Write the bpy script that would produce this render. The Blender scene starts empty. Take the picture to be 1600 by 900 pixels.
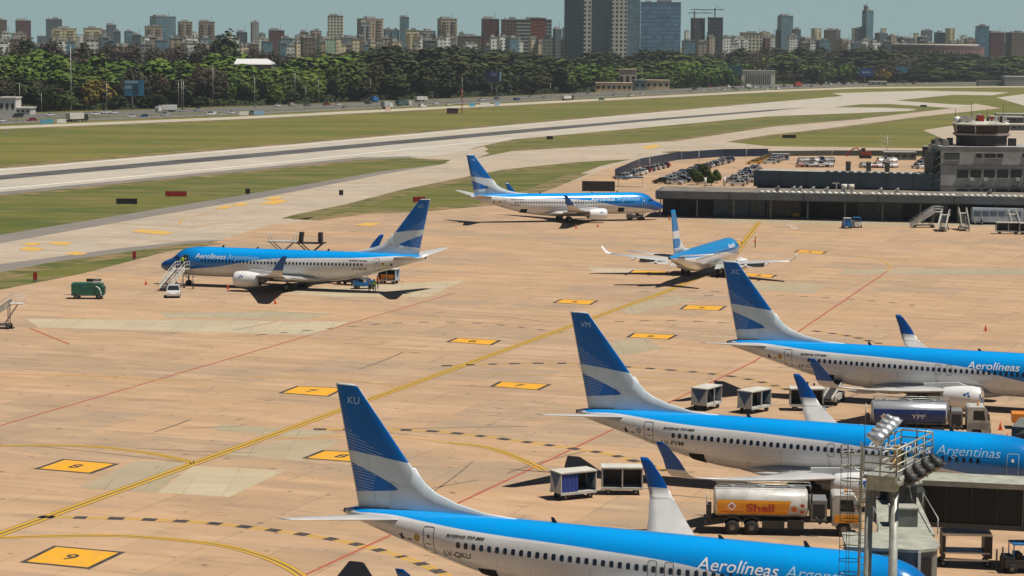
import bpy, bmesh, math, random
from math import sin, cos, pi, radians, sqrt, atan2
from mathutils import Vector, Matrix
random.seed(7)
R = random.Random(11)
SC = bpy.context.scene
COL = SC.collection

# ------------------------------------------------------------------ camera
CAM_F, CAM_P, CAM_H, CAM_R = 3621.9, 0.10527, 33.012, 0.007409
cd = bpy.data.cameras.new('camera'); cam = bpy.data.objects.new('camera', cd); COL.objects.link(cam)
cd.sensor_width = 36.0; cd.lens = CAM_F / 1600 * 36.0; cd.clip_start = 1.0; cd.clip_end = 30000
cam.matrix_world = Matrix.Translation((0, 0, CAM_H)) @ Matrix.Rotation(pi / 2 - CAM_P, 4, 'X') @ Matrix.Rotation(CAM_R, 4, 'Z')
SC.camera = cam
# ------------------------------------------------------------------ sky, sun, exposure
SUN_DIR = Vector((0.42, -0.11, 1.0)).normalized(); SUN_EL = 66.5
w = bpy.data.worlds.new('World'); SC.world = w; w.use_nodes = True
nt = w.node_tree; bg = nt.nodes['Background']
sky = nt.nodes.new('ShaderNodeTexSky'); sky.sky_type = 'NISHITA'; sky.sun_disc = False
sky.sun_elevation = radians(SUN_EL); sky.sun_rotation = radians(104)
sky.air_density = 0.38; sky.dust_density = 0.1; sky.ozone_density = 1.0
tcw = nt.nodes.new('ShaderNodeTexCoord'); sxw = nt.nodes.new('ShaderNodeSeparateXYZ'); nt.links.new(tcw.outputs['Generated'], sxw.inputs[0])
mrw = nt.nodes.new('ShaderNodeMapRange'); nt.links.new(sxw.outputs[2], mrw.inputs[0]); mrw.inputs[1].default_value = 0.03; mrw.inputs[2].default_value = 0.12; mrw.inputs[3].default_value = 0.92; mrw.inputs[4].default_value = 0.0
mxw = nt.nodes.new('ShaderNodeMix'); mxw.data_type = 'RGBA'; nt.links.new(mrw.outputs[0], mxw.inputs[0]); nt.links.new(sky.outputs[0], mxw.inputs[6]); mxw.inputs[7].default_value = (5.9, 8.8, 8.7, 1)
nt.links.new(mxw.outputs[2], bg.inputs[0]); bg.inputs[1].default_value = 0.05
ld = bpy.data.lights.new('sun', 'SUN'); ld.energy = 5.0; ld.angle = radians(0.53); ld.color = (1.0, 0.93, 0.83)
sun = bpy.data.objects.new('sun', ld); COL.objects.link(sun)
sun.rotation_euler = (-SUN_DIR).to_track_quat('-Z', 'Y').to_euler(); sun.location = (0, -50, 120)
SC.view_settings.view_transform = 'Standard'; SC.view_settings.look = 'None'
SC.view_settings.exposure = 0.0; SC.view_settings.gamma = 1.0
SC.render.engine = 'CYCLES'
SC.cycles.max_bounces = 5; SC.cycles.diffuse_bounces = 1; SC.cycles.glossy_bounces = 2; SC.cycles.transparent_max_bounces = 4
SC.cycles.volume_bounces = 0

def at(px, py, z=0.0):
    """the point at height z that the photograph shows at pixel (px, py)"""
    xr, yr = px - 800, py - 450
    x = xr * cos(CAM_R) + yr * sin(CAM_R); y = -xr * sin(CAM_R) + yr * cos(CAM_R)
    u = -y / CAM_F
    Y = cos(CAM_P) + u * sin(CAM_P); Z = -sin(CAM_P) + u * cos(CAM_P)
    t = (z - CAM_H) / Z
    return Vector((t * x / CAM_F, t * Y, z))
def atD(px, py, D):
    """the point at ground distance Y = D seen at pixel"""
    xr, yr = px - 800, py - 450
    x = xr * cos(CAM_R) + yr * sin(CAM_R); y = -xr * sin(CAM_R) + yr * cos(CAM_R)
    u = -y / CAM_F
    Y = cos(CAM_P) + u * sin(CAM_P); Z = -sin(CAM_P) + u * cos(CAM_P)
    t = D / Y
    return Vector((t * x / CAM_F, D, CAM_H + t * Z))

# ------------------------------------------------------------------ shader maths
class X:
    nt = None
    def __init__(s, v): s.v = v
    @staticmethod
    def m(op, *a):
        n = X.nt.nodes.new('ShaderNodeMath'); n.operation = op
        for i, k in enumerate(a):
            k = k.v if isinstance(k, X) else k
            if isinstance(k, (int, float)): n.inputs[i].default_value = k
            else: X.nt.links.new(k, n.inputs[i])
        return X(n.outputs[0])
    def __add__(s, o): return X.m('ADD', s, o)
    __radd__ = __add__
    def __sub__(s, o): return X.m('SUBTRACT', s, o)
    def __rsub__(s, o): return X.m('SUBTRACT', o, s)
    def __mul__(s, o): return X.m('MULTIPLY', s, o)
    __rmul__ = __mul__
    def __truediv__(s, o): return X.m('DIVIDE', s, o)
    def __lt__(s, o): return X.m('LESS_THAN', s, o)
    def __gt__(s, o): return X.m('GREATER_THAN', s, o)
    def frac(s): return X.m('FRACT', s)
    def floor(s): return X.m('FLOOR', s)
    def abs(s): return X.m('ABSOLUTE', s)
    def pw(s, k): return X.m('POWER', s, k)
    def clamp(s):
        n = X.nt.nodes.new('ShaderNodeClamp'); X.nt.links.new(s.v, n.inputs[0]); return X(n.outputs[0])
def mixc(f, a, b):
    n = X.nt.nodes.new('ShaderNodeMix'); n.data_type = 'RGBA'
    for i, k in ((0, f), (6, a), (7, b)):
        if isinstance(k, X): k = k.v
        if isinstance(k, (int, float)): n.inputs[i].default_value = k
        elif isinstance(k, (tuple, list)): n.inputs[i].default_value = (*k[:3], 1)
        else: X.nt.links.new(k, n.inputs[i])
    return n.outputs[2]
def coords(kind='Object', rot=None):
    tc = X.nt.nodes.new('ShaderNodeTexCoord'); o = tc.outputs[kind]
    if rot is not None:
        mp = X.nt.nodes.new('ShaderNodeMapping'); mp.inputs['Rotation'].default_value = (0, 0, rot)
        X.nt.links.new(o, mp.inputs[0]); o = mp.outputs[0]
    s = X.nt.nodes.new('ShaderNodeSeparateXYZ'); X.nt.links.new(o, s.inputs[0])
    return o, X(s.outputs[0]), X(s.outputs[1]), X(s.outputs[2])
def noise(vec, scale, detail=3.0, stretch=None, rough=0.55):
    if stretch:
        mp = X.nt.nodes.new('ShaderNodeMapping'); mp.inputs['Scale'].default_value = stretch
        X.nt.links.new(vec, mp.inputs[0]); vec = mp.outputs[0]
    n = X.nt.nodes.new('ShaderNodeTexNoise'); n.inputs['Scale'].default_value = scale; n.inputs['Detail'].default_value = detail
    n.inputs['Roughness'].default_value = rough
    X.nt.links.new(vec, n.inputs['Vector']); return X(n.outputs[0])
def ramp(x, lo, hi):
    n = X.nt.nodes.new('ShaderNodeMapRange'); X.nt.links.new(x.v, n.inputs[0])
    n.inputs[1].default_value = lo; n.inputs[2].default_value = hi; n.clamp = True
    return X(n.outputs[0])
MATS = {}
def newmat(name, rough=0.6, metal=0.0):
    m = bpy.data.materials.new(name); m.use_nodes = True; X.nt = m.node_tree
    b = m.node_tree.nodes['Principled BSDF']
    b.inputs['Roughness'].default_value = rough; b.inputs['Metallic'].default_value = metal
    MATS[name] = m
    return m, b
def setc(b, c):
    if isinstance(c, (tuple, list)): b.inputs['Base Color'].default_value = (*c[:3], 1)
    else: X.nt.links.new(c.v if isinstance(c, X) else c, b.inputs['Base Color'])
def mat(name, col=None, rough=0.6, metal=0.0, var=0.18, scale=1.2):
    """painted / plain material with uneven wear"""
    if name in MATS: return MATS[name]
    m, b = newmat(name, rough, metal)
    if var:
        v, x, y, z = coords()
        n = noise(v, scale, 4)
        dark = tuple(c * (1 - var) for c in col); lite = tuple(min(1, c * (1 + var * 0.6)) for c in col)
        setc(b, mixc(ramp(n, 0.3, 0.7), dark, lite))
    else: setc(b, col)
    return m

# ------------------------------------------------------------------ meshes
class MB:
    def __init__(s): s.v = []; s.f = []; s.mi = []; s.sm = []
    def add(s, vs, fs, m=0, smooth=False, M=None):
        o = len(s.v)
        for p in vs: s.v.append(tuple(M @ Vector(p)) if M is not None else tuple(p))
        for q in fs: s.f.append([o + i for i in q]); s.mi.append(m); s.sm.append(smooth)
        return s
    def box(s, c, d, rz=0.0, m=0, M=None, ry=0.0):
        a, b, h = d[0] / 2, d[1] / 2, d[2] / 2
        T = Matrix.Translation(c) @ Matrix.Rotation(rz, 4, 'Z') @ Matrix.Rotation(ry, 4, 'Y')
        if M is not None: T = M @ T
        vs = [(x, y, z) for x in (-a, a) for y in (-b, b) for z in (-h, h)]
        return s.add(vs, [(0, 1, 3, 2), (4, 6, 7, 5), (0, 4, 5, 1), (2, 3, 7, 6), (0, 2, 6, 4), (1, 5, 7, 3)], m, False, T)
    def bar(s, p, q, w, h=None, m=0):
        """square bar from p to q"""
        p = Vector(p); q = Vector(q); d = q - p; h = h or w
        up = Vector((0, 0, 1)) if abs(d.normalized().z) < 0.98 else Vector((1, 0, 0))
        a = d.cross(up).normalized() * w / 2; b = a.cross(d).normalized() * h / 2
        vs = [p - a - b, p + a - b, p + a + b, p - a + b, q - a - b, q + a - b, q + a + b, q - a + b]
        return s.add(vs, [(0, 1, 2, 3), (7, 6, 5, 4), (0, 4, 5, 1), (1, 5, 6, 2), (2, 6, 7, 3), (3, 7, 4, 0)], m)
    def cyl(s, p, q, r0, r1=None, n=12, m=0, caps=True, smooth=True):
        p = Vector(p); q = Vector(q); d = q - p; r1 = r0 if r1 is None else r1
        up = Vector((0, 0, 1)) if abs(d.normalized().z) < 0.9 else Vector((1, 0, 0))
        a = d.cross(up).normalized(); b = a.cross(d).normalized()
        vs = []
        for c, r in ((p, r0), (q, r1)):
            for i in range(n):
                t = 2 * pi * i / n; vs.append(c + a * r * cos(t) + b * r * sin(t))
        s.add(vs, [(i, (i + 1) % n, n + (i + 1) % n, n + i) for i in range(n)], m, smooth)
        if caps: s.add(vs, [list(range(n))[::-1], list(range(n, 2 * n))], m)
        return s
    def tube(s, pts, r, n=6, m=0):
        for a, b in zip(pts, pts[1:]): s.cyl(a, b, r, r, n, m)
        return s
    def loft(s, rings, m=0, caps=True, smooth=True, closed=True):
        n = len(rings[0]); vs = [p for r in rings for p in r]; fs = []
        for k in range(len(rings) - 1):
            for i in range(n if closed else n - 1):
                j = (i + 1) % n
                fs.append((k * n + i, k * n + j, (k + 1) * n + j, (k + 1) * n + i))
        s.add(vs, fs, m, smooth)
        if caps: s.add(rings[0], [list(range(n))[::-1]], m); s.add(rings[-1], [list(range(n))], m)
        return s
    def lathe(s, prof, o, axis='X', n=20, m=0, caps=False):
        """prof (along, radius) about an axis through o"""
        rings = []
        for a, r in prof:
            ring = []
            for i in range(n):
                t = 2 * pi * i / n
                if axis == 'X': ring.append((o[0] + a, o[1] + r * cos(t), o[2] + r * sin(t)))
                elif axis == 'Y': ring.append((o[0] + r * cos(t), o[1] + a, o[2] + r * sin(t)))
                else: ring.append((o[0] + r * cos(t), o[1] + r * sin(t), o[2] + a))
            rings.append(ring)
        return s.loft(rings, m, caps)
    def ext(s, prof, y0, y1, m=0):
        """profile in x-z pushed along y"""
        n = len(prof); vs = [(x, y0, z) for x, z in prof] + [(x, y1, z) for x, z in prof]
        return s.add(vs, [list(range(n)), list(range(2 * n - 1, n - 1, -1))] + [(i, n + i, n + (i + 1) % n, (i + 1) % n) for i in range(n)], m)
    def prism(s, poly, z0, z1, m=0):
        n = len(poly); vs = [(x, y, z0) for x, y in poly] + [(x, y, z1) for x, y in poly]
        return s.add(vs, [list(range(n))[::-1], list(range(n, 2 * n))] + [(i, (i + 1) % n, n + (i + 1) % n, n + i) for i in range(n)], m)
    def mesh(s, name, mats):
        me = bpy.data.meshes.new(name); me.from_pydata(s.v, [], s.f)
        for k in (mats if isinstance(mats, (list, tuple)) else [mats]): me.materials.append(k)
        me.polygons.foreach_set('material_index', s.mi); me.polygons.foreach_set('use_smooth', s.sm)
        me.update()
        return me
    def build(s, name, mats, parent=None, recalc=True):
        me = s.mesh(name, mats)
        if recalc:
            bm = bmesh.new(); bm.from_mesh(me); bmesh.ops.remove_doubles(bm, verts=bm.verts, dist=1e-5) if any(s.sm) else None
            bmesh.ops.recalc_face_normals(bm, faces=bm.faces); bm.to_mesh(me); bm.free()
        return link(name, me, parent)
def link(name, me, parent=None):
    o = bpy.data.objects.new(name, me); COL.objects.link(o)
    if parent is not None: o.parent = parent
    return o
def tag(o, label=None, cat=None, group=None, kind=None):
    if label: o['label'] = label
    if cat: o['category'] = cat
    if group: o['group'] = group
    if kind: o['kind'] = kind
    return o
def thing(name, loc, rz=0.0, label=None, cat=None, group=None):
    o = link(name, None); o.location = loc; o.rotation_euler = (0, 0, rz); o.empty_display_size = 0.5
    return tag(o, label, cat, group)
def copy_tree(o, parent=None, loc=None, rz=None, label=None, group=None, mats=None):
    c = o.copy(); COL.objects.link(c); c.parent = parent
    if loc is not None: c.location = loc
    if rz is not None: c.rotation_euler = (0, 0, rz)
    if label: c['label'] = label
    if group: c['group'] = group
    for ch in o.children: copy_tree(ch, c)
    return c
def swap(o, frm, to, cache={}):
    """give a copied thing its own paint: frm material -> to, via shared recoloured mesh data"""
    for q in [o] + list(o.children_recursive):
        if q.type == 'MESH' and frm in list(q.data.materials):
            key = (q.data.name, frm.name, to.name)
            if key not in cache:
                d = q.data.copy()
                for i, k in enumerate(d.materials):
                    if k == frm: d.materials[i] = to
                cache[key] = d
            q.data = cache[key]
def ordn(n):
    w_ = ['first', 'second', 'third', 'fourth', 'fifth', 'sixth', 'seventh', 'eighth', 'ninth', 'tenth', 'eleventh', 'twelfth']
    if n <= 12: return w_[n - 1]
    return '%d%s' % (n, 'th' if 10 <= n % 100 <= 20 else {1: 'st', 2: 'nd', 3: 'rd'}.get(n % 10, 'th'))
def text_mesh(body, size, shear=0.0, bold=0.0, spacing=1.0):
    """outline of a word as flat faces in x-y, left-bottom at 0"""
    cu = bpy.data.curves.new('txt', 'FONT'); cu.body = body; cu.size = size; cu.shear = shear; cu.offset = bold; cu.space_character = spacing
    cu.resolution_u = 3
    o = bpy.data.objects.new('txt', cu); COL.objects.link(o)
    bpy.context.view_layer.update()
    dg = bpy.context.evaluated_depsgraph_get(); me = bpy.data.meshes.new_from_object(o.evaluated_get(dg))
    vs = [tuple(v.co) for v in me.vertices]; fs = [tuple(p.vertices) for p in me.polygons]
    bpy.data.objects.remove(o); bpy.data.curves.remove(cu); bpy.data.meshes.remove(me)
    x0 = min(v[0] for v in vs); 
    return [(v[0] - x0, v[1]) for v in vs], fs
def flat_text(body, size, M, m, name, parent=None, width=None, shear=0.0, bold=0.0):
    vs, fs = text_mesh(body, size, shear, bold)
    if width:
        k = width / max(v[0] for v in vs); vs = [(v[0] * k, v[1]) for v in vs]
    mb = MB(); mb.add([(x, y, 0) for x, y in vs], fs, 0, False, M)
    return mb.build(name, m, parent, recalc=False)
# ------------------------------------------------------------------ ground materials
SLAB_ROT = 0.0
def ground_mat(name, base, alt, dark, slab, rot, rough=0.85, stain=0.5, gap=0.018, blocks=0.3):
    m, b = newmat(name, rough)
    v, x, y, z = coords('Object', rot)
    big = noise(v, 0.03, 4); mid = noise(v, 0.22, 5); fine = noise(v, 3.0, 3)
    streak = noise(v, 0.5, 4, (0.12, 1.0, 1.0))
    cx = (x / slab).floor(); cy = (y / slab).floor()
    cmb = X.nt.nodes.new('ShaderNodeCombineXYZ'); X.nt.links.new(cx.v, cmb.inputs[0]); X.nt.links.new(cy.v, cmb.inputs[1])
    wn = X.nt.nodes.new('ShaderNodeTexWhiteNoise'); X.nt.links.new(cmb.outputs[0], wn.inputs[0]); rnd = X(wn.outputs[0])
    cb = X.nt.nodes.new('ShaderNodeCombineXYZ'); X.nt.links.new((x / (slab * 5)).floor().v, cb.inputs[0]); X.nt.links.new((y / (slab * 2)).floor().v, cb.inputs[1])
    wb = X.nt.nodes.new('ShaderNodeTexWhiteNoise'); X.nt.links.new(cb.outputs[0], wb.inputs[0]); rb = X(wb.outputs[0])
    lit = noise(v, 0.28, 5, (0.42, 1.2, 1.0), 0.65); w2 = noise(v, 0.07, 5, (0.45, 1.5, 1.0))
    c = mixc(ramp(big * 0.5 + w2 * 0.5, 0.40, 0.60), base, alt)
    c = mixc(((rnd - 0.5) * 2).clamp() * 0.20, c, tuple(k * 0.70 for k in base))
    c = mixc(((0.5 - rnd) * 2).clamp() * 0.22, c, (min(.7, base[0] * 1.18), base[1] * 1.22, base[2] * 1.34))
    c = mixc((rb > 0.76) * blocks * ramp(mid, .30, .55) * 0.80, c, (base[0] * .66, base[1] * .80, base[2] * 1.0))
    c = mixc((rb < 0.12) * blocks * ramp(mid, .30, .55) * 0.45, c, (base[0] * 1.08, base[1] * 1.22, base[2] * 1.45))
    c = mixc(ramp(lit, 0.50, 0.64) * stain * 0.62, c, (min(.7, base[0] * 1.22), base[1] * 1.30, base[2] * 1.42))
    c = mixc(ramp(streak, 0.48, 0.68) * stain * 0.55, c, dark)
    sp = noise(v, 0.35, 5, (0.35, 1.0, 1.0), 0.7)
    c = mixc(ramp(sp, 0.56, 0.70) * stain * 0.55, c, tuple(k * 0.7 for k in dark))
    gx = ((x / slab).frac() - 0.5).abs() > (0.5 - gap / slab * 3); gy = ((y / slab).frac() - 0.5).abs() > (0.5 - gap / slab * 3)
    g = X.m('MAXIMUM', gx, gy)
    c = mixc(g * ramp(mid, 0.35, 0.6) * 0.42, c, tuple(k * 0.4 for k in dark))
    oil = noise(v, 0.75, 3, None, .5); c = mixc(ramp(oil, 0.66, 0.72) * stain * 0.85, c, tuple(k * 0.40 for k in dark))
    c = mixc(fine * 0.14, c, tuple(k * 0.6 for k in dark))
    setc(b, c)
    return m
def grass_mat(name, a, bcol, c3):
    m, b = newmat(name, 0.95)
    v, x, y, z = coords('Object')
    n1 = noise(v, 0.035, 6, (0.5, 1.6, 1)); n2 = noise(v, 0.10, 6, (.5, 1.6, 1), .65); n3 = noise(v, 1.3, 4)
    c = mixc(ramp(n1, 0.42, 0.6), a, bcol)
    c = mixc(ramp(n2, 0.47, 0.62) * 0.75, c, c3); n4 = noise(v, .5, 4, (.3, 1, 1)); c = mixc(ramp(n4, .5, .64) * .35, c, tuple(k * 1.7 for k in a))
    c = mixc(ramp(n3, 0.3, 0.8) * 0.4, c, tuple(k * 0.5 for k in a))
    setc(b, c); return m
M_APRON = ground_mat('apron_concrete', (0.495, 0.315, 0.175), (0.41, 0.28, 0.175), (0.28, 0.21, 0.145), 5.0, 0.35, stain=0.8, blocks=0.75)
M_TAXI = ground_mat('taxiway_concrete', (0.48, 0.395, 0.295), (0.41, 0.33, 0.24), (0.28, 0.23, 0.17), 7.5, 0.12, stain=0.7)
M_RWY = ground_mat('runway_concrete', (0.50, 0.45, 0.365), (0.44, 0.39, 0.31), (0.32, 0.285, 0.24), 7.5, 0.17, stain=0.6)
M_SHOULD = ground_mat('shoulder_asphalt', (0.20, 0.18, 0.155), (0.24, 0.21, 0.18), (0.15, 0.135, 0.12), 30, 0.0, stain=0.3)
M_ASPH = ground_mat('road_asphalt', (0.12, 0.115, 0.105), (0.15, 0.14, 0.125), (0.09, 0.085, 0.08), 30, 0.0, stain=0.3)
M_PATCH = ground_mat('patched_concrete', (0.40, 0.325, 0.21), (0.36, 0.305, 0.20), (0.28, 0.24, 0.17), 3.0, 0.0, stain=0.35)
M_PATCHL = ground_mat('pale_concrete', (0.50, 0.42, 0.28), (0.45, 0.37, 0.24), (0.36, 0.30, 0.20), 3.0, 0.0, stain=0.35)
M_PATH = ground_mat('pale_path', (0.50, 0.44, 0.34), (0.42, 0.37, 0.28), (0.36, 0.31, 0.24), 5.0, 0.0, stain=0.3)
M_GRASS = grass_mat('grass', (0.075, 0.100, 0.010), (0.140, 0.140, 0.022), (0.27, 0.21, 0.085))
M_GRASS2 = grass_mat('grass_near', (0.072, 0.095, 0.009), (0.135, 0.132, 0.016), (0.22, 0.17, 0.07))
M_EARTH = mat('city_ground', (0.10, 0.11, 0.05), 0.95, scale=0.01)
m_, b_ = newmat('tyre_rubber_marks', 0.8); v_, x_, y_, z_ = coords('Object')
setc(b_, mixc(ramp(noise(v_, 0.12, 4, (0.15, 1, 1)), 0.35, 0.7), (0.05, 0.05, 0.05), (0.12, 0.115, 0.11))); M_RUBBER = m_
def paint(name, col, wear=0.5):
    m, b = newmat(name, 0.6); v, x, y, z = coords('Object')
    setc(b, mixc(ramp(noise(v, 0.8, 5, None, 0.7), 0.45, 0.8) * wear, col, (0.33, 0.24, 0.16))); return m
m_, b_ = newmat('worn_verge', .95); v_, x_, y_, z_ = coords('Object'); setc(b_, mixc(ramp(noise(v_, .22, 5, (.5, 1, 1), .7), .42, .6), (.075, .09, .012), (.27, .18, .09))); M_DIRT = m_
P_YEL = paint('yellow_paint', (0.62, 0.36, 0.02)); P_ORA = paint('amber_square_paint', (0.76, 0.38, 0.015), 0.42)
P_BLK = paint('black_paint', (0.045, 0.04, 0.038), 0.3); P_RED = paint('red_paint', (0.42, 0.09, 0.05), 0.6)
P_WHT = paint('white_paint', (0.72, 0.68, 0.6), 0.5); P_FADE = paint('faded_yellow_paint', (0.55, 0.33, 0.08), 0.75)
P_ORL = paint('faded_amber_square', (0.66, 0.40, 0.08), 0.5)
# ------------------------------------------------------------------ object materials
WHITE = mat('white_paint_metal', (0.74, 0.75, 0.75), 0.35, var=0.08)
OFFW = mat('offwhite_metal', (0.62, 0.61, 0.55), 0.45, var=0.18)
GREYM = mat('grey_metal', (0.24, 0.245, 0.245), 0.5, 0.2)
LGREY = mat('light_grey_metal', (0.50, 0.51, 0.49), 0.5, 0.1)
GALV = mat('galvanised_steel', (0.44, 0.45, 0.40), 0.45, 0.35, var=0.3, scale=3)
DARK = mat('dark_metal', (0.035, 0.035, 0.037), 0.55, 0.2)
BLACK = mat('black_rubber', (0.02, 0.02, 0.021), 0.7)
TYRE = mat('tyre_rubber', (0.018, 0.018, 0.018), 0.85, var=0.3)
CHROME = mat('polished_metal', (0.75, 0.76, 0.78), 0.22, 0.9, var=0.05)
GLASSD = mat('dark_glass', (0.010, 0.013, 0.017), 0.3, 0.0, var=0)
GREEN = mat('green_equipment_paint', (0.012, 0.12, 0.085), 0.4, var=0.25)
BLUEP = mat('blue_equipment_paint', (0.02, 0.16, 0.42), 0.4, var=0.2)
NAVY = mat('navy_paint', (0.012, 0.035, 0.16), 0.35, var=0.15)
ORANGE = mat('orange_paint', (0.72, 0.25, 0.02), 0.35, var=0.12)
REDP = mat('red_paint_metal', (0.40, 0.03, 0.02), 0.4, var=0.15)
YELP = mat('yellow_shell_paint', (0.80, 0.33, 0.012), 0.35, var=0.08)
REDT = mat('red_lettering', (0.50, 0.05, 0.02), 0.4, var=0)
WHT_T = mat('white_lettering', (0.82, 0.84, 0.86), 0.4, var=0)
LBLUE_T = mat('pale_blue_lettering', (0.36, 0.62, 0.86), 0.4, var=0)
BLK_T = mat('black_lettering', (0.025, 0.025, 0.028), 0.5, var=0)
CANVAS = mat('blue_canvas', (0.02, 0.05, 0.28), 0.8, var=0.4, scale=4)
BRONZE = mat('terminal_blue_panel', (0.062, 0.095, 0.125), 0.4, 0.1, var=0.2, scale=0.3)
TGREY = mat('terminal_grey_fascia', (0.12, 0.145, 0.16), 0.5, 0.05, var=0.25, scale=0.4)
CONC = mat('building_concrete', (0.34, 0.33, 0.30), 0.8, var=0.22, scale=0.5)
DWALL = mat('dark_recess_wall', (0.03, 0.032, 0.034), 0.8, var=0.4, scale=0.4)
SKIN = mat('skin', (0.45, 0.25, 0.16), 0.6, var=0.05)
HIVIS = mat('lime_vest', (0.45, 0.75, 0.04), 0.7, var=0.1); HIORA = mat('orange_vest', (0.8, 0.16, 0.03), 0.7, var=0.1)
CLOTH_D = mat('dark_blue_clothes', (0.03, 0.035, 0.06), 0.8); CLOTH_L = mat('light_blue_shirt', (0.22, 0.50, 0.75), 0.8)
FENCEB = mat('blue_fence_panel', (0.008, 0.022, 0.055), 0.5, var=0.25, scale=0.4)
# ------------------------------------------------------------------ ground, roads, markings
LINE = [at(-260, 190), at(0, 178), at(400, 166), at(800, 150), at(1200, 132.5), at(1600, 127), at(1900, 126)]   # far edge of the highway
def line_y(x, y=None):  # x alone is the ratio x:y
    """distance of the far highway edge along the sight line through (x, y)"""
    r = x / max(y, 1.0) if y else x
    best = None
    for a, b in zip(LINE, LINE[1:]):
        ra, rb = a.x / a.y, b.x / b.y
        if ra <= r <= rb:
            t = (r - ra) / (rb - ra)
            ia, ib = 1 / a.y, 1 / b.y
            return 1 / (ia + (ib - ia) * t)
    return LINE[0].y if r < LINE[0].x / LINE[0].y else LINE[-1].y
def terrain(x, y):
    d = y - line_y(x, y) - 120
    t = min(1, max(0, d / 500)); t = t * t * (3 - 2 * t)
    return -0.03 + 9.0 * t
def sheet(name, polypx, z, m, kind='structure', sub=0):
    pts = [at(px, py) for px, py in polypx]
    me = bpy.data.meshes.new(name); bm = bmesh.new()
    vs = [bm.verts.new((p.x, p.y, z)) for p in pts]; bm.faces.new(vs)
    bmesh.ops.triangulate(bm, faces=bm.faces); bmesh.ops.recalc_face_normals(bm, faces=bm.faces)
    for f in bm.faces:
        if f.normal.z < 0: f.normal_flip()
    bm.to_mesh(me); bm.free(); me.materials.append(m)
    return tag(link(name, me), kind=kind)
g = MB(); xs = [-9000, -5000, -3000, -2000, -1400, -1000, -700, -500, -350, -250, -150, -80, 0, 80, 150, 250, 350, 450, 600, 800, 1100, 1500, 2200, 3200, 5500, 9000]
ys = [-600, -200, 0, 60, 300, 600] + [700 + 60 * i for i in range(34)] + [3000, 4000, 6000, 9000, 14000]
vs = []; fs = []
for y in ys:
    for x in xs: vs.append((x, y, terrain(x, y) if y > 500 else -0.03))
nx = len(xs)
for j in range(len(ys) - 1):
    for i in range(nx - 1): fs.append((j * nx + i, j * nx + i + 1, (j + 1) * nx + i + 1, (j + 1) * nx + i))
g.add(vs, fs, 0, True)
m_, b_ = newmat('terrain_grass', 0.95); v_, x_, y_, z_ = coords('Object')
c_ = mixc(ramp(noise(v_, 0.02, 6, (0.5, 1.4, 1)), 0.42, 0.6), (0.105, 0.120, 0.012), (0.185, 0.160, 0.024))
c_ = mixc(ramp(noise(v_, 0.12, 5), 0.48, 0.7) * 0.6, c_, (0.20, 0.16, 0.06))
c_ = mixc(ramp(noise(v_, 1.3, 4), 0.3, 0.8) * 0.4, c_, (0.045, 0.055, 0.008))
setc(b_, c_); M_TERR = m_
tag(g.build('terrain', M_TERR, recalc=False), kind='structure')

sheet('taxiway', [(-320, 400), (0, 367), (420, 299), (600, 268), (690, 258), (800, 236), (900, 230), (1050, 220.5), (1200, 198.5), (1340, 186), (1440, 174.5), (1487, 169), (1525, 162), (1564, 169), (1440, 182), (1300, 200), (1200, 211), (1140, 222), (1200, 228.5), (1465, 232), (1900, 236), (1900, 300), (1000, 300), (760, 335), (480, 350), (340, 378), (0, 455), (-320, 520)], 0.004, M_TAXI)
sheet('runway', [(-320, 292), (0, 263), (420, 228), (800, 195), (1200, 160), (1318, 150), (1300, 145.5), (1440, 141.7), (1577, 144.3), (1550, 149), (1490, 148), (1400, 157), (1487, 163), (1520, 164), (1487, 169), (1430, 173), (1200, 182), (1000, 200), (800, 218), (740, 231), (705, 246), (640, 245), (560, 246), (420, 260), (0, 300), (-320, 333)], 0.010, M_RWY)
sheet('runway_shoulder', [(-320, 333), (0, 300), (420, 260), (560, 246.5), (640, 244), (650, 247), (560, 252), (420, 266), (0, 306), (-320, 340)], 0.016, M_SHOULD)
sheet('taxiway_connector', [(640, 247), (705, 240), (760, 228), (800, 219), (757, 236), (765, 240), (700, 262), (620, 268), (700, 255)], 0.018, M_TAXI)
sheet('runway_touchdown_strip', [(-320, 306), (0, 274), (420, 237.5), (800, 203.5), (1000, 187), (1190, 172.5), (1265, 167.5), (1200, 174), (1000, 190.5), (800, 209), (420, 244), (0, 281), (-320, 314)], 0.022, M_RUBBER)
sheet('runway_edge_line', [(-320, 327), (0, 294.5), (420, 255), (700, 226), (800, 216.5), (800, 217.2), (700, 226.9), (420, 256.2), (0, 296), (-320, 328.8)], 0.024, P_WHT)
sheet('runway_far_edge_line', [(-320, 294), (0, 265), (420, 230), (800, 196.6), (1100, 170), (1100, 170.4), (800, 197.2), (420, 230.9), (0, 266.1), (-320, 295.3)], 0.024, P_WHT)
sheet('taxiway_far_shoulder', [(-320, 400), (0, 366), (420, 297), (600, 266), (690, 257), (600, 272), (420, 307), (250, 336), (0, 380), (-320, 422)], 0.020, M_SHOULD)
sheet('taxiway_near_shoulder', [(-320, 470), (0, 413), (184, 388.5), (300, 376), (345, 374.5), (300, 384), (184, 400), (0, 432), (-320, 500)], 0.020, M_SHOULD)
sheet('apron', [(-320, 548), (0, 453.5), (131, 427), (262, 393), (345, 374), (420, 352), (480, 345), (560, 335), (640, 332), (760, 323), (835, 301), (905, 280), (950, 262), (1000, 250), (1050, 243.5), (1200, 240), (2400, 246), (2600, 2600), (-900, 2600)], 0.012, M_APRON)
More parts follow.
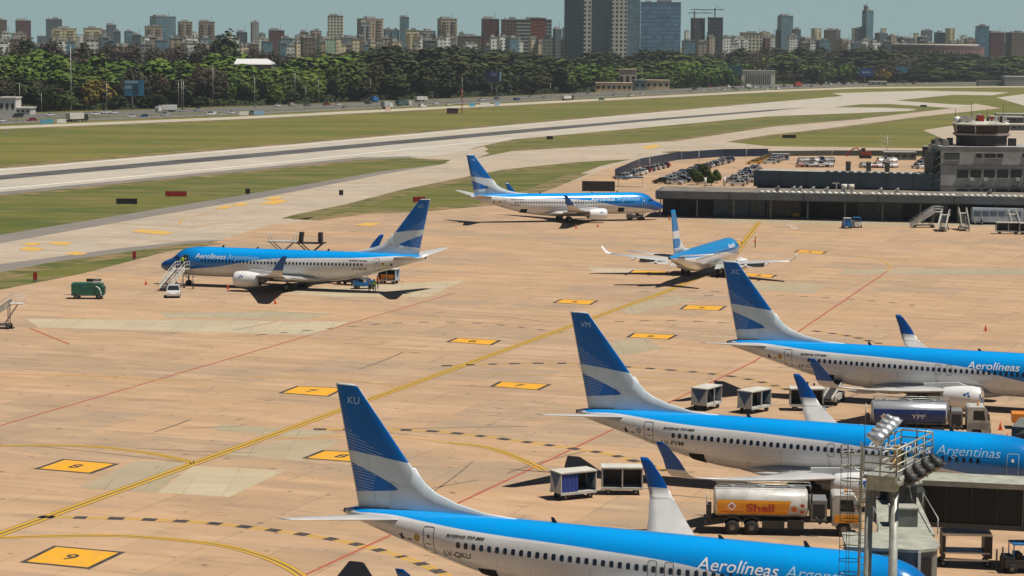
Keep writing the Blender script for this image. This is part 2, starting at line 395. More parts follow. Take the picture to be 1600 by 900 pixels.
GR = [
 ('grass_strip', [(-320, 339), (0, 305), (420, 264), (560, 250), (640, 247), (705, 250), (690, 257), (600, 267), (420, 298), (0, 367), (-320, 401)], M_GRASS2),
 ('grass_strip', [(757, 229), (800, 221), (900, 211.5), (1000, 203), (1200, 185), (1440, 174.5), (1340, 186), (1200, 198), (1050, 220), (900, 229.5), (800, 235), (765, 234.5)], M_GRASS2),
 ('grass_strip', [(455, 342.5), (480, 335), (560, 318), (640, 297), (700, 284), (800, 264), (900, 253.5), (985, 249), (940, 259), (905, 272), (835, 300), (760, 321), (640, 331), (560, 334), (480, 344)], M_GRASS2),
 ('grass_strip', [(-320, 505), (0, 430), (105, 409), (184, 398), (328, 378), (345, 376), (262, 393), (131, 427), (0, 453), (-320, 547)], M_GRASS2),
 ('grass_island', [(1303, 167.6), (1345, 163), (1387, 162.5), (1445, 166), (1487, 169), (1450, 172.5), (1420, 172.8), (1434, 170.5), (1380, 168.2)], M_GRASS2),
 ('grass_strip', [(1032, 237.5), (1060, 236), (1200, 239), (1300, 240.5), (1465, 243), (1465, 245), (1200, 242), (1060, 241)], M_GRASS2),
]
for n_, p_, mm in GR: sheet(n_, p_, 0.030, mm)
sheet('concrete_pad', [(1442, 203.5), (1500, 194.5), (1900, 186), (1900, 232), (1502, 228.5)], 0.012, M_TAXI)
sheet('concrete_pad', [(1557, 152.5), (1600, 147), (1900, 140), (1900, 172), (1600, 165)], 0.012, M_RWY)
sheet('perimeter_path', [(-320, 222), (0, 197.5), (400, 181), (800, 161), (1200, 141), (1340, 136), (1600, 134.5), (1900, 134), (1900, 135.6), (1600, 136.3), (1340, 138.4), (1200, 144), (800, 164.5), (400, 185), (0, 201.5), (-320, 228)], 0.012, M_PATH)
sheet('highway', [(-320, 214), (0, 194), (400, 178.5), (800, 159), (1200, 139.5), (1400, 133), (1900, 130), (1900, 127), (1600, 127.5), (1200, 132.7), (800, 150.5), (400, 166.5), (0, 179), (-320, 194)], 0.012, M_ASPH)
sheet('highway_median_grass', [(-320, 204), (0, 187), (400, 173), (800, 155.2), (1200, 136.4), (1200, 136.9), (800, 155.9), (400, 174.2), (0, 188.6), (-320, 206)], 0.05, M_GRASS)
# concrete repairs on the apron
PT = [([(122, 763), (210, 721), (297, 723), (245, 770)], M_PATCH), ([(246, 770), (301, 728), (448, 735), (357, 777)], M_PATCHL), ([(329, 672), (345, 663), (530, 675), (480, 684), (420, 680)], M_PATCH),
      ([(350, 710), (437, 688), (535, 688), (472, 721)], M_PATCH), ([(400, 455), (560, 447), (725, 438), (668, 464.5), (520, 464)], M_PATCHL), ([(40, 498), (250, 500), (545, 503), (495, 524), (60, 512)], M_PATCHL),
      ([(250, 489), (420, 486), (520, 490), (480, 499), (260, 497)], M_PATCH), ([(1320, 421), (1600, 420), (1900, 424), (1900, 433), (1600, 429), (1310, 429)], M_PATCH), ([(1178, 441), (1290, 445), (1270, 459), (1165, 452)], M_PATCH),
      ([(920, 417), (1010, 421), (995, 428), (925, 425)], M_PATCHL), ([(960, 478), (1060, 462), (1085, 470), (985, 492)], M_PATCH), ([(905, 540), (1010, 528), (1035, 545), (930, 562)], M_PATCH), ([(1120, 348), (1600, 356), (1900, 360), (1900, 352), (1600, 348), (1120, 342)], M_PATCH)]
for i, (p_, mm) in enumerate(PT): sheet('concrete_patch', p_, 0.017, mm)

def stripe(name, pts, w, m, z, dash=None, parent=None, offset=0.0):
    """painted line along ground points"""
    P = []
    for a, b in zip(pts, pts[1:]):
        n = max(1, int((b - a).length / 1.5))
        for i in range(n): P.append(a.lerp(b, i / n))
    P.append(pts[-1]); mb = MB(); L = 0; run = []
    def flush(run):
        if len(run) < 2: return
        vs = []
        for i, p in enumerate(run):
            d = (run[min(i + 1, len(run) - 1)] - run[max(0, i - 1)]).normalized(); n = Vector((-d.y, d.x, 0))
            vs += [p + n * (offset + w / 2), p + n * (offset - w / 2)]
        mb.add([(p.x, p.y, z) for p in vs], [(2 * i + 1, 2 * i + 3, 2 * i + 2, 2 * i) for i in range(len(run) - 1)])
    if dash:
        on, off = dash; Q = []; tot = 0
        for a, b in zip(P, P[1:]):
            n = max(1, int((b - a).length / 0.25)); 
            for i in range(n):
                p = a.lerp(b, i / n); t = (tot + (b - a).length * i / n) % (on + off)
                if t < on: run.append(p)
                elif run: flush(run); run = []
            tot += (b - a).length
        flush(run)
    else: flush(P)
    return mb.build(name, m, parent, recalc=False)
def smoothpx(px, n=8):
    """ground curve through picture points"""
    p = [at(*q) for q in px]; out = []
    for i in range(len(p) - 1):
        p0 = p[max(0, i - 1)]; p1 = p[i]; p2 = p[i + 1]; p3 = p[min(len(p) - 1, i + 2)]
        for k in range(n):
            t = k / n
            out.append(0.5 * ((2 * p1) + (p2 - p0) * t + (2 * p0 - 5 * p1 + 4 * p2 - p3) * t * t + (3 * p1 - p0 - 3 * p2 + p3) * t ** 3))
    out.append(p[-1]); return out
S = lambda o: tag(o, kind='structure')
P_DIM = paint('worn_black_paint', (0.10, 0.08, 0.06), 0.9)
def double(name, px, w=0.22, m=None, curve=True):
    pts = smoothpx(px) if curve else [at(*q) for q in px]
    S(stripe(name + '_backing', pts, w * 3.4, P_BLK, 0.021))
    S(stripe(name, pts, w, m or P_YEL, 0.026, offset=w * 1.0)); S(stripe(name, pts, w, m or P_YEL, 0.026, offset=-w * 1.0))
a0 = at(0, 835); a1 = at(1039, 456); dd = (a1 - a0).normalized(); MAIN = [a0 - dd * 40, a0.lerp(a1, .5)] + smoothpx([(980, 477.5), (1039, 456), (1100, 429), (1145, 401), (1160, 381.6), (1186, 347)])
S(stripe('yellow_taxi_line_backing', MAIN, 1.05, paint('dark_line_backing', (0.16, 0.12, 0.06), 0.4), 0.021))
S(stripe('yellow_taxi_line', MAIN, 0.30, P_YEL, 0.026, offset=0.27)); S(stripe('yellow_taxi_line', MAIN, 0.30, P_YEL, 0.026, offset=-0.27))
for px in ([(-120, 700), (0, 697), (130, 697), (230, 708), (280, 718), (304, 724.5)], [(700, 692), (760, 699), (810, 716), (850, 735)], [(-60, 843), (80, 838), (200, 838), (330, 850), (400, 866), (445, 884), (475, 903)]):
    pts = smoothpx(px)
    S(stripe('lead_line_backing', pts, 0.80, MATS['dark_line_backing'], 0.021)); S(stripe('yellow_lead_line', pts, 0.24, P_YEL, 0.026, offset=0.22)); S(stripe('yellow_lead_line', pts, 0.24, P_YEL, 0.026, offset=-0.22))
for px in ([(-60, 583), (0, 584), (150, 588), (260, 594), (400, 590), (520, 592), (585, 599), (622, 606)], [(430, 686), (540, 682), (640, 685), (700, 692)], [(700, 583), (880, 588), (1000, 590), (1060, 596), (1110, 606)],
           [(160, 348), (240, 352), (300, 355), (330, 350), (400, 344)], [(280, 351), (283, 344), (290, 341), (340, 330)], [(1300, 395), (1370, 405), (1393, 418), (1385, 424)]):
    S(stripe('faded_lead_line', smoothpx(px), 0.34, P_FADE, 0.026))
for px in ([(60, 808), (200, 811), (330, 818), (450, 832), (540, 847), (610, 865), (660, 882), (715, 908)], [(490, 671), (620, 672), (700, 676), (800, 688), (900, 702), (960, 712), (1045, 737)],
           [(690, 572), (780, 569), (880, 568), (1000, 575), (1100, 583), (1180, 595), (1250, 615)], [(1270, 517), (1330, 526), (1385, 540)]):
    pts = smoothpx(px); S(stripe('dashed_arc', pts, 0.85, P_BLK, 0.026, dash=(1.25, 1.15)))
    for o_ in (0.22, -0.22): S(stripe('dashed_arc_yellow', pts, 0.22, P_YEL if px[0][1] > 600 else P_FADE, 0.022, offset=o_))
for px in ([(400, 524), (520, 513), (640, 504), (760, 506), (880, 520)], [(960, 503), (1050, 501), (1160, 506)], [(1100, 462), (1200, 461), (1300, 466), (1360, 470), (1432, 477)], [(1000, 456), (1100, 455), (1135, 457)]):
    S(stripe('faded_dashed_arc', smoothpx(px), 0.55, P_DIM, 0.022, dash=(1.4, 1.8)))
for px in ([(-40, 677), (710, 458)], [(500, 888), (800, 747)], [(800, 747), (1177, 566)], [(1177, 566), (1388, 423)], [(380, 942), (500, 888)]):
    S(stripe('red_service_line', [at(*q) for q in px], 0.24, P_RED, 0.024))
S(stripe('red_service_line', [at(46, 513), at(108, 538)], 0.3, P_RED, 0.024))
# amber squares with a black border and a number
SQ = [([(42, 878), (88, 855), (185, 864), (137, 887)], '9'), ([(62, 732.5), (101, 719), (178, 725.5), (139, 739)], '8'), ([(442, 614), (467, 604), (534, 607), (511, 619)], '7'), ([(480, 716), (508, 705), (592, 709), (563, 722)], '8'),
      ([(772, 604), (785, 597), (855, 601), (838, 609)], '7'), ([(703, 534), (716, 529), (778, 532), (765, 539)], '6'), ([(868, 473), (879, 468), (931, 470), (920, 476)], '5'), ([(1066, 483), (1075, 477), (1131, 479), (1122, 485)], '5'),
      ([(984, 527), (993, 521), (1054, 524), (1042, 530)], '6'), ([(983, 428), (991, 422.5), (1042, 424.5), (1036, 430)], '4'), ([(1160, 430), (1168, 427), (1210, 430), (1204, 434)], '4'), ([(1244, 394), (1250, 391), (1289, 393.5), (1283, 397)], '3'),
      ([(1125, 378), (1150, 376), (1165, 380), (1140, 382)], '3')]
def square(px, ch, m, border=0.35, z=0.020):
    P = [at(*q) for q in px]; c = sum(P, Vector()) / 4; mb = MB()
    if border: mb.add([(*((p + (p - c).normalized() * border * 1.4).xy), z) for p in P], [(0, 1, 2, 3)], 1)
    mb.add([(p.x, p.y, z + 0.006) for p in P], [(0, 1, 2, 3)], 0)
    o = mb.build('apron_number_square', [m, P_BLK]); S(o)
    if ch:
        u = (P[3] - P[0]).normalized(); L = (P[3] - P[0]).length; v = (P[1] - P[0]).normalized(); H = (P[1] - P[0]).length
        vs, fs = text_mesh(ch, 1.0, 0, 0.02); k = L * 0.42
        mt = MB(); base = c - u * k * 0.7 * 0.5 * 0 - v * k * 0.35
        e1 = (P[3] - P[0]).normalized(); 
        mt.add([(*((c + v * (yy - 0.35) * k * 0.95 * 1.2 + e1 * (xx - 0.28) * k).xy), z + 0.012) for xx, yy in vs], fs)
        q = mt.build('square_number', P_BLK, o, recalc=False)
for p_, ch in SQ: square(p_, ch, P_ORA)
TS = [[(28, 390), (42, 386), (70, 388), (56, 393)], [(33, 383), (45, 379), (66, 380), (56, 384)], [(72, 381), (85, 377.5), (115, 379), (102, 383.5)], [(204, 362), (222, 358.5), (275, 363), (255, 367)], [(336, 326), (352, 321), (366, 322), (350, 327)],
      [(362, 321), (378, 317), (392, 318), (378, 322)], [(404, 318), (430, 312), (452, 313), (430, 320)], [(412, 311), (432, 307), (444, 309), (428, 313)], [(555, 352), (572, 348), (596, 349), (580, 354)], [(100, 397), (118, 393), (138, 397), (120, 399)], [(1000, 231), (1020, 226), (1035, 228), (1015, 233)]]
for p_ in TS: square(p_, None, P_ORL, 0, 0.028)
vs, fs = text_mesh('22', 1.0)
a_ = at(1237, 357); mb = MB(); mb.add([(a_.x + x * 1.3, a_.y + y * 12, 0.03) for x, y in vs], fs); S(mb.build('stand_number', P_WHT, recalc=False))
# painted letters of the white service area at the left edge

for px in ([(-320, 341), (0, 307), (420, 266), (560, 252), (690, 250)], [(-320, 504), (0, 432), (105, 410.5), (184, 400), (328, 379.5)], [(460, 342), (480, 336), (560, 319.5), (640, 298), (700, 285.5), (800, 265.5), (900, 255)], [(480, 343.4), (560, 333), (640, 330), (760, 320), (835, 299), (905, 271.5)],
           [(765, 229), (800, 222), (900, 212.5), (1000, 204), (1200, 186), (1400, 178)], [(765, 234.4), (800, 234), (900, 228.8), (1050, 219.5), (1200, 197.5), (1340, 185.6)], [(0, 261), (420, 226.5), (800, 193.5), (1200, 158.8)], [(0, 203), (400, 187), (800, 166), (1200, 145.5)], [(1145, 222), (1200, 213), (1300, 202), (1440, 183.8)]):
    S(stripe('worn_verge', [at(*q) for q in px], 5.0 if px[0][0] else 8.0, M_DIRT, 0.036))

RT = random.Random(21); P_TYRE = paint('tyre_scuff', (0.20, 0.15, 0.10), 1.0)
for k in range(26):
    px_, py_ = RT.uniform(20, 1350), RT.uniform(400, 800); p = at(px_, py_); a = RT.choice([-.35, -.35, 1.22, 1.1, .1]) + RT.uniform(-.15, .15); L_ = RT.uniform(5, 20); cv = RT.uniform(-.03, .03); pts = []
    for i in range(8): pts.append(p.copy()); p = p + Vector((cos(a), sin(a), 0)) * L_ / 8; a += cv * L_ / 8
    S(stripe('tyre_mark', pts, RT.uniform(.12, .3), P_TYRE, 0.0195))
# ------------------------------------------------------------------ aircraft
SX = 18.0      # local X = SX - distance behind the nose
B737 = dict(
 sec=[(0.0,2.53,2.43,.05),(.25,2.92,2.10,.42),(.7,3.20,1.84,.72),(1.3,3.45,1.66,.98),(1.9,3.72,1.54,1.22),(2.45,4.15,1.47,1.40),(3.0,4.62,1.42,1.54),(3.7,4.96,1.37,1.68),(4.6,5.17,1.33,1.79),(5.8,5.28,1.30,1.86),(7.2,5.31,1.28,1.88),(12,5.31,1.28,1.88),(18,5.31,1.28,1.88),(23,5.31,1.28,1.88),
      (25,5.31,1.33,1.88),(26.5,5.31,1.48,1.87),(28,5.31,1.75,1.84),(29.5,5.31,2.10,1.77),(31,5.31,2.5,1.64),(32.5,5.30,2.95,1.45),(34,5.27,3.38,1.20),(35.5,5.22,3.85,.92),(36.8,5.17,4.22,.62),(37.6,5.10,4.45,.42),(38.0,5.0,4.62,.24)],
 bound=[(0,.9),(.8,1.25),(2,1.75),(3,2.1),(5,2.35),(8,2.65),(10,2.95),(12,3.35),(14.5,3.85),(17,4.12),(20,4.28),(24,4.45),(27,4.55),(30,4.70),(32.5,4.88),(34.5,5.00),(36,4.97),(37.1,4.93),(37.5,5.1),(38,5.4)],
 fin=[(32.2,37.15,5.05),(32.45,37.33,5.9),(33.12,37.62,7.3),(33.85,37.80,8.1),(34.63,38.01,9.1),(35.8,38.32,10.6),(36.8,38.59,11.9),(37.15,38.69,12.33),(37.30,38.73,12.48),(37.55,38.76,12.57)],
 finthick=.085, dorsal=[(26.8,5.33),(28.8,5.46),(30.7,5.90),(32.0,6.40),(32.7,6.88),(33.1,7.35),(33.4,7.8)], top=12.57)
def interp(T, x):
    for a, b in zip(T, T[1:]):
        if a[0] <= x <= b[0]:
            t = (x - a[0]) / (b[0] - a[0]); return [p + (q - p) * t for p, q in zip(a[1:], b[1:])]
    return list(T[0][1:]) if x < T[0][0] else list(T[-1][1:])
def sec_smooth(T, n_per=3):
    """refine the cross-section table with catmull-rom"""
    out = []
    for i in range(len(T) - 1):
        p0, p1, p2, p3 = T[max(0, i - 1)], T[i], T[i + 1], T[min(len(T) - 1, i + 2)]
        k = n_per if (p2[0] - p1[0]) < 4 else 2
        for j in range(k):
            t = j / k
            x = p1[0] + (p2[0] - p1[0]) * t
            row = [x]
            for c in (1, 2, 3):
                m1 = (p2[c] - p0[c]) / max(1e-6, p2[0] - p0[0]) * (p2[0] - p1[0]); m2 = (p3[c] - p1[c]) / max(1e-6, p3[0] - p1[0]) * (p2[0] - p1[0])
                row.append((2*t**3 - 3*t*t + 1) * p1[c] + (t**3 - 2*t*t + t) * m1 + (-2*t**3 + 3*t*t) * p2[c] + (t**3 - t*t) * m2)
            out.append(tuple(row))
    out.append(T[-1]); return out
def surf(P, x, z, side, eps=0.0):
    """point on the fuselage skin at station x, height z; side +1 = starboard"""
    zt, zb, hw = interp(P['sec2'], x); zc = (zt + zb) / 2; hz = (zt - zb) / 2
    s = max(-.999, min(.999, (z - zc) / hz)); c = sqrt(1 - s * s)
    n = Vector((0, c / hw, s / hz)).normalized()
    y = hw * c + n.y * eps; zz = z + n.z * eps
    return (SX - x, -side * y, zz)
def livery_mats(P, tag_, top=(0.0, 0.34, 0.86), deep=(0.0, 0.10, 0.42), L=38.0, finblue=(0.0, 0.115, 0.42)):
    m, b = newmat('fuselage_livery_' + tag_, 0.18); b.inputs['Coat Weight'].default_value = 0.6; b.inputs['Coat Roughness'].default_value = 0.08
    v, x, y, z = coords(); xm = SX - x
    fc = X.nt.nodes.new('ShaderNodeFloatCurve'); X.nt.links.new((xm / L).v, fc.inputs['Value'])
    cu = fc.mapping.curves[0]; pts = P['bound']
    while len(cu.points) < len(pts): cu.points.new(.5, .5)
    for p, (a, zz) in zip(cu.points, pts): p.location = (a / L, zz / 8)
    fc.mapping.update()
    zb = X(fc.outputs[0]) * 8
    blue = ramp(z - zb, 0.0, 0.02)
    n = noise(v, 0.8, 4); grime = noise(v, 0.9, 4, (0.25, 1, 1))
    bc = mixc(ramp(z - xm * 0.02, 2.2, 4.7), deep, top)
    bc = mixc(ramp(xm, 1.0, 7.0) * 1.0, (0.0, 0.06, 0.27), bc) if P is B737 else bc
    belly = mixc(ramp(grime, 0.4, 0.65) * 0.55, (0.66, 0.67, 0.67), (0.50, 0.49, 0.47))
    line = ramp(z - zb, -0.16, -0.14) * (1 - blue)
    belly = mixc(line * 0.5, belly, (0.75, 0.78, 0.82))
    sx = ((xm / 2.54).frac() - 0.5).abs() > 0.496
    c = mixc(blue, belly, bc); c = mixc(sx * 0.32, c, (0.1, 0.12, 0.15))
    sz = ((z - 4.32).abs() < .012) + ((z - 2.75).abs() < .012) + ((z - 2.1).abs() < .012); c = mixc(sz * 0.3, c, (0.1, 0.12, 0.15))
    st_ = noise(v, 1.6, 4, (1.4, 1, .18)); c = mixc(ramp(st_, .58, .72) * (z < 3.3) * .4, c, (.22, .20, .17))
    setc(b, c); F = m
    # fin
    m, b = newmat('fin_livery_' + tag_, 0.3); b.inputs['Coat Weight'].default_value = 0.0; b.inputs['Specular IOR Level'].default_value = 0.3
    v, x, y, z = coords(); xm = SX - x
    te = 37.2 + (z - 5.36) * 0.215             # trailing edge station
    d = te - xm                                  # distance ahead of the trailing edge
    top_ = z > (8.10 + (xm - 33.82) * 0.118 - (d - 2.0).abs() * 0.015)
    stripes = ((z * 5.2 + d * 1.3).frac() < 0.22) * (d < (2.3 - (z - 8.5) * 1.5)) * (d > 0.10)
    u = X.m('MAXIMUM', xm - 34.48, 0.0); ru = X.m('SQRT', u)
    wed = (z < (6.43 + ru * 0.30 + u * 0.27)) * (z > (6.43 - ru * 0.12 - u * 0.05)) * (xm > 34.48)
    st2 = ((z * 5.6 + d * 0.7).frac() < 0.24) * (d < (1.1 + (z - 6.1) * 0.5)) * (d > 0.1)
    blue = X.m('MAXIMUM', top_ * (1 - stripes * 0.45), wed * (1 - st2 * 0.5))
    n = noise(v, 0.7, 4)
    wc = mixc(ramp(n, .3, .7) * .3, (0.58, 0.68, 0.74), (0.48, 0.57, 0.63))
    c = mixc(blue, wc, mixc(ramp(n, .3, .7), finblue, tuple(k * 1.25 for k in finblue)))
    rud = (d - 1.25).abs() < 0.012
    c = mixc(rud * 0.5, c, (0.05, 0.07, 0.1)); c = mixc((d < 0.07) * 0.8, c, (0.6, 0.62, 0.64)); le = X.m('MAXIMUM', 33.12 + (z - 7.3) * .783, 0.0); c = mixc((xm < le + .10) * (z > 7.3), c, (0.70, 0.76, 0.82)); c = mixc(z > 12.48, c, (0.66, 0.7, 0.75))
    setc(b, c)
    return F, m
M_WING = None
def wing_mat():
    m, b = newmat('wing_skin', 0.35, 0.1); v, x, y, z = coords()
    n = noise(v, 0.7, 5, (1, .3, 1)); l1 = ((y / 1.35).frac() - .5).abs() > 0.492
    c = mixc(ramp(n, .35, .7), (0.50, 0.50, 0.49), (0.60, 0.60, 0.585)); c = mixc(l1 * 0.25, c, (0.15, 0.15, 0.15)); setc(b, c); return m
M_WING = wing_mat()
FINBLUE = mat('winglet_blue', (0.0, 0.085, 0.36), 0.3, var=0.1)
AIR_WIN = mat('cabin_window_glass', (0.010, 0.017, 0.032), 0.15, var=0)
AF = [(0, 0), (.012, .28), (.05, .5), (.15, .82), (.3, 1.0), (.5, .88), (.75, .48), (1.0, .04), (1.0, -.04), (.75, -.28), (.5, -.55), (.3, -.68), (.15, -.6), (.05, -.38), (.012, -.2)]
def foil(xle, chord, y, z, th, side, dih=0.0, inc=0.0):
    """airfoil ring at span y; dih tilts its thickness direction"""
    out = []
    for a, t in AF:
        h = t * th * chord / 2; zz = z + h * cos(dih) - a * chord * sin(inc)
        out.append((SX - (xle + a * chord), -side * (y - h * sin(dih)), zz))
    return out
def decal(P, name, vs, fs, side, eps, m, parent, bis=None):
    """flat (x,z) drawing pressed onto the fuselage skin"""
    me = bpy.data.meshes.new(name); bm = bmesh.new()
    bv = [bm.verts.new((x, z, 0)) for x, z in vs]
    for f in fs:
        try: bm.faces.new([bv[i] for i in f])
        except ValueError: pass
    if bis:
        z0 = min(v[1] for v in vs); z1 = max(v[1] for v in vs)
        k = z0 + bis
        while k < z1:
            bmesh.ops.bisect_plane(bm, geom=bm.verts[:] + bm.edges[:] + bm.faces[:], plane_co=(0, k, 0), plane_no=(0, 1, 0)); k += bis
    for v in bm.verts: v.co = Vector(surf(P, v.co.x, v.co.y, side, eps))
    bmesh.ops.recalc_face_normals(bm, faces=bm.faces)
    bm.to_mesh(me); bm.free(); me.materials.append(m)
    return link(name, me, parent)
def rrect(x0, x1, z0, z1, r, n=3):
    out = []
    for cx, cz, a in ((x1 - r, z1 - r, 0), (x0 + r, z1 - r, 90), (x0 + r, z0 + r, 180), (x1 - r, z0 + r, 270)):
        for i in range(n + 1):
            t = radians(a + 90 * i / n); out.append((cx + r * cos(t), cz + r * sin(t)))
    return out
def ringpoly(x0, x1, z0, z1, r, w):
    o = rrect(x0, x1, z0, z1, r); i = rrect(x0 + w, x1 - w, z0 + w, z1 - w, max(.01, r - w)); n = len(o)
    return o + i, [(k, (k + 1) % n, n + (k + 1) % n, n + k) for k in range(n)]
def decal_text(P, body, xs, z, size, side, m, parent, name, width=None, shear=0.0, bold=0.0, eps=0.014):
    """xs: station where the word starts (left end as read)"""
    vs, fs = text_mesh(body, size, shear, bold)
    if width:
        k = width / max(v[0] for v in vs); vs = [(v[0] * k, v[1]) for v in vs]
    sg = -1 if side > 0 else 1        # starboard text runs towards the nose
    return decal(P, name, [(xs + sg * x, z + y) for x, y in vs], fs, side, eps, m, parent, bis=0.11)

def engine(parent, side, o, sc=1.0, mlog=None):
    mb = MB(); x0 = SX - o[0]; y = -side * o[1]; z = o[2]
    prof = [(-.05, .80), (0, .86), (.0, .92), (-.12, .98), (-.4, 1.06), (-1.0, 1.12), (-1.8, 1.12), (-2.6, 1.04), (-3.3, .93), (-3.7, .85), (-3.68, .80)]
    mb.lathe([(a * sc, r * sc) for a, r in prof[3:]], (x0, y, z), n=28, m=0)
    mb.lathe([(-3.3 * sc, .62 * sc), (-3.9 * sc, .56 * sc), (-4.5 * sc, .44 * sc)], (x0, y, z + .08), n=20, m=1)
    mb.lathe([(-3.69 * sc, .80 * sc), (-3.5 * sc, .62 * sc)], (x0, y, z), n=20, m=2)
    # pylon
    mb.add([(x0 - .9*sc, y + .12, z + .95*sc), (x0 - .9*sc, y - .12, z + .95*sc), (x0 - 5.2*sc, y - .16, z + .6*sc), (x0 - 5.2*sc, y + .16, z + .6*sc), (x0 - 2.2*sc, y + .12, z + 1.38*sc), (x0 - 2.2*sc, y - .12, z + 1.38*sc), (x0 - 5.4*sc, y - .14, z + 1.15*sc), (x0 - 5.4*sc, y + .14, z + 1.15*sc)],
           [(0, 1, 5, 4), (4, 5, 6, 7), (3, 7, 6, 2), (0, 4, 7, 3), (1, 2, 6, 5), (0, 3, 2, 1)], 0)
    e = mb.build('engine', [WHITE, GREYM, DARK], parent)
    lp = MB(); lp.lathe([(-.13 * sc, .975 * sc), (0, .93 * sc), (.03 * sc, .89 * sc), (0, .84 * sc), (-.1 * sc, .80 * sc), (-.5 * sc, .78 * sc)], (x0, y, z), n=28); lp.build('inlet_lip', CHROME, e)
    fn = MB()
    for i in range(18):
        t = 2 * pi * i / 18; t2 = t + .22
        fn.add([(x0 - .50*sc, y + .15*cos(t)*sc, z + .15*sin(t)*sc), (x0 - .50*sc, y + .78*cos(t)*sc, z + .78*sin(t)*sc), (x0 - .62*sc, y + .78*cos(t2)*sc, z + .78*sin(t2)*sc), (x0 - .6*sc, y + .15*cos(t2)*sc, z + .15*sin(t2)*sc)], [(0, 1, 2, 3)])
    fn.lathe([(-.25 * sc, .01), (-.4 * sc, .12 * sc), (-.52 * sc, .2 * sc)], (x0, y, z), n=12)
    fn.lathe([(-.66 * sc, .01), (-.66 * sc, .79 * sc)], (x0, y, z), n=18)
    fn.build('fan', DARK, e)
    cn = MB(); cn.lathe([(-4.2 * sc, .30 * sc), (-4.7 * sc, .2 * sc), (-5.1 * sc, .03)], (x0, y, z + .08), n=14, caps=True); cn.build('exhaust_cone', GREYM, e)
    if mlog:
        lg = MB(); rr = 1.128 * sc
        for (a0, a1, t0, t1) in ((-1.25, -1.05, .42, .62), (-1.55, -1.30, .30, .50), (-1.15, -.95, .22, .36)):
            q = []
            for a, t in ((a0, t0), (a1, t0), (a1, t1), (a0, t1)): q.append((x0 + a * sc, y - side * rr * cos(t), z + rr * sin(t)))
            lg.add(q, [(0, 1, 2, 3)])
        lg.build('engine_emblem', mlog, e)
    return e
def gear(parent, x, y, r, wdt, z_up, n=2, name='landing_gear'):
    mb = MB(); X0 = SX - x
    mb.cyl((X0, y, r), (X0, y, z_up), .11, n=8); mb.cyl((X0, y - wdt, r), (X0, y + wdt, r), .07, n=8)
    mb.bar((X0, y, r + .5), (X0 + .9, y, z_up), .08)
    g_ = mb.build(name, GREYM, parent)
    for s in (-1, 1):
        wb = MB(); yy = y + s * wdt
        wb.lathe([(-.17, r * .55), (-.17, r * .86), (-.11, r), (.11, r), (.17, r * .86), (.17, r * .55)], (X0, yy, r), 'Y', 18, 0)
        wb.lathe([(-.14, .02), (-.10, r * .56)], (X0, yy, r), 'Y', 14, 1); wb.lathe([(.14, .02), (.10, r * .56)], (X0, yy, r), 'Y', 14, 1)
        wb.build('wheel', [TYRE, GREYM], g_)
    return g_
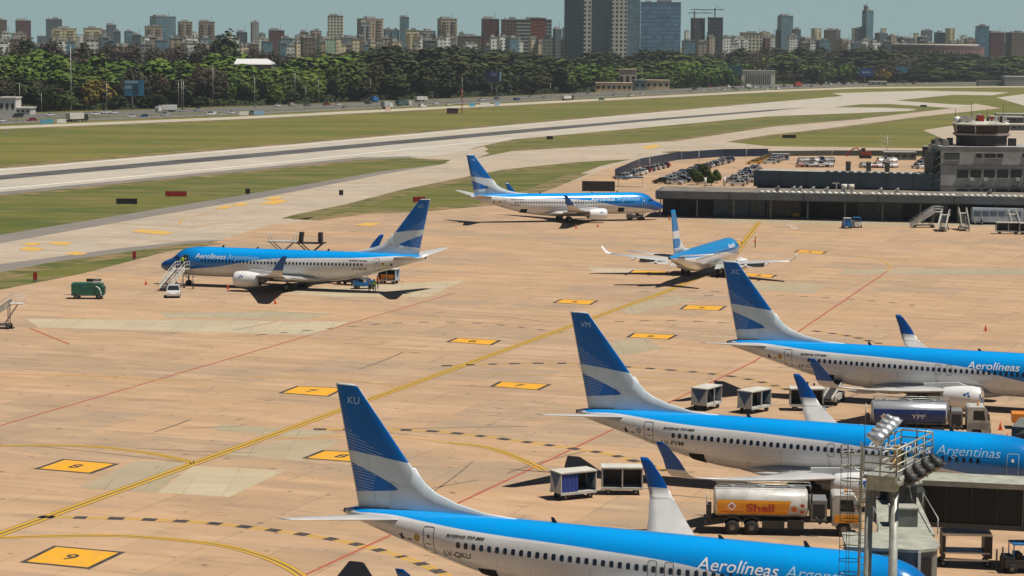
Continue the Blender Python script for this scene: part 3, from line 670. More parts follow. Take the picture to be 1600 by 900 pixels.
def make_jet(P, F, FM, side, reg, code, label, group, kind='airliner', openc=(28.0,), fwdopen=None, title=True, type_text='BOEING 737-800', text_m=None):
    P['sec2'] = sec_smooth(P['sec']); t = thing('airliner', (0, 0, 0), 0, label, 'airliner', group)
    fb = MB(); rings = []
    for (x, zt, zb, hw) in P['sec2']:
        zc = (zt + zb) / 2; hz = (zt - zb) / 2
        rings.append([(SX - x, hw * cos(2 * pi * i / 40), zc + hz * sin(2 * pi * i / 40)) for i in range(40)])
    fb.loft(rings, 0, True, True)
    # wing-body fairing
    if P is B737:
        fr = []
        for x, w_, zb_, zt_ in ((12.0, .4, 1.25, 1.7), (13.2, 1.6, 1.08, 2.1), (15, 2.05, .98, 2.35), (19, 2.12, .95, 2.45), (21.5, 2.0, 1.0, 2.4), (23.5, 1.5, 1.15, 2.1), (25, .4, 1.3, 1.8)):
            zc = (zb_ + zt_) / 2; hz = (zt_ - zb_) / 2
            fr.append([(SX - x, w_ * cos(2 * pi * i / 20), zc + hz * sin(2 * pi * i / 20)) for i in range(20)])
        fb.loft(fr, 1, True, True)
    body = fb.build('fuselage', [F, mat('fairing_skin', (0.42, 0.42, 0.41), 0.5)], t)
    # fin
    fm = MB(); rg = []
    for (l, tr, z) in P['fin']:
        ch = tr - l; th = P['finthick'] * ch if ch > 1.5 else .10 * ch
        rg.append([(SX - (l + a * ch), (h * th / 2 if h > 0 else h * th / 2 * 1.3), z) for a, h in AF])
    fm.loft(rg, 0, True, True); fin = fm.build('vertical_tail', FM, t)
    dm = MB(); dr = []
    for (x, z) in P['dorsal']:
        w0 = .05 + (x - P['dorsal'][0][0]) * .028; b_ = interp(P['sec2'], x)[0] - .25
        dr.append([(SX - x, -w0, b_), (SX - x, -w0 * .75, b_ + (z - b_) * .6), (SX - x - .0, -w0 * .3, z - .05), (SX - x, 0, z), (SX - x, w0 * .3, z - .05), (SX - x, w0 * .75, b_ + (z - b_) * .6), (SX - x, w0, b_)])
    x, z = P['dorsal'][-1]; dr.append([(q[0] - 1.6, q[1], q[2]) for q in dr[-1]])
    dm.loft(dr, 0, True, True, closed=True); dm.build('dorsal_fin', FM, t)
    for s in (-1, 1):
        if code: 
            vs, fs = text_mesh(code, .62, 0, 0.0); q = MB(); sg = -1 if s > 0 else 1
            q.add([(SX - (37.44 + P.get('codex', 0) + sg * (vx - .42)), -s * (.115), 11.4 + P.get('codez', 0) + vz) for vx, vz in vs], fs); q.build('tail_code', LBLUE_T if P is B737 else WHT_T, fin, recalc=False)
    # wings
    W = P['wing'] if 'wing' in P else [(1.6, 13.2, 8.3, 1.75, .13), (3.3, 15.0, 6.2, 2.02, .13), (4.83, 15.95, 5.1, 2.16, .12), (5.8, 16.5, 4.55, 2.25, .12), (9.5, 18.65, 3.65, 2.62, .11), (13.5, 21.0, 2.55, 3.12, .10), (16.9, 23.0, 1.75, 3.68, .10)]
    WL = P['winglet'] if 'winglet' in P else [(16.9, 23.0, 1.75, 3.68, .10, .12), (17.25, 23.25, 1.62, 3.78, .09, .5), (17.5, 23.5, 1.5, 4.0, .09, 1.0), (17.62, 23.75, 1.4, 4.3, .08, 1.35), (17.72, 24.2, 1.15, 5.0, .08, 1.4), (17.86, 24.95, .78, 5.9, .08, 1.4), (17.92, 25.3, .5, 6.18, .08, 1.4)]
    H = P['stab'] if 'stab' in P else [(.4, 33.6, 3.6, 4.72, .10), (3.5, 35.6, 2.45, 5.12, .10), (7.0, 37.85, 1.1, 5.58, .09), (7.17, 38.1, .8, 5.6, .09)]
    for s in (1, -1):
        wm = MB(); wm.loft([foil(l, c, y, z, th, s, 0.1, 0.02) for (y, l, c, z, th) in W], 0, True, True)
        wg = wm.build('wing', M_WING, t)
        if WL:
            lm = MB(); lm.loft([foil(l, c, y, z, th, s, d) for (y, l, c, z, th, d) in WL], 0, True, True)
            nv = len(lm.f)
            if P is B737:
                for i, f in enumerate(lm.f):
                    if max(lm.v[k][2] for k in f) <= 4.35: lm.mi[i] = 1
            lm.build('winglet', [FINBLUE if P is B737 else WHITE, M_WING], wg)
        for (fy, fx, fl, fz) in P.get('fairings', [(3.6, 20.0, 3.0, 1.78), (7.6, 19.6, 3.2, 2.15), (11.4, 21.2, 2.8, 2.6)]):
            q = MB(); q.lathe([(0, .02), (-.4, .14), (-1.2, .2), (-2.0, .17), (-fl, .02)], (SX - fx, -s * fy, fz), n=8, caps=False); q.build('flap_fairing', M_WING, wg)
        if 'flap' in P:
            for (y0, y1, x0_, x1_, z0_, z1_) in P['flap']:
                q = MB(); q.add([(SX - x0_, -s * y0, z0_), (SX - x0_, -s * y1, z0_ + .25), (SX - x1_, -s * y1, z1_ + .25), (SX - x1_, -s * y0, z1_), (SX - x0_, -s * y0, z0_ + .1), (SX - x0_, -s * y1, z0_ + .35), (SX - x1_, -s * y1, z1_ + .29), (SX - x1_, -s * y0, z1_ + .04)],
                              [(0, 1, 2, 3), (4, 5, 6, 7), (0, 1, 5, 4), (1, 2, 6, 5), (2, 3, 7, 6), (3, 0, 4, 7)]); q.build('flap', M_WING, wg)
        sm_ = MB(); sm_.loft([foil(l, c, y, z, th, s, .12) for (y, l, c, z, th) in H], 0, True, True); sm_.build('horizontal_tail', M_WING, t)
        engine(t, s, P.get('eng', (13.06, 4.83, 1.62)), P.get('esc', .98), FINBLUE)
        gx = P.get('mg', (19.7, 2.86)); gear(t, gx[0], -s * gx[1], .56, .42, 1.9)
    gear(t, P.get('ng', 4.11), 0, .34, .2, 1.6, name='nose_gear')
    # details on the visible side
    s = side
    if P is B737:
        wn0 = MB()
        base_poly = rrect(-.125, .125, -.185, .185, .09)
        skip = (19.6,)
        x = 6.9; k = 0; me = None
        while x < 30.2:
            z = 3.58 + max(0, x - 16.6) * .017
            if abs(x - 16.65) > .05 or True:
                o = decal(P, 'window', [(x + a, z + b) for a, b in base_poly], [list(range(len(base_poly)))], s, .016, AIR_WIN, t) if x > 24 or k % 3 == 0 or True else None
            x += .508; k += 1
        for xc in (16.65, 17.66):
            v_, f_ = ringpoly(xc - .27, xc + .27, 3.12, 4.08, .12, .03); decal(P, 'overwing_exit', v_, f_, s, .015, BLK_T, t, .12)
        v_, f_ = ringpoly(31.42, 32.16, 2.98, 4.66, .12, .035); dr_ = decal(P, 'rear_door', v_, f_, s, .015, BLK_T, t, .12)
        v_, f_ = rrect(31.72, 31.86, 4.0, 4.2, .05), None; decal(P, 'door_window', v_, [list(range(len(v_)))], s, .017, AIR_WIN, dr_)
        decal(P, 'door_handle', [(31.6, 3.62), (32.0, 3.62), (32.0, 3.66), (31.6, 3.66)], [(0, 1, 2, 3)], s, .017, BLK_T, dr_)
        v_, f_ = ringpoly(4.05, 4.88, 2.42, 4.22, .12, .04); fd = decal(P, 'front_door', v_, f_, s, .015, mat('door_edge_pale', (.35, .5, .65), .4, var=0), t, .12)
        v_ = rrect(4.38, 4.56, 3.62, 3.86, .07); decal(P, 'door_window', v_, [list(range(len(v_)))], s, .017, WHT_T, fd)
        for xc in openc + ((fwdopen,) if fwdopen else ()):
            v_ = [(xc - .62, 1.72), (xc + .62, 1.82), (xc + .62, 2.52), (xc - .62, 2.52)]
            decal(P, 'cargo_hatch', v_, [(0, 1, 2, 3)], s, .03, HOLE, t, .12)
        v_ = [(32.62 + .22 * cos(a * pi / 8), 3.92 + .25 * sin(a * pi / 8)) for a in range(16)]
        em = decal(P, 'round_emblem', v_, [list(range(16))], s, .015, mat('emblem_ochre', (.42, .30, .08), .5, var=.2) if reg != 'LV-FVM' else mat('emblem_grey', (.40, .42, .44), .5), t)
        decal(P, 'crown_mark', [(33.5, 3.72), (33.85, 3.72), (33.8, 3.86), (33.95, 4.02), (33.78, 4.0), (33.7, 4.15), (33.6, 3.9)], [(0, 1, 2, 3, 4, 5, 6)], s, .015, BLK_T, t)
        decal(P, 'small_mark', [(33.0, 3.72), (33.3, 3.72), (33.3, 3.80), (33.0, 3.80)], [(0, 1, 2, 3)], s, .015, BLK_T, t)
        decal_text(P, reg, 30.75 if s > 0 else 28.6, 3.06, .46, s, BLK_T, t, 'registration_text', 1.8, 0, .004, .022)
        decal_text(P, type_text, 30.6 if s > 0 else 28.0, 4.22, .22, s, BLK_T, t, 'type_text', 2.5, .3, .008)
        if s > 0:
            decal_text(P, 'Aerolíneas', 15.05, 3.86, .94, s, WHT_T, t, 'title_text', 4.75, .2, .004); decal_text(P, 'Argentinas', 9.95, 3.86, .94, s, LBLUE_T, t, 'title_text', 4.6, .2, -.004)
        else:
            decal_text(P, 'Aerolíneas', 5.85, 3.86, .94, s, WHT_T, t, 'title_text', 4.5, .2, .004); decal_text(P, 'Argentinas', 10.5, 3.86, .94, s, LBLUE_T, t, 'title_text', 4.6, .2, -.004)
        # flight deck glass
        for sd in (1, -1):
            for (a, b) in (((2.05, 2.55), (3.70, 4.05)), ((2.62, 3.05), (3.68, 4.12)), ((3.10, 3.45), (3.66, 4.05))):
                decal(P, 'cockpit_window', [(a[0], b[0] - .02), (a[1], b[0] - .02), (a[1], b[1]), (a[0] + .12, b[1] - .12)], [(0, 1, 2, 3)], sd, .02, AIR_WIN, t, .1)
        for ax, az, ah in ((9.0, 5.3, .35), (24.2, 5.3, .32), (14.0, 5.3, .22)):
            q = MB(); q.add([(SX - ax, -.02, az), (SX - ax - .35, -.02, az), (SX - ax - .42, -.02, az + ah), (SX - ax - .25, -.02, az + ah), (SX - ax, .02, az), (SX - ax - .35, .02, az), (SX - ax - .42, .02, az + ah), (SX - ax - .25, .02, az + ah)],
                           [(0, 1, 2, 3), (7, 6, 5, 4), (0, 4, 5, 1), (1, 5, 6, 2), (2, 6, 7, 3), (3, 7, 4, 0)]); q.build('antenna', DARK, t)
        q = MB(); q.cyl((SX - 37.9, 0, 4.82), (SX - 38.15, 0, 4.85), .17, .15, 12); q.build('exhaust_pipe', DARK, t)
    return t
HOLE = mat('unlit_hold', (0.004, 0.004, 0.004), 0.9, var=0)
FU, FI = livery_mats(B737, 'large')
def place(t, q, off=SX):
    """nose on the ground at q[0], q[1], heading q[2] degrees"""
    a = radians(q[2]); t.location = (q[0] - cos(a) * off, q[1] - sin(a) * off, 0); t.rotation_euler = (0, 0, a)
g1 = 'jets in the blue, white and silver livery parked on the apron'
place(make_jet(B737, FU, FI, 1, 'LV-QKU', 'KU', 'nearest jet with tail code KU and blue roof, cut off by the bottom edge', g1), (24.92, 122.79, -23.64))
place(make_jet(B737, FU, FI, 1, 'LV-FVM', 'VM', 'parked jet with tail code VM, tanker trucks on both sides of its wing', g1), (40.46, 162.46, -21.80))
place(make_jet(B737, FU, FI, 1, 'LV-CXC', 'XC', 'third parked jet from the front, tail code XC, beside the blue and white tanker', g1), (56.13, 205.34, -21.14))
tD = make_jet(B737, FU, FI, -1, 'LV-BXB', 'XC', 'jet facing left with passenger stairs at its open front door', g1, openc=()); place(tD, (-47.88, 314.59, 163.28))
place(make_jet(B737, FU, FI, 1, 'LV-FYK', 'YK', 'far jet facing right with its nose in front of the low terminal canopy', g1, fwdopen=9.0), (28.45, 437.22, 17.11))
# open front door of the jet with stairs
q = MB(); v_ = rrect(4.05, 4.88, 2.42, 4.22, .12); decal(B737, 'door_opening', v_, [list(range(len(v_)))], -1, .02, BLACK, tD, .12)
# the regional jet taxiing away
ERJ = dict(
 sec=[(0,2.4,2.3,.05),(.3,2.75,1.95,.4),(1,3.15,1.65,.75),(2,3.7,1.4,1.1),(3,4.25,1.28,1.32),(4.5,4.5,1.2,1.46),(6,4.55,1.2,1.5),(14,4.55,1.2,1.5),(23,4.55,1.2,1.5),(26,4.55,1.5,1.47),(29,4.5,2.1,1.28),(32,4.42,2.9,.9),(34.5,4.32,3.55,.48),(35.8,4.2,3.9,.2)],
 bound=[(0,.9),(2,1.5),(4,2.0),(8,2.5),(12,3.0),(18,3.25),(24,3.4),(29,3.6),(33,3.85),(38,4.1)],
 fin=[(29.0,33.6,4.3),(29.9,33.9,5.2),(31.0,34.4,6.8),(32.2,34.9,8.6),(33.2,35.4,10.2),(33.6,35.5,10.55)], finthick=.09,
 dorsal=[(25.5,4.56),(27.5,4.75),(28.8,5.1),(29.6,5.5),(30.0,5.9)], codex=-2.6, codez=-2.0,
 wing=[(1.3,12.2,6.6,1.7,.13),(4.4,14.6,4.4,2.0,.12),(9,17.2,2.9,2.45,.11),(13.2,19.6,1.7,2.95,.1)],
 winglet=[(13.2,19.6,1.7,2.95,.1,.12),(13.7,20.0,1.5,3.1,.09,.5),(14.0,20.5,1.2,3.5,.09,1.1),(14.3,21.1,.6,4.1,.08,1.1)],
 stab=[(.3,31.0,2.9,4.0,.1),(6.04,34.2,1.3,4.75,.1)], eng=(12.3,4.5,1.45), esc=.82, mg=(18.4,2.6), ng=3.6,
 fairings=[(3.2,18.0,2.6,1.6),(6.6,18.6,2.4,1.95),(9.8,19.4,2.2,2.3)], flap=[(2.0,4.6,18.6,19.7,1.7,1.2),(4.9,9.2,18.9,19.9,2.05,1.55)])
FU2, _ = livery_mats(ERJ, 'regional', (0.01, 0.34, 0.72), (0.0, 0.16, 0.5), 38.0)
m, b = newmat('fin_livery_regional', 0.3); v, x, y, z = coords(); xm = SX - x
blue = X.m('MAXIMUM', z > 7.6, (z < 6.55) * (z > 5.2) * ((xm - 30.9) > (z - 5.85).abs() * 1.1)); setc(b, mixc(blue, (.66, .68, .7), (0.0, .2, .5))); FI2 = m
tF = make_jet(ERJ, FU2, FI2, 1, '', '', 'small twin jet seen from behind, taxiing towards the terminal on the yellow line', 'regional jet')
tF.name = 'regional_jet'; del tF['group']
aF = radians(70.0); c_ = Vector((26.6, 328.3, 0)); place(tF, (c_.x + cos(aF) * 20.6, c_.y + sin(aF) * 20.6, 70.0))
P = ERJ
decal_text(P, 'Austral', 9.6, 3.35, .9, 1, WHT_T, tF, 'title_text', 3.6, .2, .015)
for i in range(25):
    x = 6.5 + i * .85
    bp = rrect(-.13, .13, -.18, .18, .08); decal(P, 'window', [(x + a, 3.15 + b_) for a, b_ in bp], [list(range(len(bp)))], 1, .016, AIR_WIN, tF)
q = MB(); q.cyl((SX - 35.7, 0, 4.05), (SX - 36.1, 0, 4.08), .17, .15, 12); q.build('exhaust_pipe', DARK, tF)
# ------------------------------------------------------------------ small builders
def fnode(t): return t
def wheel_mb(o, r, wd, axis='Y', n=14):
    mb = MB(); mb.lathe([(-wd / 2, r * .5), (-wd / 2, r * .9), (-wd * .3, r), (wd * .3, r), (wd / 2, r * .9), (wd / 2, r * .5)], o, axis, n, 0)
    mb.lathe([(-wd * .45, .01), (-wd * .3, r * .52)], o, axis, 10, 1); mb.lathe([(wd * .45, .01), (wd * .3, r * .52)], o, axis, 10, 1); return mb
def person(loc, rz, top, legs, label, pose='stand', hair=DARK, arms=(0.1, 0.1), group=None, lean=0.0, stride=0.12):
    """a worker as one continuous skinned body; clothes are material zones of the figure, vest and hair its children"""
    t = thing('person', loc, rz, label, 'person', group)
    me = bpy.data.meshes.new('body'); bm = bmesh.new()
    L = lean
    J = {'pel': (0, 0, .95), 'sp': (L * .25, 0, 1.18), 'ch': (L * .5, 0, 1.40), 'nk': (L * .62, 0, 1.52), 'hd': (L * .68, 0, 1.62), 'tp': (L * .7, 0, 1.74)}
    rad = {'pel': .15, 'sp': .135, 'ch': .15, 'nk': .06, 'hd': .095, 'tp': .075}
    E_ = [('pel', 'sp'), ('sp', 'ch'), ('ch', 'nk'), ('nk', 'hd'), ('hd', 'tp')]
    for s, nm in ((1, 'l'), (-1, 'r')):
        st = stride * s; a = arms[0] if s > 0 else arms[1]
        J['hip' + nm] = (0, s * .10, .90); J['kn' + nm] = (st * .6 + .03, s * .11, .50); J['an' + nm] = (st, s * .11, .09); J['to' + nm] = (st + .16, s * .13, .04)
        J['sh' + nm] = (L * .5, s * .19, 1.42); J['el' + nm] = (L * .5 + a * .6, s * .26, 1.16); J['wr' + nm] = (L * .5 + a * 2.0, s * .25, .95 + abs(a) * .6); J['ha' + nm] = (L * .5 + a * 2.3, s * .24, .86 + abs(a) * .7)
        for k, r in (('hip', .10), ('kn', .065), ('an', .045), ('to', .04), ('sh', .065), ('el', .045), ('wr', .034), ('ha', .04)): rad[k + nm] = r
        E_ += [('pel', 'hip' + nm), ('hip' + nm, 'kn' + nm), ('kn' + nm, 'an' + nm), ('an' + nm, 'to' + nm), ('ch', 'sh' + nm), ('sh' + nm, 'el' + nm), ('el' + nm, 'wr' + nm), ('wr' + nm, 'ha' + nm)]
    V = {}; 
    for k, p in J.items(): V[k] = bm.verts.new(p)
    for a, b_ in E_: bm.edges.new((V[a], V[b_]))
    bm.verts.index_update(); idx = {k: v.index for k, v in V.items()}
    bm.to_mesh(me); bm.free()
    o = link('body', me)
    o.modifiers.new('s', 'SKIN')
    sk = me.skin_vertices[0].data
    for k, i in idx.items(): sk[i].radius = (rad[k], rad[k] * (1.0)); sk[i].use_root = (k == 'pel')
    sd = o.modifiers.new('d', 'SUBSURF'); sd.levels = 1; sd.render_levels = 1
    bpy.context.view_layer.update()
    dg = bpy.context.evaluated_depsgraph_get(); m2 = bpy.data.meshes.new_from_object(o.evaluated_get(dg))
    bpy.data.objects.remove(o)
    m2.materials.clear()
    for k in (top, legs, SKIN, BLACK): m2.materials.append(k)
    for p in m2.polygons:
        z = p.center.z; p.use_smooth = True
        p.material_index = 2 if z > 1.50 else 3 if z < .10 else 1 if z < .98 and abs(p.center.y) < .22 else (2 if z < 1.02 else 0)
    b = link('body', m2, t)
    h = MB(); hx = L * .7
    rings = []
    for a, r in ((1.63, .102), (1.70, .104), (1.76, .09), (1.80, .05)): rings.append([(hx - .015 + r * cos(2 * pi * i / 10), r * .95 * sin(2 * pi * i / 10), a) for i in range(10)])
    h.loft(rings, 0); h.build('hair', hair, t)
    return t
# cars ---------------------------------------------------------------
CARPAINT = {}
def carpaint(n, c):
    if n not in CARPAINT:
        m, b = newmat('car_paint_' + n, 0.25, 0.0); b.inputs['Coat Weight'].default_value = 0.5; setc(b, c); CARPAINT[n] = m
    return CARPAINT[n]
for n_, c_ in dict(white=(.66, .67, .67), silver=(.36, .37, .38), grey=(.12, .125, .13), black=(.014, .014, .016), red=(.27, .012, .015), blue=(.03, .07, .2), yellow=(.7, .40, .03), beige=(.4, .35, .26), teal=(.03, .2, .25), green=(.03, .12, .06)).items(): carpaint(n_, c_)
def car_body(kind):
    """side outline pushed across, shoulders drawn in"""
    if kind == 'hatchback': lo = [(-1.9, .35), (-1.95, .75), (-1.75, .98), (1.0, .95), (1.85, .78), (1.98, .55), (1.95, .30)]; hi = [(-1.72, .98), (-1.35, 1.46), (.25, 1.48), (1.02, .95)]; L = 3.95
    elif kind == 'saloon': lo = [(-2.2, .35), (-2.25, .80), (-2.1, .98), (1.15, .93), (2.1, .76), (2.25, .52), (2.2, .30)]; hi = [(-1.55, .97), (-.95, 1.42), (.25, 1.44), (1.15, .93)]; L = 4.5
    elif kind == 'pickup': lo = [(-2.5, .45), (-2.5, 1.05), (-.9, 1.06), (1.3, 1.08), (2.4, .95), (2.55, .7), (2.5, .42)]; hi = [(-.75, 1.06), (-.6, 1.68), (.6, 1.70), (1.3, 1.08)]; L = 5.1
    elif kind == 'van': lo = [(-2.4, .35), (-2.42, 1.1), (-2.38, 1.25), (1.5, 1.2), (2.3, 1.0), (2.45, .65), (2.4, .32)]; hi = [(-2.38, 1.25), (-2.3, 1.95), (.9, 1.95), (1.55, 1.2)]; L = 4.9
    w0, w1 = .86, .66
    b = MB(); n = len(lo)
    vs = [(x, -w0, z) for x, z in lo] + [(x, w0, z) for x, z in lo]
    b.add(vs, [list(range(n)), list(range(2 * n - 1, n - 1, -1))] + [(i, n + i, n + (i + 1) % n, (i + 1) % n) for i in range(n)])
    g_ = MB(); k = len(hi)
    z0 = hi[0][1]; z1 = max(z for _, z in hi)
    wf = lambda z: w0 - (w0 - w1) * (z - min(z0, hi[-1][1])) / (z1 - z0) - .01
    vs = [(x, -wf(z), z - .003) for x, z in hi] + [(x, wf(z), z - .003) for x, z in hi]
    g_.add(vs, [(i, k + i, k + (i + 1) % k, (i + 1) % k) for i in range(k)] + [list(range(k)), list(range(2 * k - 1, k - 1, -1))])
    # roof panel and pillars
    (xa, za), (xb, zb) = hi[1], hi[2]
    b.box(((xa + xb) / 2, 0, z1 + .01), (xb - xa + .04, 2 * w1 + .02, .05))
    for s in (-1, 1):
        for (p, q) in ((hi[0], hi[1]), (hi[2], hi[3])): b.bar((p[0], s * (wf(p[1]) + .005), p[1]), (q[0], s * (wf(q[1]) + .005), q[1]), .07, .05)
        xm = (xa + xb) / 2; b.bar((xm, s * (wf(z0) + .01), z0), (xm, s * (w1 + .01), z1), .09, .03)
        if kind == 'van': b.box(((hi[0][0] - .4 + 1.0) / 2 - .5, s * (w0 - .03), 1.5), (2.6, .12, .62))
    return b, g_
CARS = {}
def make_car(kind):
    t = thing('car' if kind in ('hatchback', 'saloon') else kind + ('_truck' if kind == 'pickup' else ''), (0, -500, -50))
    b, g_ = car_body(kind)
    b.build('body', carpaint('white', None) if False else CARPAINT['white'], t); g_.build('window', GLASSD, t)
    r = .31 if kind != 'pickup' else .37; xw = {'hatchback': 1.22, 'saloon': 1.32, 'pickup': 1.6, 'van': 1.5}[kind]
    for x in (-xw, xw):
        for s in (-1, 1): wheel_mb((x, s * .78, r), r, .2, 'Y', 12).build('wheel', [TYRE, GREYM], t)
    hl = {'hatchback': 1.90, 'saloon': 2.16, 'pickup': 2.44, 'van': 2.36}[kind]; hz = {'hatchback': .68, 'saloon': .66, 'pickup': .85, 'van': .85}[kind]
    for s in (-1, 1):
        q = MB(); q.box((hl, s * .62, hz), (.12, .34, .14)); q.build('headlight', CHROME, t)
        q = MB(); q.box((-hl - .02, s * .68, hz + .1), (.12, .2, .16)); q.build('tail_light', REDP, t)
    return t
def proto(kind):
    if kind not in CARS: CARS[kind] = [make_car(kind), False]
    return CARS[kind]
def car(kind, col, loc, rz, label, group):
    p = proto(kind)
    if not p[1]: c = p[0]; c.location = loc; c.rotation_euler = (0, 0, rz); p[1] = True; c['label'] = label; c['group'] = group; c['_first'] = col
    else: c = copy_tree(p[0], None, loc, rz, label, group)
    cat_ = {'hatchback': 'car', 'saloon': 'car', 'pickup': 'pickup truck', 'van': 'van'}[kind]
    c['category'] = cat_
    PENDING.append((c, col)); return c
PENDING = []
def paint_cars():
    for c, col in PENDING: swap(c, CARPAINT['white'], CARPAINT[col])
    for k in CARS.values():
        if not k[1]:
            for q in list(k[0].children_recursive): bpy.data.objects.remove(q)
            bpy.data.objects.remove(k[0])
        elif '_first' in k[0]: del k[0]['_first']
def cone(px, py, label='small orange traffic cone standing on the open apron'):
    p = at(px, py); t = MB(); t.cyl((0, 0, .03), (0, 0, .75), .17, .03, 10); t.box((0, 0, .02), (.45, .45, .04)); o = t.build('traffic_cone', mat('cone_orange', (.75, .14, .03), .6)); o.location = p; tag(o, label, 'traffic cone', 'traffic cones on the apron'); return o
# ------------------------------------------------------------------ tanker trucks
def tanker(loc, rz, style, label):
    t = thing('tanker_truck', loc, rz, label, 'tanker truck', 'aircraft refuelling tanker trucks')
    c = MB(); c.box((0, -.42, .95), (10.0, .16, .26)); c.box((0, .42, .95), (10.0, .16, .26))
    for x in (-4.6, -2.8, -1, 1.2, 3.0): c.box((x, 0, .95), (.2, 1.9, .2))
    c.box((-.6, -1.05, .75), (1.5, .4, .5)); c.box((.9, -1.05, .8), (1.1, .45, .55)); c.box((-5.15, 0, .75), (.2, 2.4, .3))
    c.build('chassis', DARK, t)
    tk = MB(); rings = []
    zc, ry, rzz = 2.12, 1.22, .98
    def ring(x, k): return [(x, ry * k * (1 if abs(cos(a)) < .99 else 1) * math.copysign(abs(cos(a)) ** .8, cos(a)), zc + rzz * k * math.copysign(abs(sin(a)) ** .85, sin(a))) for a in [2 * pi * i / 32 for i in range(32)]]
    for x, k in ((-4.62, .80), (-4.55, .93), (-4.45, 1.0), (1.55, 1.0), (1.65, .93), (1.72, .80)): rings.append(ring(x, k))
    tk.loft(rings, 0); tank = tk.build('tank', mat('tank_dusty_white', (.60, .60, .57), .35, var=.25, scale=1.0) if style == 'shell' else mat('tank_aluminium', (.55, .57, .60), .3, .5, var=.1), t)
    def sidept(x, z, e=.015):
        s = max(-.98, min(.98, (z - zc) / rzz)); sa = math.copysign(abs(s) ** (1 / .85), s); c_ = sqrt(max(0, 1 - sa * sa))
        return (x, -(ry * c_ ** .8 + e), z)
    def panel(name, poly, m, par=tank, e=.015, n=5):
        """a painted strip between two outlines (lower and upper edges)"""
        lo, up = poly; mb = MB(); vs = []
        for i in range(len(lo)):
            for j in range(n + 1):
                q = (lo[i][0] + (up[i][0] - lo[i][0]) * j / n, lo[i][1] + (up[i][1] - lo[i][1]) * j / n); vs.append(sidept(q[0], q[1], e))
        mb.add(vs, [(i * (n + 1) + j, (i + 1) * (n + 1) + j, (i + 1) * (n + 1) + j + 1, i * (n + 1) + j + 1) for i in range(len(lo) - 1) for j in range(n)])
        return mb.build(name, m, par, recalc=False)
    def word(body, x0, z0, size, width, m, e=.035, par=tank, name='lettering', bold=.03):
        vs, fs = text_mesh(body, size, 0, bold); k = width / max(v[0] for v in vs)
        me = bpy.data.meshes.new(name); bm = bmesh.new(); bv = [bm.verts.new((x0 + x * k, z0 + y, 0)) for x, y in vs]
        for f in fs:
            try: bm.faces.new([bv[i] for i in f])
            except ValueError: pass
        zz = z0 + .08
        while zz < z0 + size: bmesh.ops.bisect_plane(bm, geom=bm.verts[:] + bm.edges[:] + bm.faces[:], plane_co=(0, zz, 0), plane_no=(0, 1, 0)); zz += .08
        for v in bm.verts: v.co = Vector(sidept(v.co.x, v.co.y, e))
        bm.to_mesh(me); bm.free(); me.materials.append(m); return link(name, me, par)
    if style == 'shell':
        panel('orange_band', ([(-4.4, 1.40), (.30, 1.40)], [(-4.4, 2.40), (.58, 2.40)]), YELP)
        word('Shell', -2.45, 1.62, .75, 1.9, REDT)
        panel('diamond_sign', ([(-3.75, 1.98), (-3.42, 1.66), (-3.09, 1.98)], [(-3.75, 1.981), (-3.42, 2.30), (-3.09, 1.981)]), WHT_T, e=.03)
        for dx, dz in ((-.1, 0), (.1, 0), (0, .1), (0, -.1)): panel('diamond_check', ([(-3.42 + dx - .07, 1.98 + dz - .05), (-3.42 + dx + .07, 1.98 + dz - .05)], [(-3.42 + dx - .07, 1.98 + dz + .05), (-3.42 + dx + .07, 1.98 + dz + .05)]), REDT, e=.045, n=1)
        panel('thin_rule', ([(-4.2, 1.56), (-2.6, 1.56)], [(-4.2, 1.60), (-2.6, 1.60)]), REDT, e=.03, n=1)
        # scallop emblem and two small red marks on the white end
        sh = [(.78, 1.62)] + [(.78 + .22 * cos(a), 1.78 + .26 * sin(a)) for a in [radians(-20 + 220 * i / 9) for i in range(10)]]
        q = MB(); q.add([sidept(x, z, .03) for x, z in sh], [list(range(len(sh)))]); q.build('scallop_emblem', ORANGE, tank, recalc=False)
        q = MB()
        for i in range(4):
            a = radians(35 + 37 * i); q.add([sidept(.78 - .015, 1.64, .045), sidept(.78 + .015, 1.64, .045), sidept(.78 + .22 * cos(a) + .015, 1.76 + .22 * sin(a), .045), sidept(.78 + .22 * cos(a) - .015, 1.76 + .22 * sin(a), .045)], [(0, 1, 2, 3)])
        q.build('scallop_rib', REDT, tank, recalc=False)
        panel('red_mark', ([(1.18, 1.55), (1.48, 1.55)], [(1.18, 1.72), (1.48, 1.72)]), REDT, e=.03, n=1); panel('red_mark', ([(1.2, 2.0), (1.45, 2.0)], [(1.2, 2.2), (1.45, 2.2)]), REDT, e=.03, n=1)
        cabm, skirt = mat('cab_dusty_white', (.50, .50, .47), .5, var=.3, scale=1.5), YELP
    else:
        panel('navy_band', ([(-4.45, 1.38), (1.55, 1.38)], [(-4.45, 2.52), (1.55, 2.52)]), NAVY)
        word('YPF', -1.3, 1.78, .5, 1.15, WHT_T, bold=.0)
        panel('diamond_sign', ([(-3.9, 1.90), (-3.6, 1.62), (-3.3, 1.90)], [(-3.9, 1.901), (-3.6, 2.18), (-3.3, 1.901)]), WHT_T, e=.03)
        panel('diamond_check', ([(-3.68, 1.84), (-3.52, 1.84)], [(-3.68, 1.96), (-3.52, 1.96)]), REDT, e=.045, n=1)
        cabm, skirt = mat('cab_dusty_white', (.50, .50, .47), .5, var=.3, scale=1.5), GREYM
    for s in (-1, 1):
        r = MB(); r.tube([(-4.4, s * .55, 3.10), (-4.4, s * .55, 3.38), (1.9, s * .55, 3.38), (1.9, s * .55, 3.05)], .03); r.bar((-2.2, s * .55, 3.08), (-2.2, s * .55, 3.38), .04); r.bar((0, s * .55, 3.08), (0, s * .55, 3.38), .04); r.build('top_rail', GALV, t)
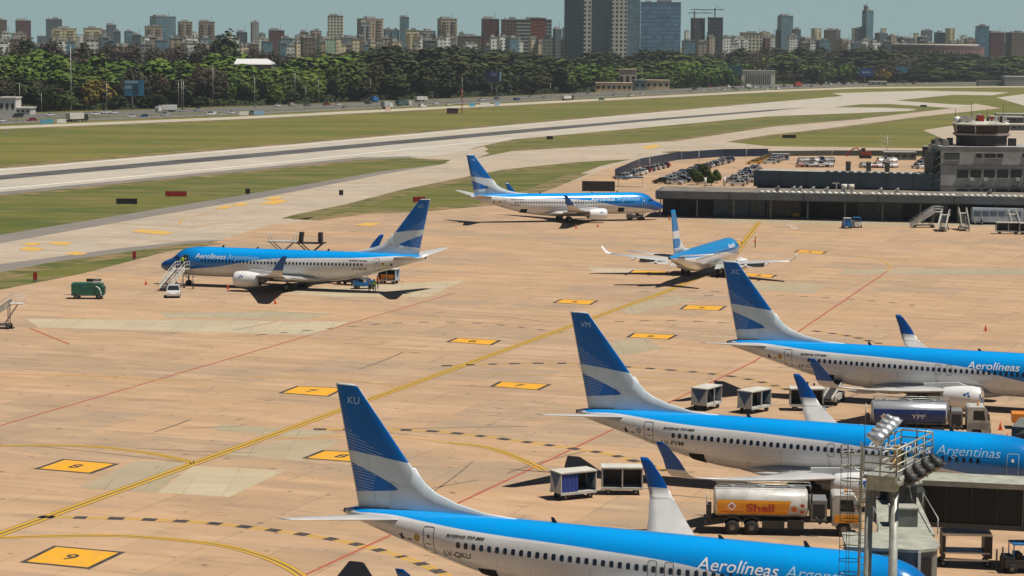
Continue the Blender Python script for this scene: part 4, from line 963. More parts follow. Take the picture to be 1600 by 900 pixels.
    q = MB()
    for x in (-3.4, -1.4, .6): q.cyl((x, 0, 3.05), (x, 0, 3.22), .28, .26, 14)
    q.box((-1.4, 0, 3.13), (6.0, .5, .04)); q.build('manhole_walkway', GREYM, tank)
    q = MB(); q.box((2.45, 0, 1.75), (1.1, 2.2, 1.4), m=0); q.box((2.45, -1.12, 1.7), (.8, .04, 1.0), m=1); q.box((1.95, -.9, 2.6), (.1, .5, .6), m=1); q.tube([(2.2, -1.2, 1.4), (2.5, -1.35, .9), (2.9, -1.25, 1.3)], .06, 6, 1); q.build('pump_cabinet', [GREYM, DARK], t)
    q = MB(); q.box((-4.95, -.5, 1.45), (.35, 1.1, 1.1), m=0); q.tube([(-5.1, -1.0, 2.9), (-5.1, -1.0, .7)], .035, 6, 1); q.tube([(-5.1, -.6, 2.9), (-5.1, -.6, .7)], .035, 6, 1)
    for k in range(7): q.bar((-5.1, -1.0, .8 + k * .32), (-5.1, -.6, .8 + k * .32), .03, m=1)
    q.build('rear_ladder_and_hose_reel', [DARK, GALV], t)
    cb = MB(); prof = [(3.35, .75), (3.35, 2.75), (3.5, 2.85), (4.75, 2.85), (5.05, 2.45), (5.28, 1.55), (5.28, .6), (4.6, .6), (4.5, 1.0), (3.8, 1.0), (3.7, .75)]
    cb.ext(prof, -1.18, 1.18); cab = cb.build('cab', cabm, t)
    q = MB(); q.add([(5.06, -1.05, 2.42), (5.06, 1.05, 2.42), (5.285, 1.08, 1.62), (5.285, -1.08, 1.62)], [(0, 1, 2, 3)], 0, False, Matrix.Translation((.012, 0, .004))); q.build('windscreen', GLASSD, cab, recalc=False)
    for s in (-1, 1):
        q = MB(); q.add([(3.85, s * 1.19, 1.75), (4.85, s * 1.19, 1.75), (4.72, s * 1.19, 2.55), (3.85, s * 1.19, 2.55)], [(0, 1, 2, 3)]); q.build('side_window', GLASSD, cab, recalc=False)
        q = MB(); q.box((5.1, s * 1.38, 2.05), (.12, .22, .45)); q.bar((5.0, s * 1.15, 2.4), (5.1, s * 1.35, 2.3), .04); q.build('mirror', DARK, cab)
        q = MB(); q.box((5.29, s * .85, .95), (.06, .35, .2)); q.build('headlight', CHROME, cab)
    q = MB(); q.box((5.27, 0, .8), (.16, 2.36, .42)); q.build('bumper', skirt, cab)
    q = MB(); q.box((4.32, -1.195, 1.25), (1.7, .03, .55)); q.box((5.30, 0, 1.25), (.03, 2.2, .4)); q.build('cab_lower_panel', skirt, cab)
    q = MB(); q.cyl((4.3, 0, 2.85), (4.3, 0, 3.08), .10, .08, 10); q.build('beacon', ORANGE, cab)
    for x0 in (-3.35, -2.05):
        arc = [(x0 + .68 * cos(a), .55 + .68 * sin(a)) for a in [radians(180 * i / 8) for i in range(9)]]
        for s in (-1, 1):
            fd = MB(); vs = [(x, s * 1.2, z) for x, z in arc] + [(x, s * .75, z) for x, z in arc]; fd.add(vs, [(i, i + 1, 10 + i, 9 + i) for i in range(8)]); fd.build('mudguard', GREYM, t)
    for x in (-3.35, -2.05, 4.15):
        for s in (-1, 1): wheel_mb((x, s * 1.02, .5), .5, .32 if x > 0 else .5, 'Y', 18).build('wheel', [TYRE, GREYM], t)
    return t
p = at(1223, 836); tanker((p.x, p.y + .9, 0), radians(-4), 'shell', 'white tanker truck with an orange band reading Shell beside the nearest jet')
p = at(1449, 686); tanker((p.x, p.y + .9, 0), radians(-6), 'ypf', 'silver tanker truck with a navy band reading YPF, under the third jet')
# ------------------------------------------------------------------ baggage carts
m_, b_ = newmat('cart_end_print', .55); v_, x_, y_, z_ = coords(); a_ = (y_ * 1.3 + z_ * .8) > 1.35
setc(b_, mixc((y_.abs() * 1.2 + .55) < z_ * .75, mixc(noise(v_, 3, 3), (.30, .36, .40), (.42, .48, .52)), (.02, .07, .17))); PRINT = m_
def cart(loc, rz, label, curtain=True, L=3.0, Wd=1.6, mats_=None):
    t = thing('baggage_cart', loc, rz, label, 'baggage cart', 'covered baggage carts between the jets')
    q = MB(); q.box((0, 0, 2.05), (L + .1, Wd + .1, .08)); q.box((0, 0, 2.0), (L - .05, Wd - .05, .05)); q.build('roof', OFFW, t)
    q = MB(); q.box((0, 0, .55), (L, Wd, .1)); q.box((0, -Wd / 2, .5), (L, .06, .18)); q.box((0, Wd / 2, .5), (L, .06, .18)); q.build('deck', LGREY, t)
    q = MB()
    for x in (-L / 2 + .04, L / 2 - .04):
        for y in (-Wd / 2 + .04, Wd / 2 - .04): q.box((x, y, 1.3), (.07, .07, 1.45))
    for x in (-L / 2 + .04, L / 2 - .04): q.box((x, 0, 1.97), (.06, Wd - .1, .06))
    for y in (-Wd / 2 + .04, Wd / 2 - .04): q.box((0, y, 1.97), (L - .1, .06, .06))
    q.build('frame', LGREY, t)
    for s in (-1, 1):
        e = MB(); e.box((s * (L / 2 - .01), 0, 1.28), (.04, Wd - .14, 1.38)); e.build('end_panel', PRINT, t)
    q = MB(); q.box((0, Wd / 2 - .05, 1.28), (L - .14, .03, 1.38)); q.build('rear_curtain', DARK, t)
    if curtain:
        q = MB(); vs = []; n = 14
        for i in range(n + 1):
            x = -L / 2 + .1 + (L * .46) * i / n; yy = -Wd / 2 + .06 + .035 * sin(i * 1.9); vs += [(x, yy, .62 + .04 * sin(i * 2.7)), (x, yy, 1.98)]
        q.add(vs, [(2 * i, 2 * i + 2, 2 * i + 3, 2 * i + 1) for i in range(n)], 0, True); q.build('side_curtain', CANVAS, t, recalc=False)
    else:
        q = MB(); q.bar((0, -Wd / 2 + .02, .6), (0, -Wd / 2 + .02, 2.0), .09); q.build('centre_post', LGREY, t)
    for x in (-L * .34, L * .34):
        for s in (-1, 1): wheel_mb((x, s * (Wd / 2 - .18), .24), .24, .16, 'Y', 12).build('wheel', [TYRE, GREYM], t)
    q = MB(); q.bar((L / 2, 0, .42), (L / 2 + .9, 0, .36), .07); q.cyl((L / 2 + .9, 0, .3), (L / 2 + .9, 0, .42), .08, n=8); q.build('tow_bar', LGREY, t)
    return t
p = at(896, 779); cart((p.x, p.y + .3, 0), radians(28), 'baggage cart with a blue side curtain beyond the nearest jet roof')
p = at(972, 773); cart((p.x, p.y + .5, 0), radians(0), 'dark open baggage cart coupled behind the blue-curtained cart', False)
p = at(1105, 641); cart((p.x, p.y + .9, 0), radians(58), 'leftmost baggage cart between the second and third jets', False)
p = at(1180, 646); cart((p.x, p.y + .9, 0), radians(48), 'baggage cart just left of the loading group beyond the second jet', False)
p = at(1262, 644); cart((p.x, p.y + 1.2, 0), radians(-3), 'baggage cart with flat pale roof by the loading workers', False)
# belt loader with conveyor raised to the hold
def belt_loader(loc, rz, label, col=BLUEP, h1=2.3):
    t = thing('belt_loader', loc, rz, label, 'belt loader')
    q = MB(); q.box((0, 0, .7), (3.6, 1.7, .55)); q.box((-1.2, .55, 1.2), (1.0, .6, .7)); q.build('body', col, t)
    q = MB(); q.bar((-2.9, -.35, .75), (3.2, -.35, h1), .75, .16, 0)
    q.bar((-2.9, -.76, .85), (3.2, -.76, h1 + .1), .06, .3, 1); q.bar((-2.9, .06, .85), (3.2, .06, h1 + .1), .06, .3, 1); q.build('conveyor', [BLACK, OFFW], t)
    q = MB(); q.bar((1.2, -.35, .9), (2.0, -.35, h1 - .3), .12); q.build('lift_arm', GREYM, t)
    for x in (-1.2, 1.2):
        for s in (-1, 1): wheel_mb((x, s * .78, .34), .34, .22, 'Y', 12).build('wheel', [TYRE, GREYM], t)
    return t
p = at(1302, 634); belt_loader((p.x, p.y + 1.5, 0), radians(68), 'pale belt loader reaching up to the hold of the third jet', LGREY)
# ------------------------------------------------------------------ passenger stairs
def stairs(loc, rz, label, H=2.6, Lh=5.2, m=OFFW, canopy=False, w_=1.3, wheels=True, deck=1.5):
    """steps climb along +x from the origin"""
    t = thing('passenger_stairs', loc, rz, label, 'boarding stairs', 'mobile passenger stairs')
    q = MB(); n = 12
    for i in range(n):
        x = Lh * (i + .5) / n; z = .35 + (H - .35) * (i + .5) / n; q.box((x, 0, z), (Lh / n * .9, w_ - .1, .05))
    q.build('steps', GREYM, t)
    q = MB()
    for s in (-1, 1): q.bar((0, s * w_ / 2, .3), (Lh, s * w_ / 2, H - .05), .07, .34)
    q.build('stringer', m, t)
    q = MB(); q.box((Lh + deck / 2, 0, H), (deck, w_ + .2, .1)); q.build('platform', m, t)
    for s in (-1, 1):
        q = MB(); y = s * (w_ / 2 + .03)
        for zz in (.55, 1.0): q.tube([(0, y, .35 + zz), (Lh, y, H + zz), (Lh + deck, y, H + zz)], .035, 6)
        for i in range(6): x = Lh * i / 5; q.cyl((x, y, .3 + (H - .3) * i / 5), (x, y, 1.35 + (H - .35) * i / 5), .025, n=5)
        for x in (Lh + deck * .5, Lh + deck): q.cyl((x, y, H), (x, y, H + 1.0), .025, n=5)
        if m is OFFW or m is LGREY: q.add([(0, y, .38), (Lh, y, H + .05), (Lh, y, H + .55), (0, y, .88)], [(0, 1, 2, 3)])
        q.build('handrail', m, t)
    q = MB(); q.box((Lh * .55, 0, .45), (Lh * .9, w_ * .9, .16))
    for x in (Lh * .55, Lh * .95):
        z = .3 + (H - .3) * x / Lh
        for s in (-1, 1): q.bar((x, s * w_ * .42, .45), (x, s * w_ * .42, z), .09)
    q.bar((Lh + deck * .6, w_ * .4, H), (Lh * .8, w_ * .4, .5), .07); q.bar((Lh + deck * .6, -w_ * .4, H), (Lh * .8, -w_ * .4, .5), .07)
    q.build('undercarriage', GREYM, t)
    for x in (.6, Lh * .95):
        for s in (-1, 1): wheel_mb((x, s * w_ * .55, .27), .27, .18, 'Y', 12).build('wheel', [TYRE, GREYM], t)
    if canopy:
        q = MB(); q.box((Lh + deck / 2, 0, H + 2.1), (deck + .4, w_ + .3, .08)); q.bar((Lh + .1, w_ / 2, H), (Lh + .1, w_ / 2, H + 2.1), .06); q.bar((Lh + .1, -w_ / 2, H), (Lh + .1, -w_ / 2, H + 2.1), .06); q.build('canopy', m, t)
    return t
hD = radians(163.28); fx, fy = cos(hD), sin(hD); lx, ly = -fy, fx      # left of the jet that faces left
door = Vector((-47.88 - fx * 4.45 + lx * 1.95, 314.59 - fy * 4.45 + ly * 1.95, 0))
base = door + Vector((lx, ly, 0)) * 6.6
stairs(base, atan2(-ly, -lx), 'white stairs rolled up to the open front door of the left-facing jet', 2.45, 5.1, OFFW)
p = at(268, 466); car('hatchback', 'white', (p.x, p.y + 1.8, 0), radians(277), 'small white car parked at the foot of the boarding stairs', 'service vehicles on the apron')
p = at(-34, 514); stairs((p.x, p.y + .5, 0), radians(2), 'white stairs at the left edge of the apron', 2.9, 3.6, OFFW, w_=1.5)
p = at(1424, 356); stairs((p.x, p.y + .7, 0), radians(4), 'silver covered stairs nearest the blue tractors by the terminal', 2.9, 4.2, LGREY, w_=1.5)
p = at(1472, 363); stairs((p.x, p.y + .7, 0), radians(72), 'white stairs just right of the silver stairs by the terminal', 2.7, 4.6, OFFW)
p = at(1510, 362); stairs((p.x, p.y + .7, 0), radians(86), 'white stairs seen end-on, middle of the row by the terminal', 2.9, 4.6, OFFW)
p = at(1530, 352); stairs((p.x, p.y + .7, 0), radians(80), 'grey stairs half hidden behind the end-on white stairs', 2.7, 4.4, LGREY)
p = at(1590, 364); stairs((p.x, p.y + .7, 0), radians(88), 'white stairs in front of the dark carts at the right edge', 2.9, 4.6, OFFW)
# loader lifts beyond the left-facing jet
def lift(loc, rz, label, m, H, plate):
    t = thing('cargo_lift', loc, rz, label, 'cargo lift', 'cargo lifts beyond the left-facing jet')
    q = MB(); q.box((0, 0, .6), (4.6, 2.0, .5)); q.box((0, 0, H), (4.2, 2.0, .16))
    for s in (-1, 1):
        q.bar((-1.8, s * .8, .8), (1.8, s * .8, H), .14); q.bar((1.8, s * .8, .8), (-1.8, s * .8, H), .14)
    q.build('scissor_frame', m, t)
    for x in (-1.9, 1.9):
        q = MB()
        if plate: q.box((x * .75, 0, H + .8), (.55, 1.0, 1.5), ry=.12 if x < 0 else 0)
        else:
            for y in (-.8, .8): q.cyl((x, y, H), (x, y, H + 1.3), .04, n=6)
            q.cyl((x, -.8, H + 1.3), (x, .8, H + 1.3), .04, n=6)
        q.build('side_gate', m, t)
    for x in (-1.5, 1.5):
        for s in (-1, 1): wheel_mb((x, s * .85, .32), .32, .22, 'Y', 12).build('wheel', [TYRE, GREYM], t)
    return t
p = at(478, 430); lift((p.x, 336, 0), radians(-8), 'dark cargo lift with two upright gates beyond the blue jet roof', DARK, 3.9, True)
p = at(430, 430); lift((p.x, 338, 0), radians(-8), 'pale railed lift beyond the left-facing jet roof', LGREY, 3.9, False)
# green ground power unit
p = at(136, 468); t = thing('ground_power_unit', (p.x, p.y + 1.1, 0), radians(1), 'dark green generator trailer standing alone left of the jet with stairs', 'ground power unit')
q = MB(); q.box((-.1, 0, 1.25), (3.9, 1.9, 1.45)); q.box((-.1, 0, 2.0), (3.8, 1.8, .08)); q.box((1.95, 0, 1.1), (.25, 1.5, 1.0)); q.build('housing', GREEN, t)
q = MB(); q.box((1.25, 0, 2.18), (1.1, 1.4, .28)); q.build('radiator_cap', OFFW, t)
q = MB(); q.cyl((-.2, -.2, 2.40), (1.7, -.2, 2.40), .2, n=12); q.build('silencer', DARK, t)
q = MB(); q.box((0, 0, .48), (4.1, 1.6, .14)); q.bar((-2.0, 0, .5), (-3.2, 0, .45), .08); q.build('chassis', LGREY, t)
q = MB(); q.tube([(1.1, -1.0, 1.7), (1.5, -1.1, 1.5), (1.75, -1.15, 1.0), (1.8, -1.1, .5)], .06, 6); q.build('power_cable', WHITE, t)
for k in range(6):
    q = MB(); q.box((2.09, 0, .8 + k * .16), (.03, 1.3, .05)); q.build('louvre', DARK, t)
for x in (-1.4, 1.4):
    for s in (-1, 1): wheel_mb((x, s * .85, .36), .36, .24, 'Y', 12).build('wheel', [TYRE, GREYM], t)
# tugs
def tug(loc, rz, label, m, cabm=None, group='baggage tractors'):
    t = thing('baggage_tractor', loc, rz, label, 'baggage tractor', group)
    q = MB(); q.box((0, 0, .62), (2.9, 1.4, .5)); q.box((1.0, 0, .98), (.95, 1.3, .3)); q.box((-1.1, 0, .95), (.6, 1.3, .22)); q.build('body', m, t)
    q = MB(); q.box((-.25, 0, 1.86), (1.4, 1.35, .08)); 
    for x in (.4, -.9):
        for s in (-1, 1): q.bar((x, s * .6, .85), (x, s * .6, 1.85), .06)
    q.build('roof', cabm or m, t)
    q = MB(); q.box((-.5, 0, 1.0), (.4, 1.0, .5)); q.build('seat', BLACK, t)
    for x in (-1.0, .95):
        for s in (-1, 1): wheel_mb((x, s * .65, .32), .32, .22, 'Y', 12).build('wheel', [TYRE, GREYM], t)
    return t
p = at(568, 452); tug((p.x, p.y + .8, 0), radians(15), 'blue tractor under the tail of the jet with boarding stairs', BLUEP)
p = at(545, 446); belt_loader((p.x, p.y + .8, 0), radians(150), 'low dark belt loader left of the blue tractor under the tail', DARK, 1.3)
p = at(607, 444); t = cart((p.x, p.y + .8, 0), radians(-20), 'dark cart with orange load behind the left-facing jet', False, 2.6); t['group'] = 'carts under the left-facing jet'
q = MB(); q.box((0, 0, .95), (1.9, 1.2, .7)); o = q.build('cargo_box', ORANGE); o.location = (p.x, p.y + .8, .02); o.rotation_euler = (0, 0, radians(-20)); tag(o, 'orange box lying on the cart behind the left-facing jet', 'cargo box')
p = at(1324, 357); t = tug((p.x, p.y + .8, 0), radians(92), 'blue tractor with a white cab roof in front of the terminal', BLUEP, OFFW)
q = MB(); q.box((-.2, 0, 1.35), (1.3, 1.3, .9)); q.build('cab', BLUEP, t)
p = at(1339, 356); tug((p.x, p.y + .8, 0), radians(95), 'smaller white and blue tractor next to the blue tractor', OFFW, BLUEP)
p = at(992, 344.5); t = tug((p.x, p.y + 1.2, 0), radians(197), 'low grey towing tractor at the nose wheel of the far jet', GREYM)
# white bus, dark carts at the terminal's right end
p = at(1561, 352); t = thing('passenger_bus', (p.x, p.y + 2, 0), radians(-2), 'white airport bus parked under the terminal canopy at the right', 'bus')
q = MB(); q.box((0, 0, 1.75), (9.5, 2.5, 2.5)); q.box((0, 0, 3.05), (9.2, 2.2, .12)); q.build('body', mat('bus_pale_blue', (.40, .47, .56), .4), t)
for i in range(6):
    q = MB(); q.box((-3.9 + i * 1.5, -1.252, 2.1), (1.3, .03, .95)); q.build('window', mat('bus_window', (.10, .15, .22), .15, var=0), t)
for x in (-3, 3):
    for s in (-1, 1): wheel_mb((x, s * 1.1, .48), .48, .3, 'Y', 14).build('wheel', [TYRE, GREYM], t)
for i, (px_, py_) in enumerate(((1576, 366), (1612, 367))):
    p = at(px_, py_); t = cart((p.x, p.y + .8, 0), radians(-4), ['dark open cart left of the last white stairs at the terminal', 'dark open cart cut by the right edge at the terminal'][i], False, 4.2); t['group'] = 'dark carts by the terminal'
# orange truck behind the second jet's bridge, carts at the lower right
p = at(1592, 672); t = thing('service_truck', (p.x + 1.7, p.y + 1, -0.0), radians(-8), 'orange service truck at the right edge beyond the second jet', 'truck')
q = MB(); q.box((0, 0, .95), (4.2, 1.9, .8)); q.box((.9, 0, 1.5), (1.7, 1.7, .5)); q.build('body', ORANGE, t)
for x in (-1.4, 1.4):
    for s in (-1, 1): wheel_mb((x, s * .9, .4), .4, .28, 'Y', 12).build('wheel', [TYRE, GREYM], t)
p = at(1512, 888); t = thing('luggage_rack_trolley', (p.x, p.y + .9, 0), radians(-4), 'white framed empty container trolley under the jet bridge', 'trolley')
q = MB(); q.box((0, 0, 2.15), (3.1, 1.7, .16)); q.build('top', OFFW, t)
q = MB(); q.box((0, 0, .95), (2.9, 1.6, .09)); q.box((0, -.78, .5), (2.9, .08, .12)); q.build('shelf', OFFW, t)
for x in (-1.45, 1.35):
    q = MB(); q.box((x, 0, 1.35), (.22 if x < 0 else .5, 1.5, 1.5)); q.build('end_frame', DARK, t)
    for s in (-1, 1): wheel_mb((x, s * .6, .22), .22, .15, 'Y', 10).build('wheel', [TYRE, GREYM], t)
p = at(1606, 898); t = tug((p.x, p.y + .9, 0), radians(3), 'dark tractor with a blue hood at the lower right corner', DARK, BLUEP)
q = MB(); q.tube([(-1.6, -.6, .3), (-1.6, -.6, 1.7)], .06); q.tube([(-1.9, -.3, .3), (-1.9, -.3, 1.5)], .06); q.build('control_lever', DARK, t)
# people
person(at(1180, 387), radians(180), HIORA, CLOTH_D, 'marshaller in an orange vest on the open apron right of the small jet', stride=.05, arms=(.1, .25))
person(at(1289, 662), radians(200), CLOTH_L, OFFW, 'worker in a light blue shirt bending by the belt loader', lean=.35, stride=.15, arms=(.25, .2))
person(at(1261, 626), radians(160), CLOTH_D, CLOTH_D, 'worker in dark clothes standing behind the flat-roofed cart', stride=.08)
person(at(1272, 628), radians(250), REDP, CLOTH_D, 'worker in a dark red top beside the dark-clothed worker', stride=.05, lean=.2)
person(at(585, 457), radians(100), HIVIS, CLOTH_D, 'worker in a lime vest beside the blue tractor', lean=.2)
person(at(590, 451), radians(40), HIORA, CLOTH_D, 'worker in an orange vest behind the lime-vested worker')
person(door + Vector((lx, ly, 0)) * .8 + Vector((0, 0, 2.5)), radians(250), HIVIS, CLOTH_D, 'crew member in a lime vest at the top of the boarding stairs')
person(at(302, 452), radians(200), OFFW, CLOTH_D, 'worker in a white shirt at the nose wheel behind the stairs')
person(at(577, 456), radians(10), OFFW, CLOTH_D, 'worker in a white shirt between the blue tractor and the lime vest', lean=.15)
person(at(1233, 776), radians(10), HIVIS, CLOTH_D, 'worker in a lime vest behind the orange-banded tanker')
for px_, py_, s_ in ((228, 445, 'left of the jet nose with boarding stairs'), (356, 452, 'in front of the stairs jet engine'), (430, 475, 'near the wing shadow of the stairs jet'), (934, 355, 'in front of the far jet engine'), (1046, 344, 'at the left end of the terminal canopy'), (1540, 517, 'alone on the open apron upper right'), (900, 357, 'beneath the far jet wing'), (1574, 690, 'beyond the roof of the second jet'), (1563, 672, 'by the front of the blue and silver tanker')):
    cone(px_, py_, 'orange traffic cone standing ' + s_)
for px_, py_ in ((55, 440), (210, 406)):
    p = at(px_, py_); t = thing('marker_board', (p.x, p.y, 0), 0, 'upright red marker board on the grass edge, %s' % ('left one of two' if px_ < 100 else 'right one of two'), 'marker board', 'red marker boards by the apron')
    q = MB(); q.box((0, 0, .75), (.55, .12, 1.1)); q.build('board', REDP, t); q = MB(); q.box((0, 0, .12), (.5, .3, .24)); q.build('foot', GREYM, t)
for i, (px_, py_, w2, m2, l2) in enumerate(((275, 309, 4.5, REDP, 'wide dark red taxiway sign in the left grass strip'), (198, 321, 4.2, BLACK, 'black taxiway sign left of the dark red one'), (655, 318, 2.6, REDP, 'dark red sign on the grass behind the left jet tail'), (859, 219, 2.2, BLACK, 'black sign in the middle grass near the runway'), (1233, 217, 4.8, BLACK, 'black sign on the grass beyond the car park'), (1443, 168, 3.5, DARK, 'dark sign on the small grass island by the runway'), (387, 305, 1.0, BLACK, 'small black marker beside the taxiway shoulder'), (533, 307, .9, BLACK, 'small dark marker beside the taxiway curve'), (9, 210, .6, OFFW, 'small white post at the far left beyond the runway'))):
    p = at(px_, py_); t = thing('taxiway_sign', (p.x, p.y, 0), 0, l2, 'taxiway sign', 'airfield signs on the grass')
    q = MB(); q.box((0, 0, .85), (w2, .25, 1.1)); q.build('panel', m2, t)
    for s in ((-1, 1) if w2 > 1 else (0,)):
        q = MB(); q.box((s * w2 * .35, 0, .16), (.12, .12, .34)); q.build('leg', GREYM, t)
p = at(707, 178); t = thing('equipment_cabin', (p.x, p.y, 0), 0, 'maroon equipment cabin with a mast on the grass before the highway', 'cabin')
q = MB(); q.box((0, 0, 1.4), (5.2, 2.4, 2.4)); q.build('walls', mat('maroon_panel', (.12, .05, .07), .7), t)
q = MB(); q.box((0, 0, 2.68), (5.4, 2.6, .14)); q.build('roof', LGREY, t)
q = MB()
for k in range(8): q.bar((4.3, 0, k * 1.4), (4.3 + (-1) ** k * .25, 0, k * 1.4 + 1.4), .12)
q.cyl((4.1, 0, 0), (4.1, 0, 11.5), .08, n=6); q.cyl((4.6, 0, 0), (4.6, 0, 11.5), .08, n=6); q.build('lattice_mast', REDP, t)
# ------------------------------------------------------------------ light mast in the foreground
t = thing('floodlight_mast', (15.0, 92.0, 0), 0, 'tall grey twin-column floodlight mast with railed platform and caged ladder, lower right', 'light mast')
O = Vector((15.0, 92.0, 0)); A = lambda x, y, z: (x - O.x, y - O.y, z)
FL, FR, BR, BL = (14.15, 91.6), (15.35, 91.0), (17.55, 95.3), (16.35, 95.9)
for i, (cx, cy, r) in enumerate(((14.50, 92.3, .16), (15.42, 91.7, .175))):
    q = MB(); q.cyl(A(cx, cy, 0), A(cx, cy, 15.85), r * 1.12, r, 20); q.cyl(A(cx, cy, 0), A(cx, cy, .12), .5, .5, 16); q.build('column', GALV, t)
DK = 15.92
q = MB(); q.prism([A(*c, 0)[:2] for c in (FL, FR, BR, BL)], DK - .06, DK)
q.prism([A(*c, 0)[:2] for c in ((14.3, 91.62), (15.35, 91.1), (15.55, 91.5), (14.5, 92.0))], DK - .62, DK - .07)
dk = q.build('platform_deck', GALV, t)
def rail(a, b, m=GALV, n=3, post=True, name='railing', z0=DK, hs=(.18, .50, .82, 1.12)):
    q = MB(); a = Vector((*a, 0)); b = Vector((*b, 0))
    for h in hs: q.cyl(A(a.x, a.y, z0 + h), A(b.x, b.y, z0 + h), .03 if h < 1 else .04, n=8)
    for i in range(n + 1):
        p = a.lerp(b, i / n); q.cyl(A(p.x, p.y, z0), A(p.x, p.y, z0 + 1.12), .032, n=8)
    return q.build(name, m, t)
rail(FL, FR, n=2); rail(FR, BR, n=4); rail(BR, BL, n=2); rail(BL, (15.2, 93.7), n=3)
q = MB()
for i in range(5):
    f = i / 4; x, y = FR[0] + (BR[0] - FR[0]) * f, FR[1] + (BR[1] - FR[1]) * f; q.bar(A(x, y, DK - .25), A(x, y, DK), .09)
q.bar(A(FR[0] + .05, FR[1], DK - .3), A(BR[0] + .05, BR[1], DK - .3), .1, .14); q.bar(A(FL[0], FL[1], DK - .1), A(BL[0], BL[1], DK - .1), .08, .12); q.build('outrigger', GALV, t)
def flood(x, y, z, yaw, tilt, m, r=.36):
    M = Matrix.Translation(A(x, y, z)) @ Matrix.Rotation(yaw, 4, 'Z') @ Matrix.Rotation(tilt, 4, 'Y')
    prof = [(-.42, .03), (-.40, .11), (-.22, .14), (-.1, .2), (.05, .30), (.22, r), (.26, r), (.26, r * .93)]
    b = MB(); rings = []
    for a, rr in prof: rings.append([tuple(M @ Vector((a, rr * cos(2 * pi * k / 18), rr * sin(2 * pi * k / 18)))) for k in range(18)])
    b.loft(rings, 0, False); o = b.build('floodlight', m, t)
    g_ = MB(); g_.add([tuple(M @ Vector((.24, .34 * cos(2 * pi * k / 18), .34 * sin(2 * pi * k / 18)))) for k in range(18)], [list(range(18))]); g_.build('lens', GLASSD if m is not ALU else mat('lamp_lens', (.5, .55, .58), .1, .2), o, recalc=False)
    h = MB(); h.bar(tuple(M @ Vector((0, 0, 0))), A(x, y, z - .42), .05); h.build('bracket', GALV, o)
ALU = mat('bare_aluminium_lamp', (.62, .66, .68), .28, .6, var=.12, scale=5)
for i in range(5):
    f = i / 4; flood(14.75 + 1.15 * f, 92.4 + 2.9 * f, DK + 1.35 + .05 * i, radians(-10), radians(22 + 4 * i), ALU, .25)
for i in range(4):
    f = .2 + i * .24; x, y = FR[0] + (BR[0] - FR[0]) * f + .45, FR[1] + (BR[1] - FR[1]) * f - .15; flood(x - .2, y, DK - .12 + .02 * i, radians(-35), radians(50), DARK, .22)
q = MB(); q.box(A(15.75, 93.2, DK + .45), (.28, .25, .9), m=0); q.box(A(15.95, 93.5, DK + .35), (.25, .2, .6), m=1); q.tube([A(15.4, 92.6, DK + .1), A(15.7, 93.0, DK + .5), A(15.5, 93.4, DK + .2), A(16.0, 93.8, DK + .35)], .04); q.build('junction_box', [mat('tan_box', (.45, .30, .14), .6), DARK], t)
for (x, y, h0) in ((16.9, 95.4, 1.6), (17.25, 95.35, 1.7), (14.2, 91.9, 1.9)):
    q = MB(); q.cyl(A(x, y, DK), A(x, y, DK + h0 + .4), .02, .012, 6); q.build('lightning_rod', DARK, t)
# ladder and its hoops left of the first column
lx_, ly_ = 14.08, 92.15
q = MB()
for s in (-.2, .2): q.bar(A(lx_ + .05, ly_ + s, .2), A(lx_ + .05, ly_ + s, DK + 1.2), .05)
z = .4
while z < DK + 1: q.cyl(A(lx_ + .05, ly_ - .2, z), A(lx_ + .05, ly_ + .2, z), .02, n=6); q.bar(A(lx_, ly_ + .0, z), A(lx_ + .35, ly_ + .1, z), .025); z += .30
q.build('ladder', GALV, t)
z = 2.4; k = 0
while z < DK + 1.15:
    q = MB(); pts = [A(lx_ - .36 + .40 * cos(a) , ly_ + .36 * sin(a), z) for a in [radians(40 + 280 * i / 12) for i in range(13)]]
    q.tube([A(lx_ + .03, ly_ + .2, z)] + pts + [A(lx_ + .03, ly_ - .2, z)], .018 if z < DK - .4 else .03, 5); q.build('ladder_hoop', GALV if z > DK - 1 else mat('weathered_steel', (.12, .12, .11), .6, .3), t); z += .55
q = MB()
for a in (100, 180, 260): q.bar(A(lx_ - .36 + .40 * cos(radians(a)), ly_ + .36 * sin(radians(a)), 2.4), A(lx_ - .36 + .40 * cos(radians(a)), ly_ + .36 * sin(radians(a)), DK + 1.1), .022)
q.build('hoop_strap', MATS['weathered_steel'], t)

# ------------------------------------------------------------------ jet bridges
BRW = mat('bridge_pale_roof', (.36, .37, .31), .7, var=.3, scale=1.2); BRS = mat('bridge_dark_glazing', (.009, .010, .010), .7, .0, var=.5, scale=.7); BRG = mat('bridge_grey_panel', (.16, .17, .155), .6, var=.3)
t = thing('jet_bridge', (26, 138, 0), 0, 'dark glazed jet bridge with pale roof reaching the nearest jet', 'jet bridge', 'passenger jet bridges')
O2 = Vector((26, 138, 0)); B_ = lambda x, y, z: (x - O2.x, y - O2.y, z)
T0 = at(1436, 750, 5.6); T1 = at(1600, 757.5, 5.6); u_ = (T1 - T0).normalized(); T1 = T0 + u_ * 42; n_ = Vector((-u_.y, u_.x, 0))
if n_.y < 0: n_ = -n_
def slab(name, a, b, w0, w1, z0, z1, m, par):
    q = MB(); c = [a + n_ * w0, b + n_ * w0, b + n_ * w1, a + n_ * w1]
    q.prism([B_(p.x, p.y, 0)[:2] for p in c], z0, z1); return q.build(name, m, par)
slab('tunnel_roof', T0, T1, -.10, 2.9, 5.28, 5.62, BRW, t)
sd = slab('tunnel_side', T0, T1, .02, 2.75, 2.95, 5.27, BRS, t)
slab('tunnel_floor_beam', T0, T1, -.06, 2.85, 2.62, 2.94, mat('bridge_sill', (.06, .062, .06), .6), t)
